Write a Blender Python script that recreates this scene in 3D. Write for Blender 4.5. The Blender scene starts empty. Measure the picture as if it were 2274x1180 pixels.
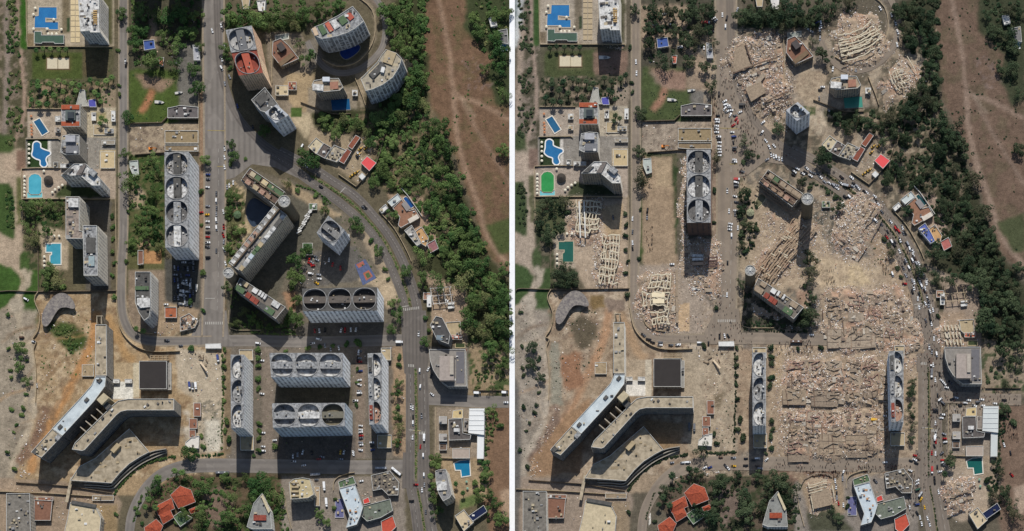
import bpy, math, random
import numpy as np
from mathutils import Vector, noise as mnoise

# ------------------------------------------------------------------ camera, light, exposure
SC = bpy.context.scene
COL = SC.collection
S = 0.5                       # metres for one pixel of the photograph on the ground
CW, CH = 2274, 1180
CAM_PX = (1700.0, 2072.0)     # the point of the ground straight below the camera
CAM_H = 2485.0
CX, CY = (CAM_PX[0]-CW/2)*S, (CH/2-CAM_PX[1])*S
cam = bpy.data.cameras.new('camera'); camo = bpy.data.objects.new('camera', cam); COL.objects.link(camo)
camo.location = (CX, CY, CAM_H); camo.rotation_euler = (0, 0, 0)
cam.sensor_width = 36.0; cam.lens = 36.0*CAM_H/(CW*S)
cam.shift_x = -CX/(CW*S); cam.shift_y = -CY/(CW*S)
cam.clip_start = 10; cam.clip_end = 20000
SC.camera = camo

SHX, SHY = -0.1, -1.02       # where the shadow of a point one metre up falls
sund = Vector((-SHX, -SHY, 1.0)).normalized()
elev = math.asin(sund.z); azim = math.atan2(sund.x, sund.y)
W = bpy.data.worlds.new('World'); SC.world = W; W.use_nodes = True
nt = W.node_tree; nt.nodes.clear()
sky = nt.nodes.new('ShaderNodeTexSky'); sky.sky_type = 'NISHITA'; sky.sun_disc = False
sky.sun_elevation = elev; sky.sun_rotation = azim
bg = nt.nodes.new('ShaderNodeBackground'); bg.inputs['Strength'].default_value = 0.088
wo = nt.nodes.new('ShaderNodeOutputWorld')
nt.links.new(sky.outputs[0], bg.inputs[0]); nt.links.new(bg.outputs[0], wo.inputs[0])
sl = bpy.data.lights.new('sun', 'SUN'); sl.energy = 4.2; sl.angle = math.radians(0.5); sl.color = (1.0, 0.97, 0.93)
so = bpy.data.objects.new('sun', sl); COL.objects.link(so)
so.rotation_euler = (-sund).to_track_quat('-Z', 'Y').to_euler(); so.location = (0, 0, 900)
SC.view_settings.view_transform = 'Standard'; SC.view_settings.look = 'None'
SC.view_settings.exposure = 0.0; SC.view_settings.gamma = 1.0; SC.view_settings.use_curve_mapping = False
try:
    SC.cycles.max_bounces = 4; SC.cycles.diffuse_bounces = 2; SC.cycles.glossy_bounces = 2
    SC.cycles.transmission_bounces = 2; SC.cycles.use_denoising = True
except Exception: pass

R = random.Random(7)
NR = np.random.default_rng(11)

# ------------------------------------------------------------------ places
RIGHT = (1138.0, -5.0)        # the ruined site is the same plan, laid out this far to the east
OFF = [0.0, 0.0]
SIDE = ['A']
GH = [0.0]                   # set while a sunken building keeps the plan it had when it was taller
def site(s):
    SIDE[0] = s
    OFF[0], OFF[1] = (0.0, 0.0) if s != 'B' else (RIGHT[0]*S, -RIGHT[1]*S)
def where(): return 'on intact site' if SIDE[0] == 'A' else 'on ruined site'
GONE = (('the twin oval towers', 'the broad northern heap'), ('the oval slabs', 'the rubble carpets'), ('the curved towers', 'the curved ruins'), ('the curved stepped tower', 'the fallen stepped tower'),
        ('the dark block', 'the splintered block'), ('the cream block', 'the roofless shell'), ('the oval slab', 'the rubble carpet'))
def WL(label):
    if SIDE[0] == 'B':
        for k, v in GONE: label = label.replace(k, v)
    return label if SIDE[0] == 'C' else label+' '+where()
def G(px, py, h=0.0):         # ground plan position of the point h metres up that shows at this pixel
    gx, gy = (px-CW/2)*S, (CH/2-py)*S
    if h > 0: h += GH[0]
    f = (CAM_H-h)/CAM_H
    return (CX+(gx-CX)*f+OFF[0], CY+(gy-CY)*f+OFF[1])
K = 1573.0/400.0
def Zm(x0, y0, pts): return [(x0+a/K, y0+b/K) for a, b in pts]

def lin(c):
    c = c/255.0
    return c/12.92 if c <= 0.04045 else ((c+0.055)/1.055)**2.4
def C(r, g, b): return (lin(r), lin(g), lin(b))

# ------------------------------------------------------------------ materials
MATS = {}
def _mat(name):
    m = bpy.data.materials.new(name); m.use_nodes = True
    n = m.node_tree.nodes; b = n['Principled BSDF']
    b.inputs['Specular IOR Level'].default_value = 0.2
    return m, m.node_tree, n, b
def N(nt, t, **kw):
    n = nt.nodes.new(t)
    for k, v in kw.items(): setattr(n, k, v)
    return n
def math_(nt, op, a, b=None, c=None):
    n = nt.nodes.new('ShaderNodeMath'); n.operation = op
    for i, v in enumerate((a, b, c)):
        if v is None: continue
        if isinstance(v, (int, float)): n.inputs[i].default_value = v
        else: nt.links.new(v, n.inputs[i])
    return n.outputs[0]
def mixc(nt, f, a, b, mode='MIX'):
    n = nt.nodes.new('ShaderNodeMix'); n.data_type = 'RGBA'; n.blend_type = mode
    for i, v in ((0, f), (6, a), (7, b)):
        if isinstance(v, (int, float)): n.inputs[i].default_value = v
        elif isinstance(v, tuple): n.inputs[i].default_value = (*v[:3], 1)
        else: nt.links.new(v, n.inputs[i])
    return n.outputs[2]
def noise_(nt, scale, detail=4, vec=None, rough=0.6):
    n = nt.nodes.new('ShaderNodeTexNoise'); n.inputs['Scale'].default_value = scale
    n.inputs['Detail'].default_value = detail; n.inputs['Roughness'].default_value = rough
    if vec is None:
        g = nt.nodes.new('ShaderNodeNewGeometry'); vec = g.outputs['Position']
    nt.links.new(vec, n.inputs['Vector'])
    return n.outputs[0]
def ramp(nt, f, lo, hi):
    n = nt.nodes.new('ShaderNodeMapRange'); n.inputs[1].default_value = lo; n.inputs[2].default_value = hi
    nt.links.new(f, n.inputs[0]); return n.outputs[0]
def plain(c, var=0.25, scale=0.35, rough=0.85, c2=None, fine=1.6, metal=0.0, spec=0.2):
    """weathered surface: two tones broken up by noise at two sizes"""
    key = ('p', c, var, scale, rough, c2, fine, metal, spec)
    if key in MATS: return MATS[key]
    m, t, n, b = _mat('surface_%d' % len(MATS))
    c2 = c2 or tuple(max(0.0, x*(1-var)) for x in c)
    f1 = ramp(t, noise_(t, scale, 5), 0.38, 0.66)
    a = mixc(t, f1, c, c2)
    f2 = ramp(t, noise_(t, fine, 3), 0.3, 0.75)
    k = math_(t, 'MULTIPLY_ADD', f2, var*0.9, 1-var*0.5)
    vm = t.nodes.new('ShaderNodeVectorMath'); vm.operation = 'SCALE'
    t.links.new(a, vm.inputs[0]); t.links.new(k, vm.inputs['Scale'])
    t.links.new(vm.outputs[0], b.inputs['Base Color'])
    b.inputs['Roughness'].default_value = rough; b.inputs['Metallic'].default_value = metal
    b.inputs['Specular IOR Level'].default_value = spec
    MATS[key] = m; return m
def facade(c, win=(0.035, 0.04, 0.05), su=3.4, sv=2.9, fu=0.62, fv=0.5, c2=None, line=0.6):
    """a wall seen from far off: rows of windows in window bays, dark slab lines, dirt"""
    key = ('f', c, win, su, sv, fu, fv, c2, line)
    if key in MATS: return MATS[key]
    m, t, n, b = _mat('facade_%d' % len(MATS))
    g = N(t, 'ShaderNodeNewGeometry')
    cr = N(t, 'ShaderNodeVectorMath', operation='CROSS_PRODUCT'); t.links.new(g.outputs['True Normal'], cr.inputs[0]); cr.inputs[1].default_value = (0, 0, 1)
    dt = N(t, 'ShaderNodeVectorMath', operation='DOT_PRODUCT'); t.links.new(g.outputs['Position'], dt.inputs[0]); t.links.new(cr.outputs[0], dt.inputs[1])
    sx = N(t, 'ShaderNodeSeparateXYZ'); t.links.new(g.outputs['Position'], sx.inputs[0])
    u = math_(t, 'FRACT', math_(t, 'DIVIDE', dt.outputs['Value'], su))
    v = math_(t, 'FRACT', math_(t, 'DIVIDE', sx.outputs[2], sv))
    wu = math_(t, 'LESS_THAN', math_(t, 'ABSOLUTE', math_(t, 'SUBTRACT', u, 0.5)), fu/2)
    wv = math_(t, 'LESS_THAN', math_(t, 'ABSOLUTE', math_(t, 'SUBTRACT', v, 0.5)), fv/2)
    w = math_(t, 'MULTIPLY', wu, wv)
    cell = N(t, 'ShaderNodeCombineXYZ')
    t.links.new(math_(t, 'FLOOR', math_(t, 'DIVIDE', dt.outputs['Value'], su)), cell.inputs[0])
    t.links.new(math_(t, 'FLOOR', math_(t, 'DIVIDE', sx.outputs[2], sv)), cell.inputs[1])
    wn = N(t, 'ShaderNodeTexWhiteNoise', noise_dimensions='2D'); t.links.new(cell.outputs[0], wn.inputs[0])
    c2 = c2 or tuple(x*0.72 for x in c)
    a = mixc(t, ramp(t, noise_(t, 0.25, 4), 0.35, 0.68), c, c2)
    curtain = mixc(t, math_(t, 'MULTIPLY', math_(t, 'GREATER_THAN', wn.outputs[0], 0.62), 0.5), win, c)
    a = mixc(t, w, a, curtain)
    ln = math_(t, 'LESS_THAN', v, 0.09)
    a = mixc(t, math_(t, 'MULTIPLY', ln, line), a, tuple(x*0.45 for x in c))
    t.links.new(a, b.inputs['Base Color']); b.inputs['Roughness'].default_value = 0.7
    MATS[key] = m; return m
def attrmat(name, attr='Col', fine=0.7, var=0.5, rough=0.95, bump=0.0):
    m, t, n, b = _mat(name)
    a = N(t, 'ShaderNodeAttribute', attribute_name=attr)
    f = noise_(t, fine, 4, rough=0.7); f2 = noise_(t, fine*0.12, 3)
    k = math_(t, 'MULTIPLY_ADD', ramp(t, f, 0.25, 0.75), var, 1-var*0.5)
    k = math_(t, 'MULTIPLY', k, math_(t, 'MULTIPLY_ADD', ramp(t, f2, 0.3, 0.7), var*0.5, 1-var*0.25))
    f3 = noise_(t, fine*0.33, 6, rough=0.75); k = math_(t, 'MULTIPLY', k, math_(t, 'MULTIPLY_ADD', ramp(t, f3, 0.36, 0.64), var*0.7, 1-var*0.35))
    vm = t.nodes.new('ShaderNodeVectorMath'); vm.operation = 'SCALE'
    t.links.new(a.outputs['Color'], vm.inputs[0]); t.links.new(k, vm.inputs['Scale'])
    t.links.new(vm.outputs[0], b.inputs['Base Color']); b.inputs['Roughness'].default_value = rough
    b.inputs['Specular IOR Level'].default_value = 0.1
    if bump:
        bp = N(t, 'ShaderNodeBump'); bp.inputs['Strength'].default_value = bump; bp.inputs['Distance'].default_value = 0.6
        t.links.new(f, bp.inputs['Height']); t.links.new(bp.outputs[0], b.inputs['Normal'])
    return m
def foliage(name, c1, c2, c3):
    m, t, n, b = _mat(name)
    oi = N(t, 'ShaderNodeObjectInfo')
    a = mixc(t, ramp(t, noise_(t, 0.45, 3), 0.35, 0.65), c1, c2)
    a = mixc(t, ramp(t, noise_(t, 0.035, 3), 0.42, 0.62), a, c3)
    rr = math_(t, 'POWER', oi.outputs['Random'], 2.2); a = mixc(t, math_(t, 'MULTIPLY', rr, 0.8), a, tuple(q*1.35 for q in c3))
    k = math_(t, 'MULTIPLY_ADD', ramp(t, noise_(t, 1.3, 2), 0.3, 0.7), 0.8, 0.62)
    k = math_(t, 'MULTIPLY', k, math_(t, 'MULTIPLY_ADD', math_(t, 'FRACT', math_(t, 'MULTIPLY', oi.outputs['Random'], 7.31)), 0.45, 0.8))
    vm = t.nodes.new('ShaderNodeVectorMath'); vm.operation = 'SCALE'
    t.links.new(a, vm.inputs[0]); t.links.new(k, vm.inputs['Scale'])
    t.links.new(vm.outputs[0], b.inputs['Base Color']); b.inputs['Roughness'].default_value = 0.75
    b.inputs['Specular IOR Level'].default_value = 0.15
    return m
def gloss(c, rough=0.3, metal=0.0, spec=0.5):
    key = ('g', c, rough, metal)
    if key in MATS: return MATS[key]
    m, t, n, b = _mat('paint_%d' % len(MATS))
    a = mixc(t, ramp(t, noise_(t, 1.5, 2), 0.3, 0.7), c, tuple(x*0.86 for x in c))
    t.links.new(a, b.inputs['Base Color'])
    b.inputs['Roughness'].default_value = rough; b.inputs['Metallic'].default_value = metal
    b.inputs['Specular IOR Level'].default_value = spec
    MATS[key] = m; return m
def watermat(c, c2, rough=0.18):
    key = ('w', c, c2)
    if key in MATS: return MATS[key]
    m, t, n, b = _mat('water_%d' % len(MATS))
    a = mixc(t, ramp(t, noise_(t, 0.12, 3), 0.3, 0.7), c, c2)
    t.links.new(a, b.inputs['Base Color']); b.inputs['Roughness'].default_value = rough
    b.inputs['Specular IOR Level'].default_value = 0.3
    bp = N(t, 'ShaderNodeBump'); bp.inputs['Strength'].default_value = 0.15; bp.inputs['Distance'].default_value = 0.1
    t.links.new(noise_(t, 0.9, 3), bp.inputs['Height']); t.links.new(bp.outputs[0], b.inputs['Normal'])
    MATS[key] = m; return m

# ------------------------------------------------------------------ geometry helpers
def area2(p): return sum(p[i][0]*p[(i+1) % len(p)][1]-p[(i+1) % len(p)][0]*p[i][1] for i in range(len(p)))
def ccw(p): return list(p) if area2(p) > 0 else list(p)[::-1]
def cent(p): return (sum(q[0] for q in p)/len(p), sum(q[1] for q in p)/len(p))
def offset(p, d):             # grow a counter-clockwise outline by d (negative shrinks it)
    out = []; n = len(p)
    for i in range(n):
        a, b, c = p[i-1], p[i], p[(i+1) % n]
        e1 = (b[0]-a[0], b[1]-a[1]); e2 = (c[0]-b[0], c[1]-b[1])
        l1 = math.hypot(*e1) or 1e-6; l2 = math.hypot(*e2) or 1e-6
        n1 = (e1[1]/l1, -e1[0]/l1); n2 = (e2[1]/l2, -e2[0]/l2)
        m = (n1[0]+n2[0], n1[1]+n2[1]); q = max(0.35, (m[0]*m[0]+m[1]*m[1])/2)
        out.append((b[0]+m[0]*d/q, b[1]+m[1]*d/q))
    return out
def inside(x, y, p):
    r = False; j = len(p)-1
    for i in range(len(p)):
        if (p[i][1] > y) != (p[j][1] > y) and x < (p[j][0]-p[i][0])*(y-p[i][1])/(p[j][1]-p[i][1])+p[i][0]: r = not r
        j = i
    return r
def inside_np(x, y, p):
    r = np.zeros(x.shape, bool); j = len(p)-1
    for i in range(len(p)):
        if p[i][1] != p[j][1]:
            r ^= ((p[i][1] > y) != (p[j][1] > y)) & (x < (p[j][0]-p[i][0])*(y-p[i][1])/(p[j][1]-p[i][1])+p[i][0])
        j = i
    return r
def smooth(pts, n=6, closed=False):
    out = []; m = len(pts)
    def P(i): return pts[i % m] if closed else pts[max(0, min(m-1, i))]
    for i in range(m if closed else m-1):
        p0, p1, p2, p3 = P(i-1), P(i), P(i+1), P(i+2)
        for k in range(n):
            t = k/n
            out.append(tuple(0.5*((2*p1[a])+(-p0[a]+p2[a])*t+(2*p0[a]-5*p1[a]+4*p2[a]-p3[a])*t*t+(-p0[a]+3*p1[a]-3*p2[a]+p3[a])*t**3) for a in range(2)))
    if not closed: out.append(tuple(pts[-1][:2]))
    return out
class MB:
    def __init__(s): s.v = []; s.f = []; s.m = []
    def add(s, vs, fs, mat=0):
        o = len(s.v); s.v += vs
        for f in fs: s.f.append([i+o for i in f]); s.m.append(mat)
    def prism(s, p, z0, z1, mat=0, top=True, bottom=False, tmat=None):
        p = ccw(p); n = len(p)
        vs = [(x, y, z0) for x, y in p]+[(x, y, z1) for x, y in p]
        s.add(vs, [[i, (i+1) % n, n+(i+1) % n, n+i] for i in range(n)], mat)
        if top: s.add([(x, y, z1) for x, y in p], [list(range(n))], mat if tmat is None else tmat)
        if bottom: s.add([(x, y, z0) for x, y in p], [list(range(n))[::-1]], mat)
    def ring(s, po, pi, z0, z1, mat=0):      # outer and inner outline of one vertex count
        n = len(po)
        vs = [(x, y, z0) for x, y in po]+[(x, y, z1) for x, y in po]+[(x, y, z1) for x, y in pi]+[(x, y, z0) for x, y in pi]
        fs = []
        for i in range(n):
            j = (i+1) % n
            fs += [[i, j, n+j, n+i], [n+i, n+j, 2*n+j, 2*n+i], [2*n+i, 2*n+j, 3*n+j, 3*n+i], [3*n+i, 3*n+j, j, i]]
        s.add(vs, fs, mat)
    def box(s, x, y, z, sx, sy, sz, a=0.0, mat=0, taper=1.0, tilt=None):
        ca, sa = math.cos(a), math.sin(a); vs = []
        for k in (0, 1):
            f = taper if k else 1.0
            for dx, dy in ((-1, -1), (1, -1), (1, 1), (-1, 1)):
                lx, ly = dx*sx/2*f, dy*sy/2*f
                vs.append((x+lx*ca-ly*sa, y+lx*sa+ly*ca, z+k*sz+(tilt[0]*lx+tilt[1]*ly if tilt else 0)))
        s.add(vs, [[3, 2, 1, 0], [4, 5, 6, 7], [0, 1, 5, 4], [1, 2, 6, 5], [2, 3, 7, 6], [3, 0, 4, 7]], mat)
    def beam(s, a, b, w, h, mat=0):          # a bar from point a to point b
        a, b = Vector(a), Vector(b); d = b-a
        sd = Vector((-d.y, d.x, 0)); sd = sd.normalized()*w/2 if sd.length > 1e-6 else Vector((w/2, 0, 0))
        up = Vector((0, 0, h))
        vs = [tuple(q) for q in (a-sd, a+sd, b+sd, b-sd, a-sd+up, a+sd+up, b+sd+up, b-sd+up)]
        s.add(vs, [[0, 1, 2, 3], [7, 6, 5, 4], [4, 5, 1, 0], [5, 6, 2, 1], [6, 7, 3, 2], [7, 4, 0, 3]], mat)
    def lathe(s, x, y, prof, n=10, mat=0, cap=True):
        vs = []; fs = []
        for r, z in prof: vs += [(x+r*math.cos(2*math.pi*i/n), y+r*math.sin(2*math.pi*i/n), z) for i in range(n)]
        for k in range(len(prof)-1):
            for i in range(n):
                j = (i+1) % n; fs.append([k*n+i, k*n+j, (k+1)*n+j, (k+1)*n+i])
        if cap: fs.append([(len(prof)-1)*n+i for i in range(n)])
        s.add(vs, fs, mat)
    def mesh(s, name, mats, base=(0, 0, 0)):
        me = bpy.data.meshes.new(name)
        me.from_pydata([(a-base[0], b-base[1], c-base[2]) for a, b, c in s.v], [], s.f)
        for m in mats: me.materials.append(m)
        if len(mats) > 1: me.polygons.foreach_set('material_index', s.m)
        me.update(); return me
    def build(s, name, mats, parent=None, base=None):
        if not isinstance(mats, (list, tuple)): mats = [mats]
        if base is None: base = tuple(parent.location) if parent is not None else (0, 0, 0)
        me = s.mesh(name, mats, base)
        o = bpy.data.objects.new(name, me); COL.objects.link(o)
        if parent is not None: o.parent = parent
        else: o.location = base
        return o
def np_mesh(name, V, F, mat, cols=None, flat=True):
    """mesh from arrays; all faces have the same corner count"""
    me = bpy.data.meshes.new(name); nv, (nf, k) = len(V), F.shape
    me.vertices.add(nv); me.vertices.foreach_set('co', np.asarray(V, np.float32).ravel())
    me.loops.add(nf*k); me.loops.foreach_set('vertex_index', F.astype(np.int32).ravel())
    me.polygons.add(nf); me.polygons.foreach_set('loop_start', np.arange(0, nf*k, k, dtype=np.int32))
    try: me.polygons.foreach_set('loop_total', np.full(nf, k, np.int32))
    except Exception: pass
    if cols is not None:
        at = me.color_attributes.new('Col', 'FLOAT_COLOR', 'POINT')
        at.data.foreach_set('color', np.concatenate([cols, np.ones((nv, 1))], 1).astype(np.float32).ravel())
    me.materials.append(mat); me.update(calc_edges=True); me.validate()
    return me
def tag(o, label=None, cat=None, group=None, kind=None):
    for k, v in (('label', label), ('category', cat), ('group', group), ('kind', kind)):
        if v: o[k] = v
    return o
def thing(name, label, cat, base, group=None):
    o = bpy.data.objects.new(name, None); COL.objects.link(o); o.location = (base[0], base[1], base[2] if len(base) > 2 else 0)
    o.empty_display_size = 0.5; o['kind'] = 'thing'
    return tag(o, label, cat, group)
def link(name, me, parent=None, loc=(0, 0, 0), rz=0.0, sc=1.0):
    o = bpy.data.objects.new(name, me); COL.objects.link(o); o.location = loc
    if rz: o.rotation_euler = (0, 0, rz)
    if sc != 1.0: o.scale = (sc, sc, sc) if isinstance(sc, (int, float)) else sc
    if parent is not None: o.parent = parent
    return o

# ------------------------------------------------------------------ value noise on arrays
_lat = NR.random((256, 256))
def vnoise(x, y):
    xi, yi = np.floor(x).astype(int), np.floor(y).astype(int); fx, fy = x-xi, y-yi
    fx = fx*fx*(3-2*fx); fy = fy*fy*(3-2*fy)
    a = _lat[xi & 255, yi & 255]; b = _lat[(xi+1) & 255, yi & 255]; c = _lat[xi & 255, (yi+1) & 255]; d = _lat[(xi+1) & 255, (yi+1) & 255]
    return (a*(1-fx)+b*fx)*(1-fy)+(c*(1-fx)+d*fx)*fy
def fbm(x, y, o=4):
    r = 0; a = 0.5; t = 0
    for k in range(o): r = r+a*vnoise(x*2**k+k*37.7, y*2**k+k*91.3); t += a; a *= 0.55
    return r/t
# ------------------------------------------------------------------ the ground
def rect(x0, y0, x1, y1): return [(x0, y0), (x1, y0), (x1, y1), (x0, y1)]
def ell(cx, cy, rx, ry, n=20): return [(cx+rx*math.cos(2*math.pi*i/n), cy+ry*math.sin(2*math.pi*i/n)) for i in range(n)]
def band(pts, w, n=5):        # outline of a strip along a line, in pixels
    p = smooth(pts, n); L, Rr = [], []
    for i in range(len(p)):
        a, b = p[max(0, i-1)], p[min(len(p)-1, i+1)]; d = math.hypot(b[0]-a[0], b[1]-a[1]) or 1
        nx, ny = -(b[1]-a[1])/d, (b[0]-a[0])/d
        ww = w(i/(len(p)-1)) if callable(w) else w
        L.append((p[i][0]+nx*ww/2, p[i][1]+ny*ww/2)); Rr.append((p[i][0]-nx*ww/2, p[i][1]-ny*ww/2))
    return L+Rr[::-1]
SAND, PLAZA, DIRT, ORANGE = C(146, 134, 116), C(160, 142, 120), C(150, 128, 98), C(166, 124, 82)
LAWN, DGRASS, SCRUB, FIELD = C(66, 84, 36), C(56, 70, 36), C(78, 74, 54), C(108, 85, 66)
PAVE, CONC, TRACK, ASPH = C(158, 145, 124), C(158, 152, 140), C(136, 112, 92), C(108, 101, 95)
STEP = 3.5
class Paint:
    def __init__(s, x0, x1, y0, y1, ox, oy):
        s.nx = int(round((x1-x0)/STEP))+1; s.ny = int(round((y1-y0)/STEP))+1
        s.gx = np.linspace(x0, x1, s.nx); s.gy = np.linspace(y0, y1, s.ny)
        s.X, s.Y = np.meshgrid(s.gx, s.gy); s.ox, s.oy = ox, oy
        s.col = np.zeros((s.ny, s.nx, 3)); s.z = np.zeros((s.ny, s.nx))
        s.wx = (fbm(s.X/14, s.Y/14+5)-0.5)*2; s.wy = (fbm(s.X/14+40, s.Y/14)-0.5)*2
    def __call__(s, poly, c, f=2, w=3, a=1.0, own=False):
        ox, oy = (0, 0) if own else (s.ox, s.oy)
        p = [(q[0]+ox, q[1]+oy) for q in poly]
        X0, X1 = min(q[0] for q in p)-20, max(q[0] for q in p)+20; Y0, Y1 = min(q[1] for q in p)-20, max(q[1] for q in p)+20
        i0, i1 = np.searchsorted(s.gx, [X0, X1]); j0, j1 = np.searchsorted(s.gy, [Y0, Y1])
        if i1-i0 < 1 or j1-j0 < 1: return
        sl = (slice(j0, j1), slice(i0, i1))
        m = inside_np(s.X[sl]+s.wx[sl]*w, s.Y[sl]+s.wy[sl]*w, p).astype(float)
        for _ in range(int(round(f))):
            q = np.pad(m, 1, mode='edge')
            m = (q[:-2, 1:-1]+q[2:, 1:-1]+q[1:-1, :-2]+q[1:-1, 2:]+2*q[1:-1, 1:-1])/6
        m = (m*a)[..., None]
        s.col[sl] = s.col[sl]*(1-m)+np.array(c)*m
    def mottle(s, poly, c, sc=10, lo=0.5, hi=0.62, a=1.0, own=False):
        ox, oy = (0, 0) if own else (s.ox, s.oy)
        p = [(q[0]+ox, q[1]+oy) for q in poly]
        m = inside_np(s.X+s.wx*6, s.Y+s.wy*6, p)*np.clip((fbm(s.X/sc+c[0]*900, s.Y/sc+c[1]*700)-lo)/(hi-lo), 0, 1)*a
        m = m[..., None]; s.col[:] = s.col*(1-m)+np.array(c)*m

def paint_common(P, B):
    P.col[:] = C(94, 86, 68)
    P(rect(-40, -40, 62, 460), SCRUB); P.mottle(rect(-40, -40, 62, 320), C(122, 108, 92), 12)
    P(band([(14, -30), (16, 120), (14, 200), (8, 320)], 10), C(132, 118, 106), 2, 4)
    P(band([(40, -30), (43, 60), (46, 120), (52, 180), (53, 240), (50, 270), (38, 298), (30, 330), (33, 360)], 7), C(148, 126, 108), 1, 1)
    P(rect(45, -30, 59, 108), C(52, 84, 30), 1, 1)
    P(rect(60, -30, 252, 104), PAVE, 0, 0); P(rect(62, 75, 75, 102), C(120, 105, 80), 0, 0)
    P(rect(138, -30, 156, 74), C(112, 100, 78), 1, 2); P(rect(148, 40, 156, 70), C(58, 70, 46), 0, 0); P(rect(220, -30, 250, 100), C(84, 82, 56), 1, 3)
    P(rect(60, 104, 252, 240), C(84, 80, 58), 1, 2); P(rect(72, 117, 183, 176), C(70, 80, 40), 1, 2); P(rect(183, 110, 240, 170), C(88, 78, 56), 1, 2)
    P(rect(98, 124, 160, 160), C(88, 88, 50), 2, 1)
    P.mottle(rect(62, 176, 252, 240), C(138, 118, 94), 11, 0.46, 0.6); P.mottle(rect(62, 176, 252, 240), C(50, 58, 36), 8, 0.5, 0.62)
    P(rect(225, 195, 258, 300), C(140, 124, 102), 1, 3)
    P(rect(60, 243, 256, 306), C(158, 143, 124), 0, 0); P(rect(185, 240, 256, 306), C(168, 156, 132), 0, 0); P(rect(212, 250, 236, 272), C(150, 138, 100), 1, 1)
    P(rect(58, 307, 256, 375), C(132, 126, 116), 0, 0); P(rect(60, 311, 107, 373), C(44, 62, 34), 0, 0)
    P(rect(107, 314, 112, 374), C(190, 184, 172), 0, 0); P(rect(222, 335, 256, 375), C(184, 166, 130), 0, 0)
    P([(48, 382), (58, 375), (256, 375), (256, 443), (48, 443)], C(158, 142, 124), 0, 0)
    P([(118, 440), (140, 410), (200, 415), (240, 440)], C(62, 70, 42), 1, 2)
    P(rect(48, 443, 250, 646), C(96, 88, 66), 1, 1); P.mottle(rect(50, 443, 140, 646), C(58, 68, 40), 9, 0.42, 0.56)
    P(rect(190, 447, 248, 646), C(96, 90, 80), 1, 1); P([(86, 500), (150, 515), (152, 600), (96, 600)], C(160, 144, 120), 1, 2)
    P(rect(-40, 330, 50, 700), PLAZA, 2, 4); P(ell(33, 368, 24, 22), C(166, 146, 124), 1, 0)
    P(rect(-40, 300, 30, 340), C(64, 78, 42), 2, 4)
    P(rect(36, 335, 58, 380), C(120, 96, 80), 1, 2); P([(36, 395), (50, 395), (48, 500), (38, 500)], C(92, 92, 58), 1, 2)
    P([(-30, 400), (24, 410), (31, 440), (33, 530), (26, 530), (-30, 505)], C(60, 78, 40), 1, 4); P(ell(53, 582, 11, 25), C(64, 82, 42), 1, 3)
    P([(-30, 580), (30, 596), (48, 620), (40, 654), (-30, 720)], C(60, 84, 38), 1, 3); P([(62, 600), (88, 600), (86, 648), (58, 660), (50, 640)], C(60, 82, 38), 1, 2)
    P([(50, 650), (84, 652), (78, 670), (90, 702), (80, 740), (72, 752), (56, 715), (50, 690)], C(58, 84, 36), 1, 2)
    P(rect(-40, 690, 82, 1200), SAND, 3, 8); P.mottle(rect(-40, 690, 60, 1100), C(122, 112, 96), 14, 0.5, 0.65, 0.7)
    P(band([(50, 598), (62, 625), (42, 655), (40, 690), (46, 740), (66, 770), (76, 800), (80, 880), (70, 940), (40, 1000), (20, 1060)], 13), C(164, 150, 128), 1, 2)
    P(ell(36, 678, 17, 17), C(160, 148, 128), 1, 1); P([(46, 640), (66, 600), (72, 604), (52, 650)], C(160, 146, 124), 1, 1)
    P([(82, 650), (260, 648), (262, 690), (275, 730), (300, 760), (500, 775), (505, 1020), (300, 1100), (60, 1100), (30, 1060), (60, 990), (90, 900), (74, 755), (90, 700), (80, 668)], DIRT, 1, 4)
    P.mottle(rect(80, 650, 500, 1060), C(176, 156, 126), 16, 0.48, 0.62, 0.8); P.mottle(rect(80, 650, 500, 1060), C(122, 98, 74), 9, 0.52, 0.66, 0.7)
    P(band([(215, 690), (200, 770), (165, 840), (140, 890), (100, 960), (75, 1010), (70, 1050)], 18), ORANGE, 2, 4)
    P(band([(100, 905), (85, 960), (62, 1000), (40, 1030)], 22), C(120, 96, 78), 2, 8)
    P(band([(238, 700), (262, 750), (282, 790), (300, 800)], 20), C(164, 132, 92), 2, 3)
    if not B: P([(96, 725), (120, 712), (165, 718), (190, 745), (188, 775), (160, 790), (140, 770)], C(62, 76, 38), 2, 7)
    tr = random.Random(3)
    for k in range(34):
        x, y = tr.uniform(85, 250), tr.uniform(700, 1040); a = tr.uniform(-0.6, 0.9)+2.2; q = [(x, y)]
        for _ in range(4): a += tr.gauss(0, 0.3); q.append((q[-1][0]+math.cos(a)*26, q[-1][1]+math.sin(a)*26))
        P(band(q, 4.5), C(*tr.choice(((178, 158, 128), (122, 100, 76), (168, 132, 92), (112, 94, 76)))), 1, 2, 0.55)
    for k in range(26):
        x, y = tr.uniform(960, 1110), tr.uniform(0, 560); a = tr.gauss(1.5, 0.35); q = [(x, y)]
        for _ in range(5): a += tr.gauss(0, 0.12); q.append((q[-1][0]+math.cos(a)*34, q[-1][1]+math.sin(a)*34))
        P(band(q, 4), C(*tr.choice(((126, 106, 88), (86, 74, 60), (132, 112, 92)))), 1, 2, 0.4)
    for k in range(30):
        x, y = tr.uniform(400, 490), tr.uniform(790, 1000); P(ell(x, y, tr.uniform(3, 10), tr.uniform(3, 14)), C(*tr.choice(((190, 182, 166), (128, 118, 102), (150, 120, 92)))), 1, 6, 0.6)
    P(rect(248, 850, 297, 886), C(206, 202, 190), 0, 0); P(rect(248, 806, 306, 850), C(166, 146, 116), 0, 0); P(rect(296, 806, 308, 884), C(184, 172, 146), 0, 0)
    P([(390, 770), (497, 785), (494, 1000), (440, 1005), (430, 890), (395, 860)], C(168, 154, 132), 1, 4); P.mottle(rect(440, 890, 498, 1010), C(124, 116, 100), 8)
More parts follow.
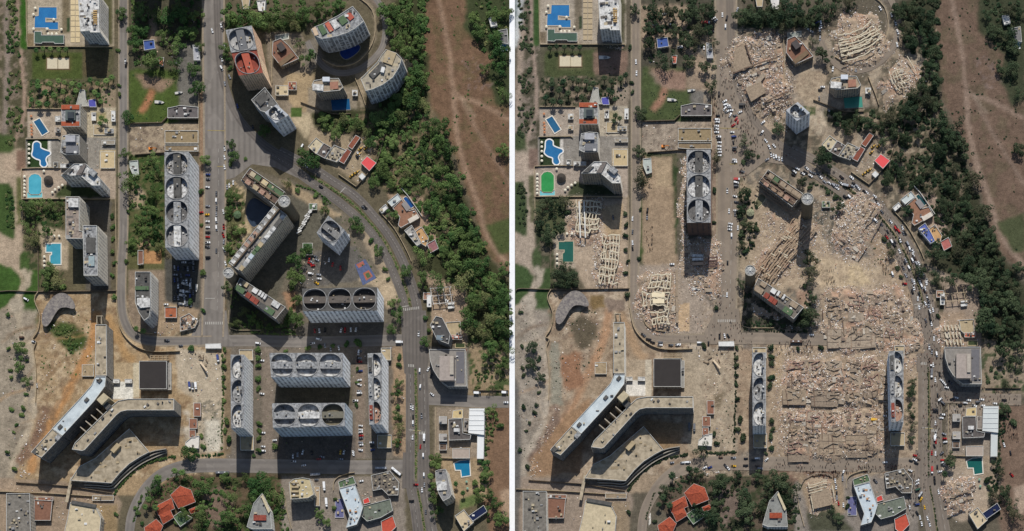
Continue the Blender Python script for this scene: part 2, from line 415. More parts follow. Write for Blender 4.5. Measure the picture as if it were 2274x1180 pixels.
    P([(455, 935), (490, 930), (488, 1000), (460, 1000)], C(184, 176, 158), 2, 5)
    P(rect(285, -40, 448, 275), C(78, 74, 58), 1, 3); P(rect(330, 30, 350, 110), C(134, 118, 100), 1, 3); P(rect(395, 100, 446, 240), C(104, 100, 92), 2, 3)
    P(rect(286, 155, 395, 275), C(70, 84, 40), 2, 6); P([(300, 165), (390, 180), (360, 205), (340, 200), (320, 190)], C(134, 112, 92), 2, 6)
    P(band([(340, 200), (330, 225), (312, 250)], 14), C(152, 106, 76), 2, 4)
    P(rect(288, 276, 446, 345), C(150, 134, 112), 0, 0); P.mottle(rect(288, 276, 446, 345), C(116, 102, 86), 8)
    P(rect(283, 345, 366, 640), C(88, 86, 56), 1, 3); P.mottle(rect(283, 345, 366, 570), C(54, 72, 36), 9, 0.42, 0.56); P(ell(305, 440, 18, 26), C(156, 138, 112), 2, 6)
    P(rect(318, 556, 358, 586), C(160, 120, 82), 0, 1); P([(305, 530), (335, 535), (335, 552), (305, 555)], C(150, 126, 98), 1, 4)
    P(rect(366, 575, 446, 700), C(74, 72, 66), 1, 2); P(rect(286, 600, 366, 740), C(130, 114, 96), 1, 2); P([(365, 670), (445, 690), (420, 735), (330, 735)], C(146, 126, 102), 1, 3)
    P(rect(444, 200, 458, 600), C(138, 114, 92), 1, 1); P(rect(445, 600, 459, 720), C(132, 118, 102), 1, 1)
    P(rect(500, -40, 800, 330), C(92, 84, 66), 1, 3); P(rect(498, 40, 680, 70), C(52, 62, 36), 1, 4)
    P([(590, 70), (670, 75), (690, 150), (700, 250), (640, 300), (600, 250), (600, 190)], C(124, 112, 96), 1, 2)
    P([(640, 160), (700, 165), (680, 250), (655, 245), (625, 200)], C(156, 136, 106), 1, 2); P([(640, 255), (690, 250), (700, 290), (680, 310), (665, 290)], C(168, 152, 124), 1, 1)
    P(rect(645, 240, 672, 262), C(70, 88, 44), 0, 1)
    P(band([(800, -20), (848, 20), (856, 70), (845, 115), (805, 150), (760, 162), (722, 150), (700, 118)], 15), C(112, 100, 88), 1, 1)
    P(band([(790, -10), (826, 20), (834, 70), (820, 110), (790, 140), (750, 147), (720, 135)], 5), C(148, 134, 114), 1, 0)
    P([(680, 90), (700, 85), (720, 130), (690, 160), (672, 130)], C(112, 104, 92), 1, 1); P([(790, 165), (820, 150), (806, 230), (815, 242), (800, 240)], C(140, 126, 104), 1, 1)
    P([(880, 120), (928, 130), (900, 165), (886, 205), (876, 200)], C(142, 130, 108), 1, 1); P(rect(684, 195, 792, 250), C(136, 124, 106), 1, 1)
    P([(690, 285), (760, 300), (836, 310), (836, 370), (800, 410), (756, 380), (684, 330)], C(146, 130, 106), 1, 2)
    P([(845, 20), (950, -30), (960, 120), (950, 240), (980, 300), (1010, 380), (1040, 460), (1080, 560), (1140, 640), (1140, 760), (960, 760), (935, 600), (860, 430), (830, 400), (845, 300), (700, 280), (690, 250), (830, 240), (930, 140)], C(60, 62, 40), 2, 6)
    P.mottle([(760, 240), (960, 240), (1000, 380), (1010, 520), (900, 520), (830, 400)], C(112, 98, 76), 12, 0.5, 0.6)
    P([(948, -40), (1140, -40), (1140, 620), (1080, 560), (1042, 440), (1012, 350), (985, 290), (955, 230), (952, 130), (935, 100)], FIELD, 2, 8)
    P.mottle([(948, -40), (1140, -40), (1140, 620), (1080, 560), (1012, 350), (955, 230)], C(88, 82, 54), 22, 0.52, 0.66, 0.45)
    P([(1040, -40), (1140, -40), (1140, 230), (1105, 240), (1080, 170), (1095, 130), (1062, 95), (1030, 70)], C(60, 66, 42), 2, 8)
    P.mottle([(1020, 140), (1050, 128), (1085, 150), (1080, 175), (1098, 190), (1060, 205), (1035, 200), (1040, 170)], C(122, 102, 92), 7, 0.5, 0.66, 0.6)
    P(band([(965, -40), (985, 50), (1000, 130), (1004, 185), (1018, 215), (1060, 228), (1135, 268)], 9), TRACK, 2, 2)
    P(band([(1008, 205), (1014, 300), (1034, 380), (1060, 450), (1085, 530), (1140, 600)], 12), C(138, 114, 94), 2, 3)
    P(band([(1022, 218), (1060, 290), (1085, 330), (1118, 385), (1140, 420)], 6), C(128, 106, 88), 2, 2); P(band([(1022, 215), (1055, 258)], 3), C(150, 130, 108), 1, 1)
    P([(1075, 500), (1140, 480), (1140, 560), (1110, 565)], C(72, 80, 46), 2, 6)
    P([(1045, 760), (1140, 780), (1140, 880), (1038, 880)], C(140, 122, 96), 2, 6); P.mottle(rect(1036, 760, 1140, 880), C(70, 80, 48), 12, 0.5, 0.6)
    P([(1080, 905), (1140, 905), (1140, 1200), (1090, 1200), (1070, 1100)], C(116, 92, 72), 2, 6); P([(1110, 1090), (1140, 1080), (1140, 1140), (1120, 1150)], C(160, 136, 112), 2, 6)
    P([(500, 395), (545, 375), (640, 400), (720, 440), (800, 500), (860, 590), (885, 660), (888, 745), (508, 745), (500, 600)], C(106, 98, 84), 1, 2)
    P([(500, 395), (545, 430), (545, 500), (510, 585), (500, 600)], C(84, 82, 56), 1, 3); P.mottle([(502, 395), (560, 430), (545, 560), (505, 600)], C(160, 142, 112), 8, 0.5, 0.6)
    P(rect(545, 425, 560, 520), C(168, 150, 118), 1, 4); P([(640, 400), (730, 440), (760, 490), (700, 560), (640, 600), (600, 700), (520, 740), (510, 640)], C(90, 86, 74), 1, 3)
    P([(620, 395), (690, 430), (760, 480), (740, 485), (680, 450), (640, 425)], C(150, 132, 106), 1, 3); P([(760, 450), (790, 470), (850, 560), (880, 640), (860, 640), (820, 560)], C(150, 134, 112), 1, 2)
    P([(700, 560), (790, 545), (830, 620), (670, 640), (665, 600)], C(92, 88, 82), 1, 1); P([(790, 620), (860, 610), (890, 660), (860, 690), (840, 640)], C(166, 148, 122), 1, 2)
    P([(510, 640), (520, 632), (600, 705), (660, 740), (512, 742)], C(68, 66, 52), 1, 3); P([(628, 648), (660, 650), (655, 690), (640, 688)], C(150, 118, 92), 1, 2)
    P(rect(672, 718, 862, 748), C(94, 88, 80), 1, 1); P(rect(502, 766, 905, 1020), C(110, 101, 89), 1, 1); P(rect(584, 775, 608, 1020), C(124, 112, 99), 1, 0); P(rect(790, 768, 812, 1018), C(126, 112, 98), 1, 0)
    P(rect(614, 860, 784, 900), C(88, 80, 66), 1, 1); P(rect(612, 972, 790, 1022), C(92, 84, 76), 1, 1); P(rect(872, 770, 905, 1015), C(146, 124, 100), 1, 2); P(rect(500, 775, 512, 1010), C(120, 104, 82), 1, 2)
    P([(935, 600), (955, 640), (960, 760), (1040, 770), (1036, 640), (1000, 630)], C(150, 130, 108), 1, 2); P(rect(945, 770, 1040, 880), C(120, 112, 102), 1, 1)
    P(rect(965, 905, 1080, 1020), C(140, 126, 108), 1, 1); P([(955, 1018), (1085, 1018), (1080, 1110), (1030, 1130), (960, 1060)], C(148, 128, 100), 1, 2); P([(1022, 1110), (1060, 1095), (1062, 1120), (1022, 1132)], C(92, 104, 62), 1, 1)
    P([(860, 430), (940, 440), (975, 540), (950, 560), (920, 540), (880, 470)], C(150, 126, 104), 1, 2)
    P([(500, 1055), (625, 1055), (640, 1200), (380, 1200), (320, 1120), (380, 1060)], C(92, 78, 60), 1, 4); P.mottle([(400, 1060), (625, 1060), (640, 1200), (400, 1200)], C(60, 68, 40), 12, 0.44, 0.56)
    P([(450, 1100), (485, 1080), (520, 1110), (510, 1150), (470, 1180)], C(114, 96, 82), 2, 6); P(rect(626, 1058, 900, 1200), C(128, 118, 106), 1, 1); P(rect(628, 1085, 646, 1200), C(136, 126, 112), 1, 0)
    P([(-40, 1060), (250, 1075), (270, 1120), (250, 1200), (-40, 1200)], C(142, 124, 104), 1, 2); P(rect(200, 1120, 260, 1200), C(138, 118, 88), 1, 2)

PAL = Paint(-39, 1131, -39, 1221, 0, 0)
paint_common(PAL, False)
PBR = Paint(1144, 2314, -39, 1221, RIGHT[0], RIGHT[1])
paint_common(PBR, True)
gr = PBR.col.mean(2, keepdims=True)
PBR.col = (gr+(PBR.col-gr)*0.8)*np.array([1.03, 1.0, 0.97])
DUST = C(160, 140, 114)
P = PBR
def PR(*a, **k): P(*a, own=True, **k)
PR([(1140, -40), (1164, -40), (1158, 70), (1150, 100), (1140, 110)], C(176, 178, 174), 2, 3)
PR([(1140, -40), (1150, -40), (1147, 60), (1140, 70)], C(120, 130, 130), 1, 3)
PR(band([(1162, 60), (1154, 150), (1150, 260)], 12), C(150, 132, 114), 2, 3); PR([(1140, 830), (1152, 860), (1158, 1000), (1152, 1200), (1140, 1200)], C(96, 92, 86), 2, 3)
PR([(1415, 12), (1530, 12), (1540, 110), (1590, 150), (1580, 200), (1525, 200), (1520, 100), (1425, 110)], C(146, 126, 104), 2, 5)
PR([(1318, 118), (1395, 112), (1392, 168), (1320, 166)], C(122, 98, 82), 1, 4)
PR([(1560, 60), (1600, 110), (1680, 240), (1760, 300), (1700, 330), (1640, 300), (1580, 210)], C(150, 132, 110), 2, 5)
PR([(1440, 150), (1525, 160), (1525, 200), (1490, 200), (1470, 190)], C(138, 110, 92), 2, 6)
PR([(1427, 350), (1492, 350), (1500, 560), (1515, 600), (1440, 610), (1420, 560), (1422, 430)], C(148, 126, 100), 1, 4); PR(rect(1453, 352, 1490, 416), C(160, 138, 108), 1, 1)
PR([(1416, 440), (1426, 440), (1428, 580), (1416, 580)], C(66, 80, 42), 1, 2)
PR([(1254, 445), (1395, 440), (1397, 642), (1300, 642), (1255, 540)], C(164, 144, 120), 2, 4); PR([(1335, 460), (1385, 450), (1380, 520), (1345, 540)], C(166, 142, 108), 1, 3); PR([(1188, 445), (1262, 445), (1255, 520), (1190, 520)], C(76, 80, 52), 2, 5)
PR([(1400, 590), (1510, 590), (1590, 690), (1570, 740), (1440, 750), (1405, 700)], C(152, 136, 118), 2, 4); PR(rect(1504, 675, 1530, 735), C(180, 152, 116), 0, 1)
PR([(1310, 655), (1342, 655), (1345, 686), (1315, 688)], C(118, 96, 60), 1, 4); PR([(1342, 662), (1385, 668), (1390, 690), (1350, 692)], C(126, 108, 92), 1, 4)
PR([(1262, 715), (1300, 700), (1325, 720), (1326, 750), (1300, 780), (1280, 768)], C(92, 82, 64), 2, 6); PR([(1240, 790), (1290, 780), (1295, 860), (1255, 870)], C(140, 102, 74), 2, 6)
PR([(1222, 760), (1240, 760), (1250, 900), (1224, 895)], C(136, 130, 112), 1, 5); PR([(1310, 880), (1250, 930), (1180, 1020), (1180, 1060), (1290, 1050)], C(142, 112, 82), 2, 6)
PR([(1430, 930), (1520, 940), (1510, 1000), (1440, 1000)], C(136, 112, 82), 2, 5); PR([(1500, 770), (1640, 780), (1630, 1000), (1530, 1000), (1520, 880)], C(158, 142, 118), 1, 4); PR([(1582, 880), (1610, 870), (1600, 910), (1588, 905)], C(112, 98, 76), 2, 4)
PR([(1640, 400), (1700, 440), (1720, 560), (1680, 620), (1640, 600), (1660, 480)], C(156, 138, 112), 2, 4)
PR([(1690, 430), (1800, 480), (1850, 560), (1900, 580), (1960, 560), (2010, 640), (2020, 790), (1830, 780), (1820, 640), (1680, 640), (1670, 600)], DUST, 2, 5); PR([(1800, 570), (1900, 590), (1960, 600), (1900, 640), (1820, 640)], C(178, 156, 124), 2, 4)
PR([(1880, 590), (1905, 585), (1935, 630), (1880, 640)], C(180, 158, 122), 1, 2); PR([(1840, 410), (1930, 420), (1990, 520), (2030, 620), (2060, 800), (2000, 820), (1980, 640), (1900, 480)], C(150, 128, 102), 2, 5)
PR(rect(1640, 776, 1672, 1000), C(146, 124, 100), 1, 3); PR([(1702, 745), (2040, 740), (2050, 1040), (1900, 1060), (1700, 1035)], C(150, 130, 106), 2, 5); PR([(1715, 770), (1740, 770), (1735, 850), (1712, 850)], C(164, 140, 108), 2, 4)
PR([(2040, 700), (2140, 690), (2150, 780), (2050, 790)], C(152, 130, 106), 2, 4); PR([(1680, 1025), (1760, 1020), (1850, 1035), (1860, 1065), (1780, 1070), (1700, 1050)], C(112, 88, 72), 2, 4)
PR([(1770, 1055), (1870, 1060), (1880, 1140), (1800, 1160), (1785, 1100)], C(146, 126, 100), 2, 4); PR([(2085, 1020), (2190, 1060), (2200, 1140), (2130, 1160), (2085, 1120)], C(158, 140, 118), 2, 5); PR([(1790, 1135), (1850, 1130), (1900, 1180), (1800, 1180)], C(74, 74, 56), 2, 6)
P.mottle(rect(1560, 60, 2080, 1060), C(178, 158, 130), 10, 0.5, 0.64, 0.5, own=True); P.mottle(rect(1560, 60, 2080, 1060), C(128, 108, 88), 7, 0.54, 0.66, 0.5, own=True)

M_GROUND = attrmat('ground_mix', fine=0.7, var=0.62, bump=0.7)
for Q, nm in ((PAL, 'terrain'), (PBR, 'terrain')):
    g_ = Q.col.mean(2, keepdims=True); Q.col = g_+(Q.col-g_)*(1.0 if Q is PAL else 0.88)
    Q.col *= (0.9+0.22*fbm(Q.X/30, Q.Y/30, 4))[..., None]
    V = np.stack([(Q.X-CW/2)*S, (CH/2-Q.Y)*S, np.zeros_like(Q.X)], -1).reshape(-1, 3)
    ii = np.arange(Q.ny*Q.nx).reshape(Q.ny, Q.nx)
    F = np.stack([ii[1:, :-1], ii[1:, 1:], ii[:-1, 1:], ii[:-1, :-1]], -1).reshape(-1, 4)
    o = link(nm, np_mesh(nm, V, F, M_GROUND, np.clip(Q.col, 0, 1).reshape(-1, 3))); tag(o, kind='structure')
b = MB(); b.prism([(-9000, -9000), (9000, -9000), (9000, 9000), (-9000, 9000)], -1.2, -0.6)
tag(b.build('ground', plain(C(96, 86, 68), 0.35, 0.02, fine=0.3)), kind='structure')
b = MB(); b.prism([((1131.5-CW/2)*S, -320), ((1143.5-CW/2)*S, -320), ((1143.5-CW/2)*S, 320), ((1131.5-CW/2)*S, 320)], -0.5, 0.9)  # white divider put in the gap between the two sites, not a path
tag(b.build('divider_strip', plain((0.86, 0.86, 0.85), 0.06)), kind='structure')

# ------------------------------------------------------------------ roads
ZR = [0.03]
def roadmat(c, dark, tracks):
    m, t, n, bs = _mat('asphalt_%d' % len(bpy.data.materials))
    uv = N(t, 'ShaderNodeUVMap'); sp = N(t, 'ShaderNodeSeparateXYZ'); t.links.new(uv.outputs[0], sp.inputs[0])
    f = math_(t, 'ABSOLUTE', math_(t, 'SINE', math_(t, 'MULTIPLY', sp.outputs[0], math.pi*tracks)))
    wear = math_(t, 'MULTIPLY', ramp(t, f, 0.55, 1.0), ramp(t, noise_(t, 0.05, 4), 0.25, 0.7))
    a = mixc(t, ramp(t, noise_(t, 0.09, 5), 0.35, 0.65), c, tuple(x*0.84 for x in c))
    vo = N(t, 'ShaderNodeTexVoronoi'); vo.inputs['Scale'].default_value = 0.07; gg = N(t, 'ShaderNodeNewGeometry'); t.links.new(gg.outputs['Position'], vo.inputs['Vector'])
    sc_ = N(t, 'ShaderNodeSeparateColor'); t.links.new(vo.outputs['Color'], sc_.inputs[0])
    a = mixc(t, math_(t, 'MULTIPLY', math_(t, 'GREATER_THAN', sc_.outputs[0], 0.72), 0.5), a, tuple(x*0.8 for x in c)); a = mixc(t, math_(t, 'MULTIPLY', math_(t, 'GREATER_THAN', sc_.outputs[1], 0.8), 0.4), a, tuple(min(1, x*1.2) for x in c))
    a = mixc(t, math_(t, 'MULTIPLY', wear, 0.65), a, dark)
    a = mixc(t, math_(t, 'MULTIPLY', ramp(t, noise_(t, 1.2, 3), 0.5, 0.8), 0.35), a, tuple(x*0.6 for x in c))
    t.links.new(a, bs.inputs['Base Color']); bs.inputs['Roughness'].default_value = 0.9
    return m
ROADM = {'A': roadmat(C(128, 121, 113), C(92, 87, 83), 2), 'B': roadmat(C(138, 125, 110), C(112, 102, 92), 2)}
LANEM = {'A': roadmat(C(110, 103, 96), C(76, 72, 69), 3), 'B': roadmat(C(124, 113, 101), C(100, 92, 84), 3)}
WALKM = plain(C(150, 136, 116), 0.25)
PAINTW = plain(C(186, 182, 172), 0.3); PAINTY = plain(C(168, 150, 96), 0.3)
def sheet(name, L, Rr, mat, z, h=0.0):
    """strip between two edge lines; with h it stands up as a kerbed slab"""
    n = len(L); me = bpy.data.meshes.new(name)
    V = [(x, y, z) for x, y in L]+[(x, y, z) for x, y in Rr]; F = [[i, n+i, n+i+1, i+1] for i in range(n-1)]
    if h:
        V += [(x, y, z-h) for x, y in L]+[(x, y, z-h) for x, y in Rr]
        F += [[2*n+i, i, i+1, 2*n+i+1] for i in range(n-1)]+[[n+i, 3*n+i, 3*n+i+1, n+i+1] for i in range(n-1)]
    me.from_pydata(V, [], F); me.materials.append(mat)
    uv = me.uv_layers.new(name='UVMap'); d = [0.0]
    for i in range(1, n): d.append(d[-1]+math.hypot(L[i][0]-L[i-1][0], L[i][1]-L[i-1][1]))
    U = [(0.0, q) for q in d]+[(1.0, q) for q in d]; U = U+U if h else U
    uv.data.foreach_set('uv', [c for l in me.loops for c in U[l.vertex_index]])
    o = bpy.data.objects.new(name, me); COL.objects.link(o); return o
def edges(pts, w, n=6):
    p = [G(*q) for q in smooth(pts, n)]; L, Rr = [], []
    for i in range(len(p)):
        a, c = p[max(0, i-1)], p[min(len(p)-1, i+1)]; d = math.hypot(c[0]-a[0], c[1]-a[1]) or 1
        nx, ny = -(c[1]-a[1])/d, (c[0]-a[0])/d; ww = (w(i/(len(p)-1)) if callable(w) else w)*S/2
        L.append((p[i][0]+nx*ww, p[i][1]+ny*ww)); Rr.append((p[i][0]-nx*ww, p[i][1]-ny*ww))
    return L, Rr
def road(pts, w, lane=False, marks=(), walk=0, name='road'):
    ZR[0] += 0.012; L, Rr = edges(pts, w)
    o = sheet(name, L, Rr, (LANEM if lane else ROADM)[SIDE[0]], ZR[0]); tag(o, kind='structure')
    for u in marks:
        q = smooth(pts, 6); c = [G(*k) for k in q]; p2 = [(L[i][0]*(1-u)+Rr[i][0]*u, L[i][1]*(1-u)+Rr[i][1]*u) for i in range(len(L))]
        e = MB()
        for i in range(0, len(p2)-1):
            a, d = p2[i], p2[i+1]; l = math.hypot(d[0]-a[0], d[1]-a[1]); k = max(1, int(l/9))
            for j in range(k):
                t0, t1 = j/k, (j+0.5)/k
                A = (a[0]+(d[0]-a[0])*t0, a[1]+(d[1]-a[1])*t0, ZR[0]+0.006); B_ = (a[0]+(d[0]-a[0])*t1, a[1]+(d[1]-a[1])*t1, ZR[0]+0.006)
                e.beam(A, B_, 0.22, 0.004)
        k = e.build('lane_marking', PAINTW, o, (0, 0, 0)); k['kind'] = 'stuff'
    if walk:
        for sgn in (1, -1):
            ow = (lambda t, w=w: (w(t) if callable(w) else w)+2*walk)
            L2, R2 = edges(pts, ow)
            s = sheet('pavement', L2 if sgn > 0 else Rr, L if sgn > 0 else R2, WALKM, 0.15, 0.15); tag(s, kind='structure')
    return o
def area(poly, mat, name='road', dz=0.012, h=0):
    ZR[0] += dz; b = MB(); p = ccw([G(*q) for q in poly])
    if h: b.prism(p, 0, h)
    else: b.add([(x, y, ZR[0]) for x, y in p], [list(range(len(p)))])
    o = b.build(name, mat); me = o.data
    uv = me.uv_layers.new(name='UVMap')
    uv.data.foreach_set('uv', [c for l in me.loops for c in (me.vertices[l.vertex_index].co.x/12, me.vertices[l.vertex_index].co.y)])
    return tag(o, kind='structure')
LOWER = [(600, 342), (640, 366), (670, 390), (720, 425), (760, 455), (800, 490), (830, 522), (856, 565), (878, 615), (895, 660), (906, 720), (911, 800), (912, 900), (912, 1000), (913, 1080), (922, 1130), (934, 1225)]
UPPER = [(620, 335), (690, 371), (740, 403), (790, 437), (830, 480), (865, 525), (890, 570), (910, 620), (923, 665), (931, 720), (937, 800), (941, 900), (942, 1000), (941, 1060), (946, 1110), (966, 1225)]
MEDIAN = [(690, 391), (740, 421), (780, 451), (815, 487), (848, 528), (870, 566), (889, 610), (903, 648), (911, 680)]
MEDIAN2 = [(923, 822), (924, 900), (924, 1000), (924, 1070)]; MEDIAN3 = [(928, 1092), (936, 1130), (950, 1225)]
MEDM = plain(C(120, 112, 84), 0.35)
for s in 'AB':
    site(s)
    road([(274, -40), (274, 300), (274, 500), (270, 600), (270, 680), (280, 722), (300, 746), (335, 757), (400, 758), (470, 757)], 17, walk=3)
    road([(474, -40), (474, 80), (475, 160), (476, 260), (477, 400), (477, 560), (474, 680), (472, 748)], 43, marks=(0.3,), walk=4)
    area([(456, 190), (496, 150), (506, 200), (535, 262), (590, 318), (655, 365), (690, 392), (660, 395), (610, 372), (560, 365), (520, 395), (500, 400), (498, 330), (456, 330)], ROADM[s])
    road([(481, -40), (484, 60), (488, 130), (502, 200), (530, 262), (575, 312), (620, 344)], 17, lane=True)
    road([(455, 757), (560, 757), (700, 760), (820, 757), (905, 755)], 25)
    area([(448, 700), (503, 690), (508, 745), (520, 770), (440, 770), (425, 745)], ROADM[s])
    road([(285, 1225), (292, 1150), (318, 1095), (355, 1058), (400, 1040), (450, 1034), (560, 1035), (700, 1037), (820, 1038), (915, 1036)], lambda t: 19+12*min(1, t*2.2))
    road([(800, -40), (838, 2), (852, 35), (856, 72), (845, 112), (806, 150), (760, 163), (724, 152), (698, 122), (682, 92)], 13)
    road([(930, 885), (980, 888), (1060, 892), (1130, 893)], 26)
    road(LOWER, lambda t: 18+5*t, lane=True, marks=(0.5,)); road(UPPER, lambda t: 19+13*max(0, t-0.35), lane=True, marks=(0.4,))
    area([(890, 690), (946, 690), (952, 800), (946, 830), (898, 830), (893, 770)], LANEM[s]); area([(895, 1005), (955, 1005), (950, 1085), (893, 1085)], LANEM[s])
    for m in (MEDIAN, MEDIAN2, MEDIAN3):
        L, Rr = edges(m, 6); o = sheet('median_strip', L, Rr, MEDM, 0.32, 0.32); tag(o, kind='structure')
    cb = MB()          # zebra crossings and stop lines
    for (x0, y0, x1, y1, k) in ((894, 688, 932, 684, 9), (906, 812, 920, 813, 4), (455, 718, 496, 718, 10), (930, 962, 944, 962, 4)):
        for i in range(k):
            t = (i+0.5)/k; x, y = G(x0+(x1-x0)*t, y0+(y1-y0)*t); cb.box(x, y, ZR[0]+0.012, 0.8, 3.0, 0.004)
    for (x0, y0, x1, y1) in ((892, 682, 910, 679), (456, 663, 477, 663), (756, 428, 767, 416), (908, 955, 935, 957)):
        a, c = G(x0, y0), G(x1, y1); cb.beam((*a, ZR[0]+0.012), (*c, ZR[0]+0.012), 0.6, 0.004)
    o = cb.build('road_marking', PAINTW); tag(o, kind='stuff')
    yb = MB()
    for (x0, y0, x1, y1) in ((461, 290, 500, 291), (482, 370, 499, 370), (917, 957, 934, 957)): yb.beam((*G(x0, y0), ZR[0]+0.02), (*G(x1, y1), ZR[0]+0.02), 0.7, 0.004)
    tag(yb.build('road_marking', PAINTY), kind='stuff')
    # trails, courts and terraces laid on the ground
    if s == 'A': court = area([(788, 588), (811, 576), (836, 618), (806, 634)], plain(C(86, 96, 128) if s == 'A' else C(128, 120, 124), 0.25), 'sports_court')
    if s == 'A':
        for q, c in (([(806, 607), (819, 600), (828, 614), (813, 624)], C(160, 96, 76)), ([(811, 609), (818, 605), (824, 614), (816, 619)], C(76, 96, 62)), ([(791, 588), (806, 580), (810, 588), (797, 596)], C(160, 96, 80))):
            o2 = area(q, plain(c, 0.2), 'court_key', 0.012); o2.parent = court; del o2['kind']
    o = area(rect(103, 128, 155, 155), plain(C(120, 100, 76), 0.2), 'volleyball_court')
    o2 = area(rect(105, 130, 153, 153), plain(C(200, 188, 160), 0.1), 'sand_bed'); o2.parent = o; del o2['kind']
    bb = MB(); bb.beam((*G(129, 130), 0.05), (*G(129, 153), 0.05), 0.25, 1.6); k = bb.build('net', plain(C(120, 110, 90)), o, (0, 0, 0))
    for i in range(9):          # paving slabs of the pool walk
        for j in range(2): area(rect(157+j*11, -12+i*12, 166.6+j*11, -1.4+i*12), plain(C(206, 186, 146) if s == 'A' else C(178, 160, 130), 0.15), 'pavement', 0.001)
site('A')
# ------------------------------------------------------------------ building kits
WHITE, GREY, TAN, DARK = C(206, 204, 196), C(142, 138, 132), C(176, 158, 128), C(74, 70, 68)
UNITM = [plain(C(214, 212, 206), 0.15), plain(C(150, 148, 144), 0.25), plain(C(88, 84, 80), 0.3), plain(C(182, 168, 140), 0.2), plain(C(110, 104, 98), 0.2)]
def pick_in(p, margin=0.0):
    q = offset(p, -margin) if margin else p
    xs = [a[0] for a in q]; ys = [a[1] for a in q]
    for _ in range(60):
        x, y = R.uniform(min(xs), max(xs)), R.uniform(min(ys), max(ys))
        if inside(x, y, q): return x, y
    return cent(q)
def clutter(root, p, z, n, lo=1.0, hi=3.6, mats=None, ang=0.0):
    for _ in range(n):
        x, y = pick_in(p, 1.6); b = MB(); sx, sy, sz = R.uniform(lo, hi), R.uniform(lo, hi*0.8), R.uniform(0.5, 2.2)
        b.box(x, y, z, sx, sy, sz, ang+R.choice((0, 0, 0.05)), taper=0.94)
        if R.random() < 0.5: b.box(x+sx*0.15, y, z+sz, sx*0.4, sy*0.5, 0.35, ang)
        b.build('rooftop_unit', R.choice(mats or UNITM), root)
def stains(root, p, z, n, mats):         # patched roofing felt lying on the deck
    for k in range(n):
        x, y = pick_in(p, 2.2); b = MB(); b.box(x, y, z+0.02+0.01*k, R.uniform(3, 8), R.uniform(2, 5), 0.05, R.uniform(0, 0.1)); b.build('roof_patch', R.choice(mats), root)
def bld(label, pts, h, wall, roof, nm='apartment_tower', cat='building', par=0.9, bands=True, n=6, group=None, base_h=0.0, mats=None, slab=None, ang=0.0, patch=0, own=False, prot=0.16):
    p = ccw([G(x, y, h) for x, y in pts]); c = cent(p)
    root = thing(nm, label if own else WL(label), cat, (c[0], c[1], base_h), group)
    b = MB(); b.prism(p, base_h, h-par, top=False); b.build('wall', wall, root)
    q = offset(p, -0.35)
    b = MB(); b.add([(x, y, h-par+0.01) for x, y in offset(p, -0.3)], [list(range(len(p)))]); b.build('roof', roof, root)
    if par > 0.05:
        b = MB(); b.ring(offset(p, 0.06), q, h-par-0.2, h); b.build('parapet', slab or plain(WHITE, 0.25), root)
    if bands and h-base_h > 8:
        po = offset(p, prot); me = None; k = base_h+3.0
        while k < h-2.4:
            if me is None:
                b = MB(); b.ring(po, offset(p, -0.05), 0, 0.32); me = b.mesh('floor_slab', [slab or plain(C(196, 190, 178), 0.25)], (c[0], c[1], 0))
            link('floor_slab', me, root, (0, 0, k-base_h)); k += 2.95
    if patch: stains(root, p, h-par, patch, mats or UNITM)
    clutter(root, p, h-par, int(n*1.5), mats=mats, ang=ang)
    return root
def blockpart(root, name, pts, h0, h1, mat, par=0.0, pmat=None):
    p = ccw([G(x, y, h1) for x, y in pts]); b = MB(); b.prism(p, h0, h1, bottom=True); o = b.build(name, mat, root)
    if par:
        b = MB(); b.ring(offset(p, 0.05), offset(p, -0.3), h1-0.3, h1+par); k = b.build('parapet', pmat or mat, o, tuple(root.location))
    return o
def pbox(root, name, x, y, w, d, a, h0, h1, mat):    # a box on a roof, centre and size in pixels, a in degrees
    ca, sa = math.cos(math.radians(a)), math.sin(math.radians(a))
    return blockpart(root, name, [(x+dx*w/2*ca-dy*d/2*sa, y+dx*w/2*sa+dy*d/2*ca) for dx, dy in ((-1, -1), (1, -1), (1, 1), (-1, 1))], h0, h1, mat)
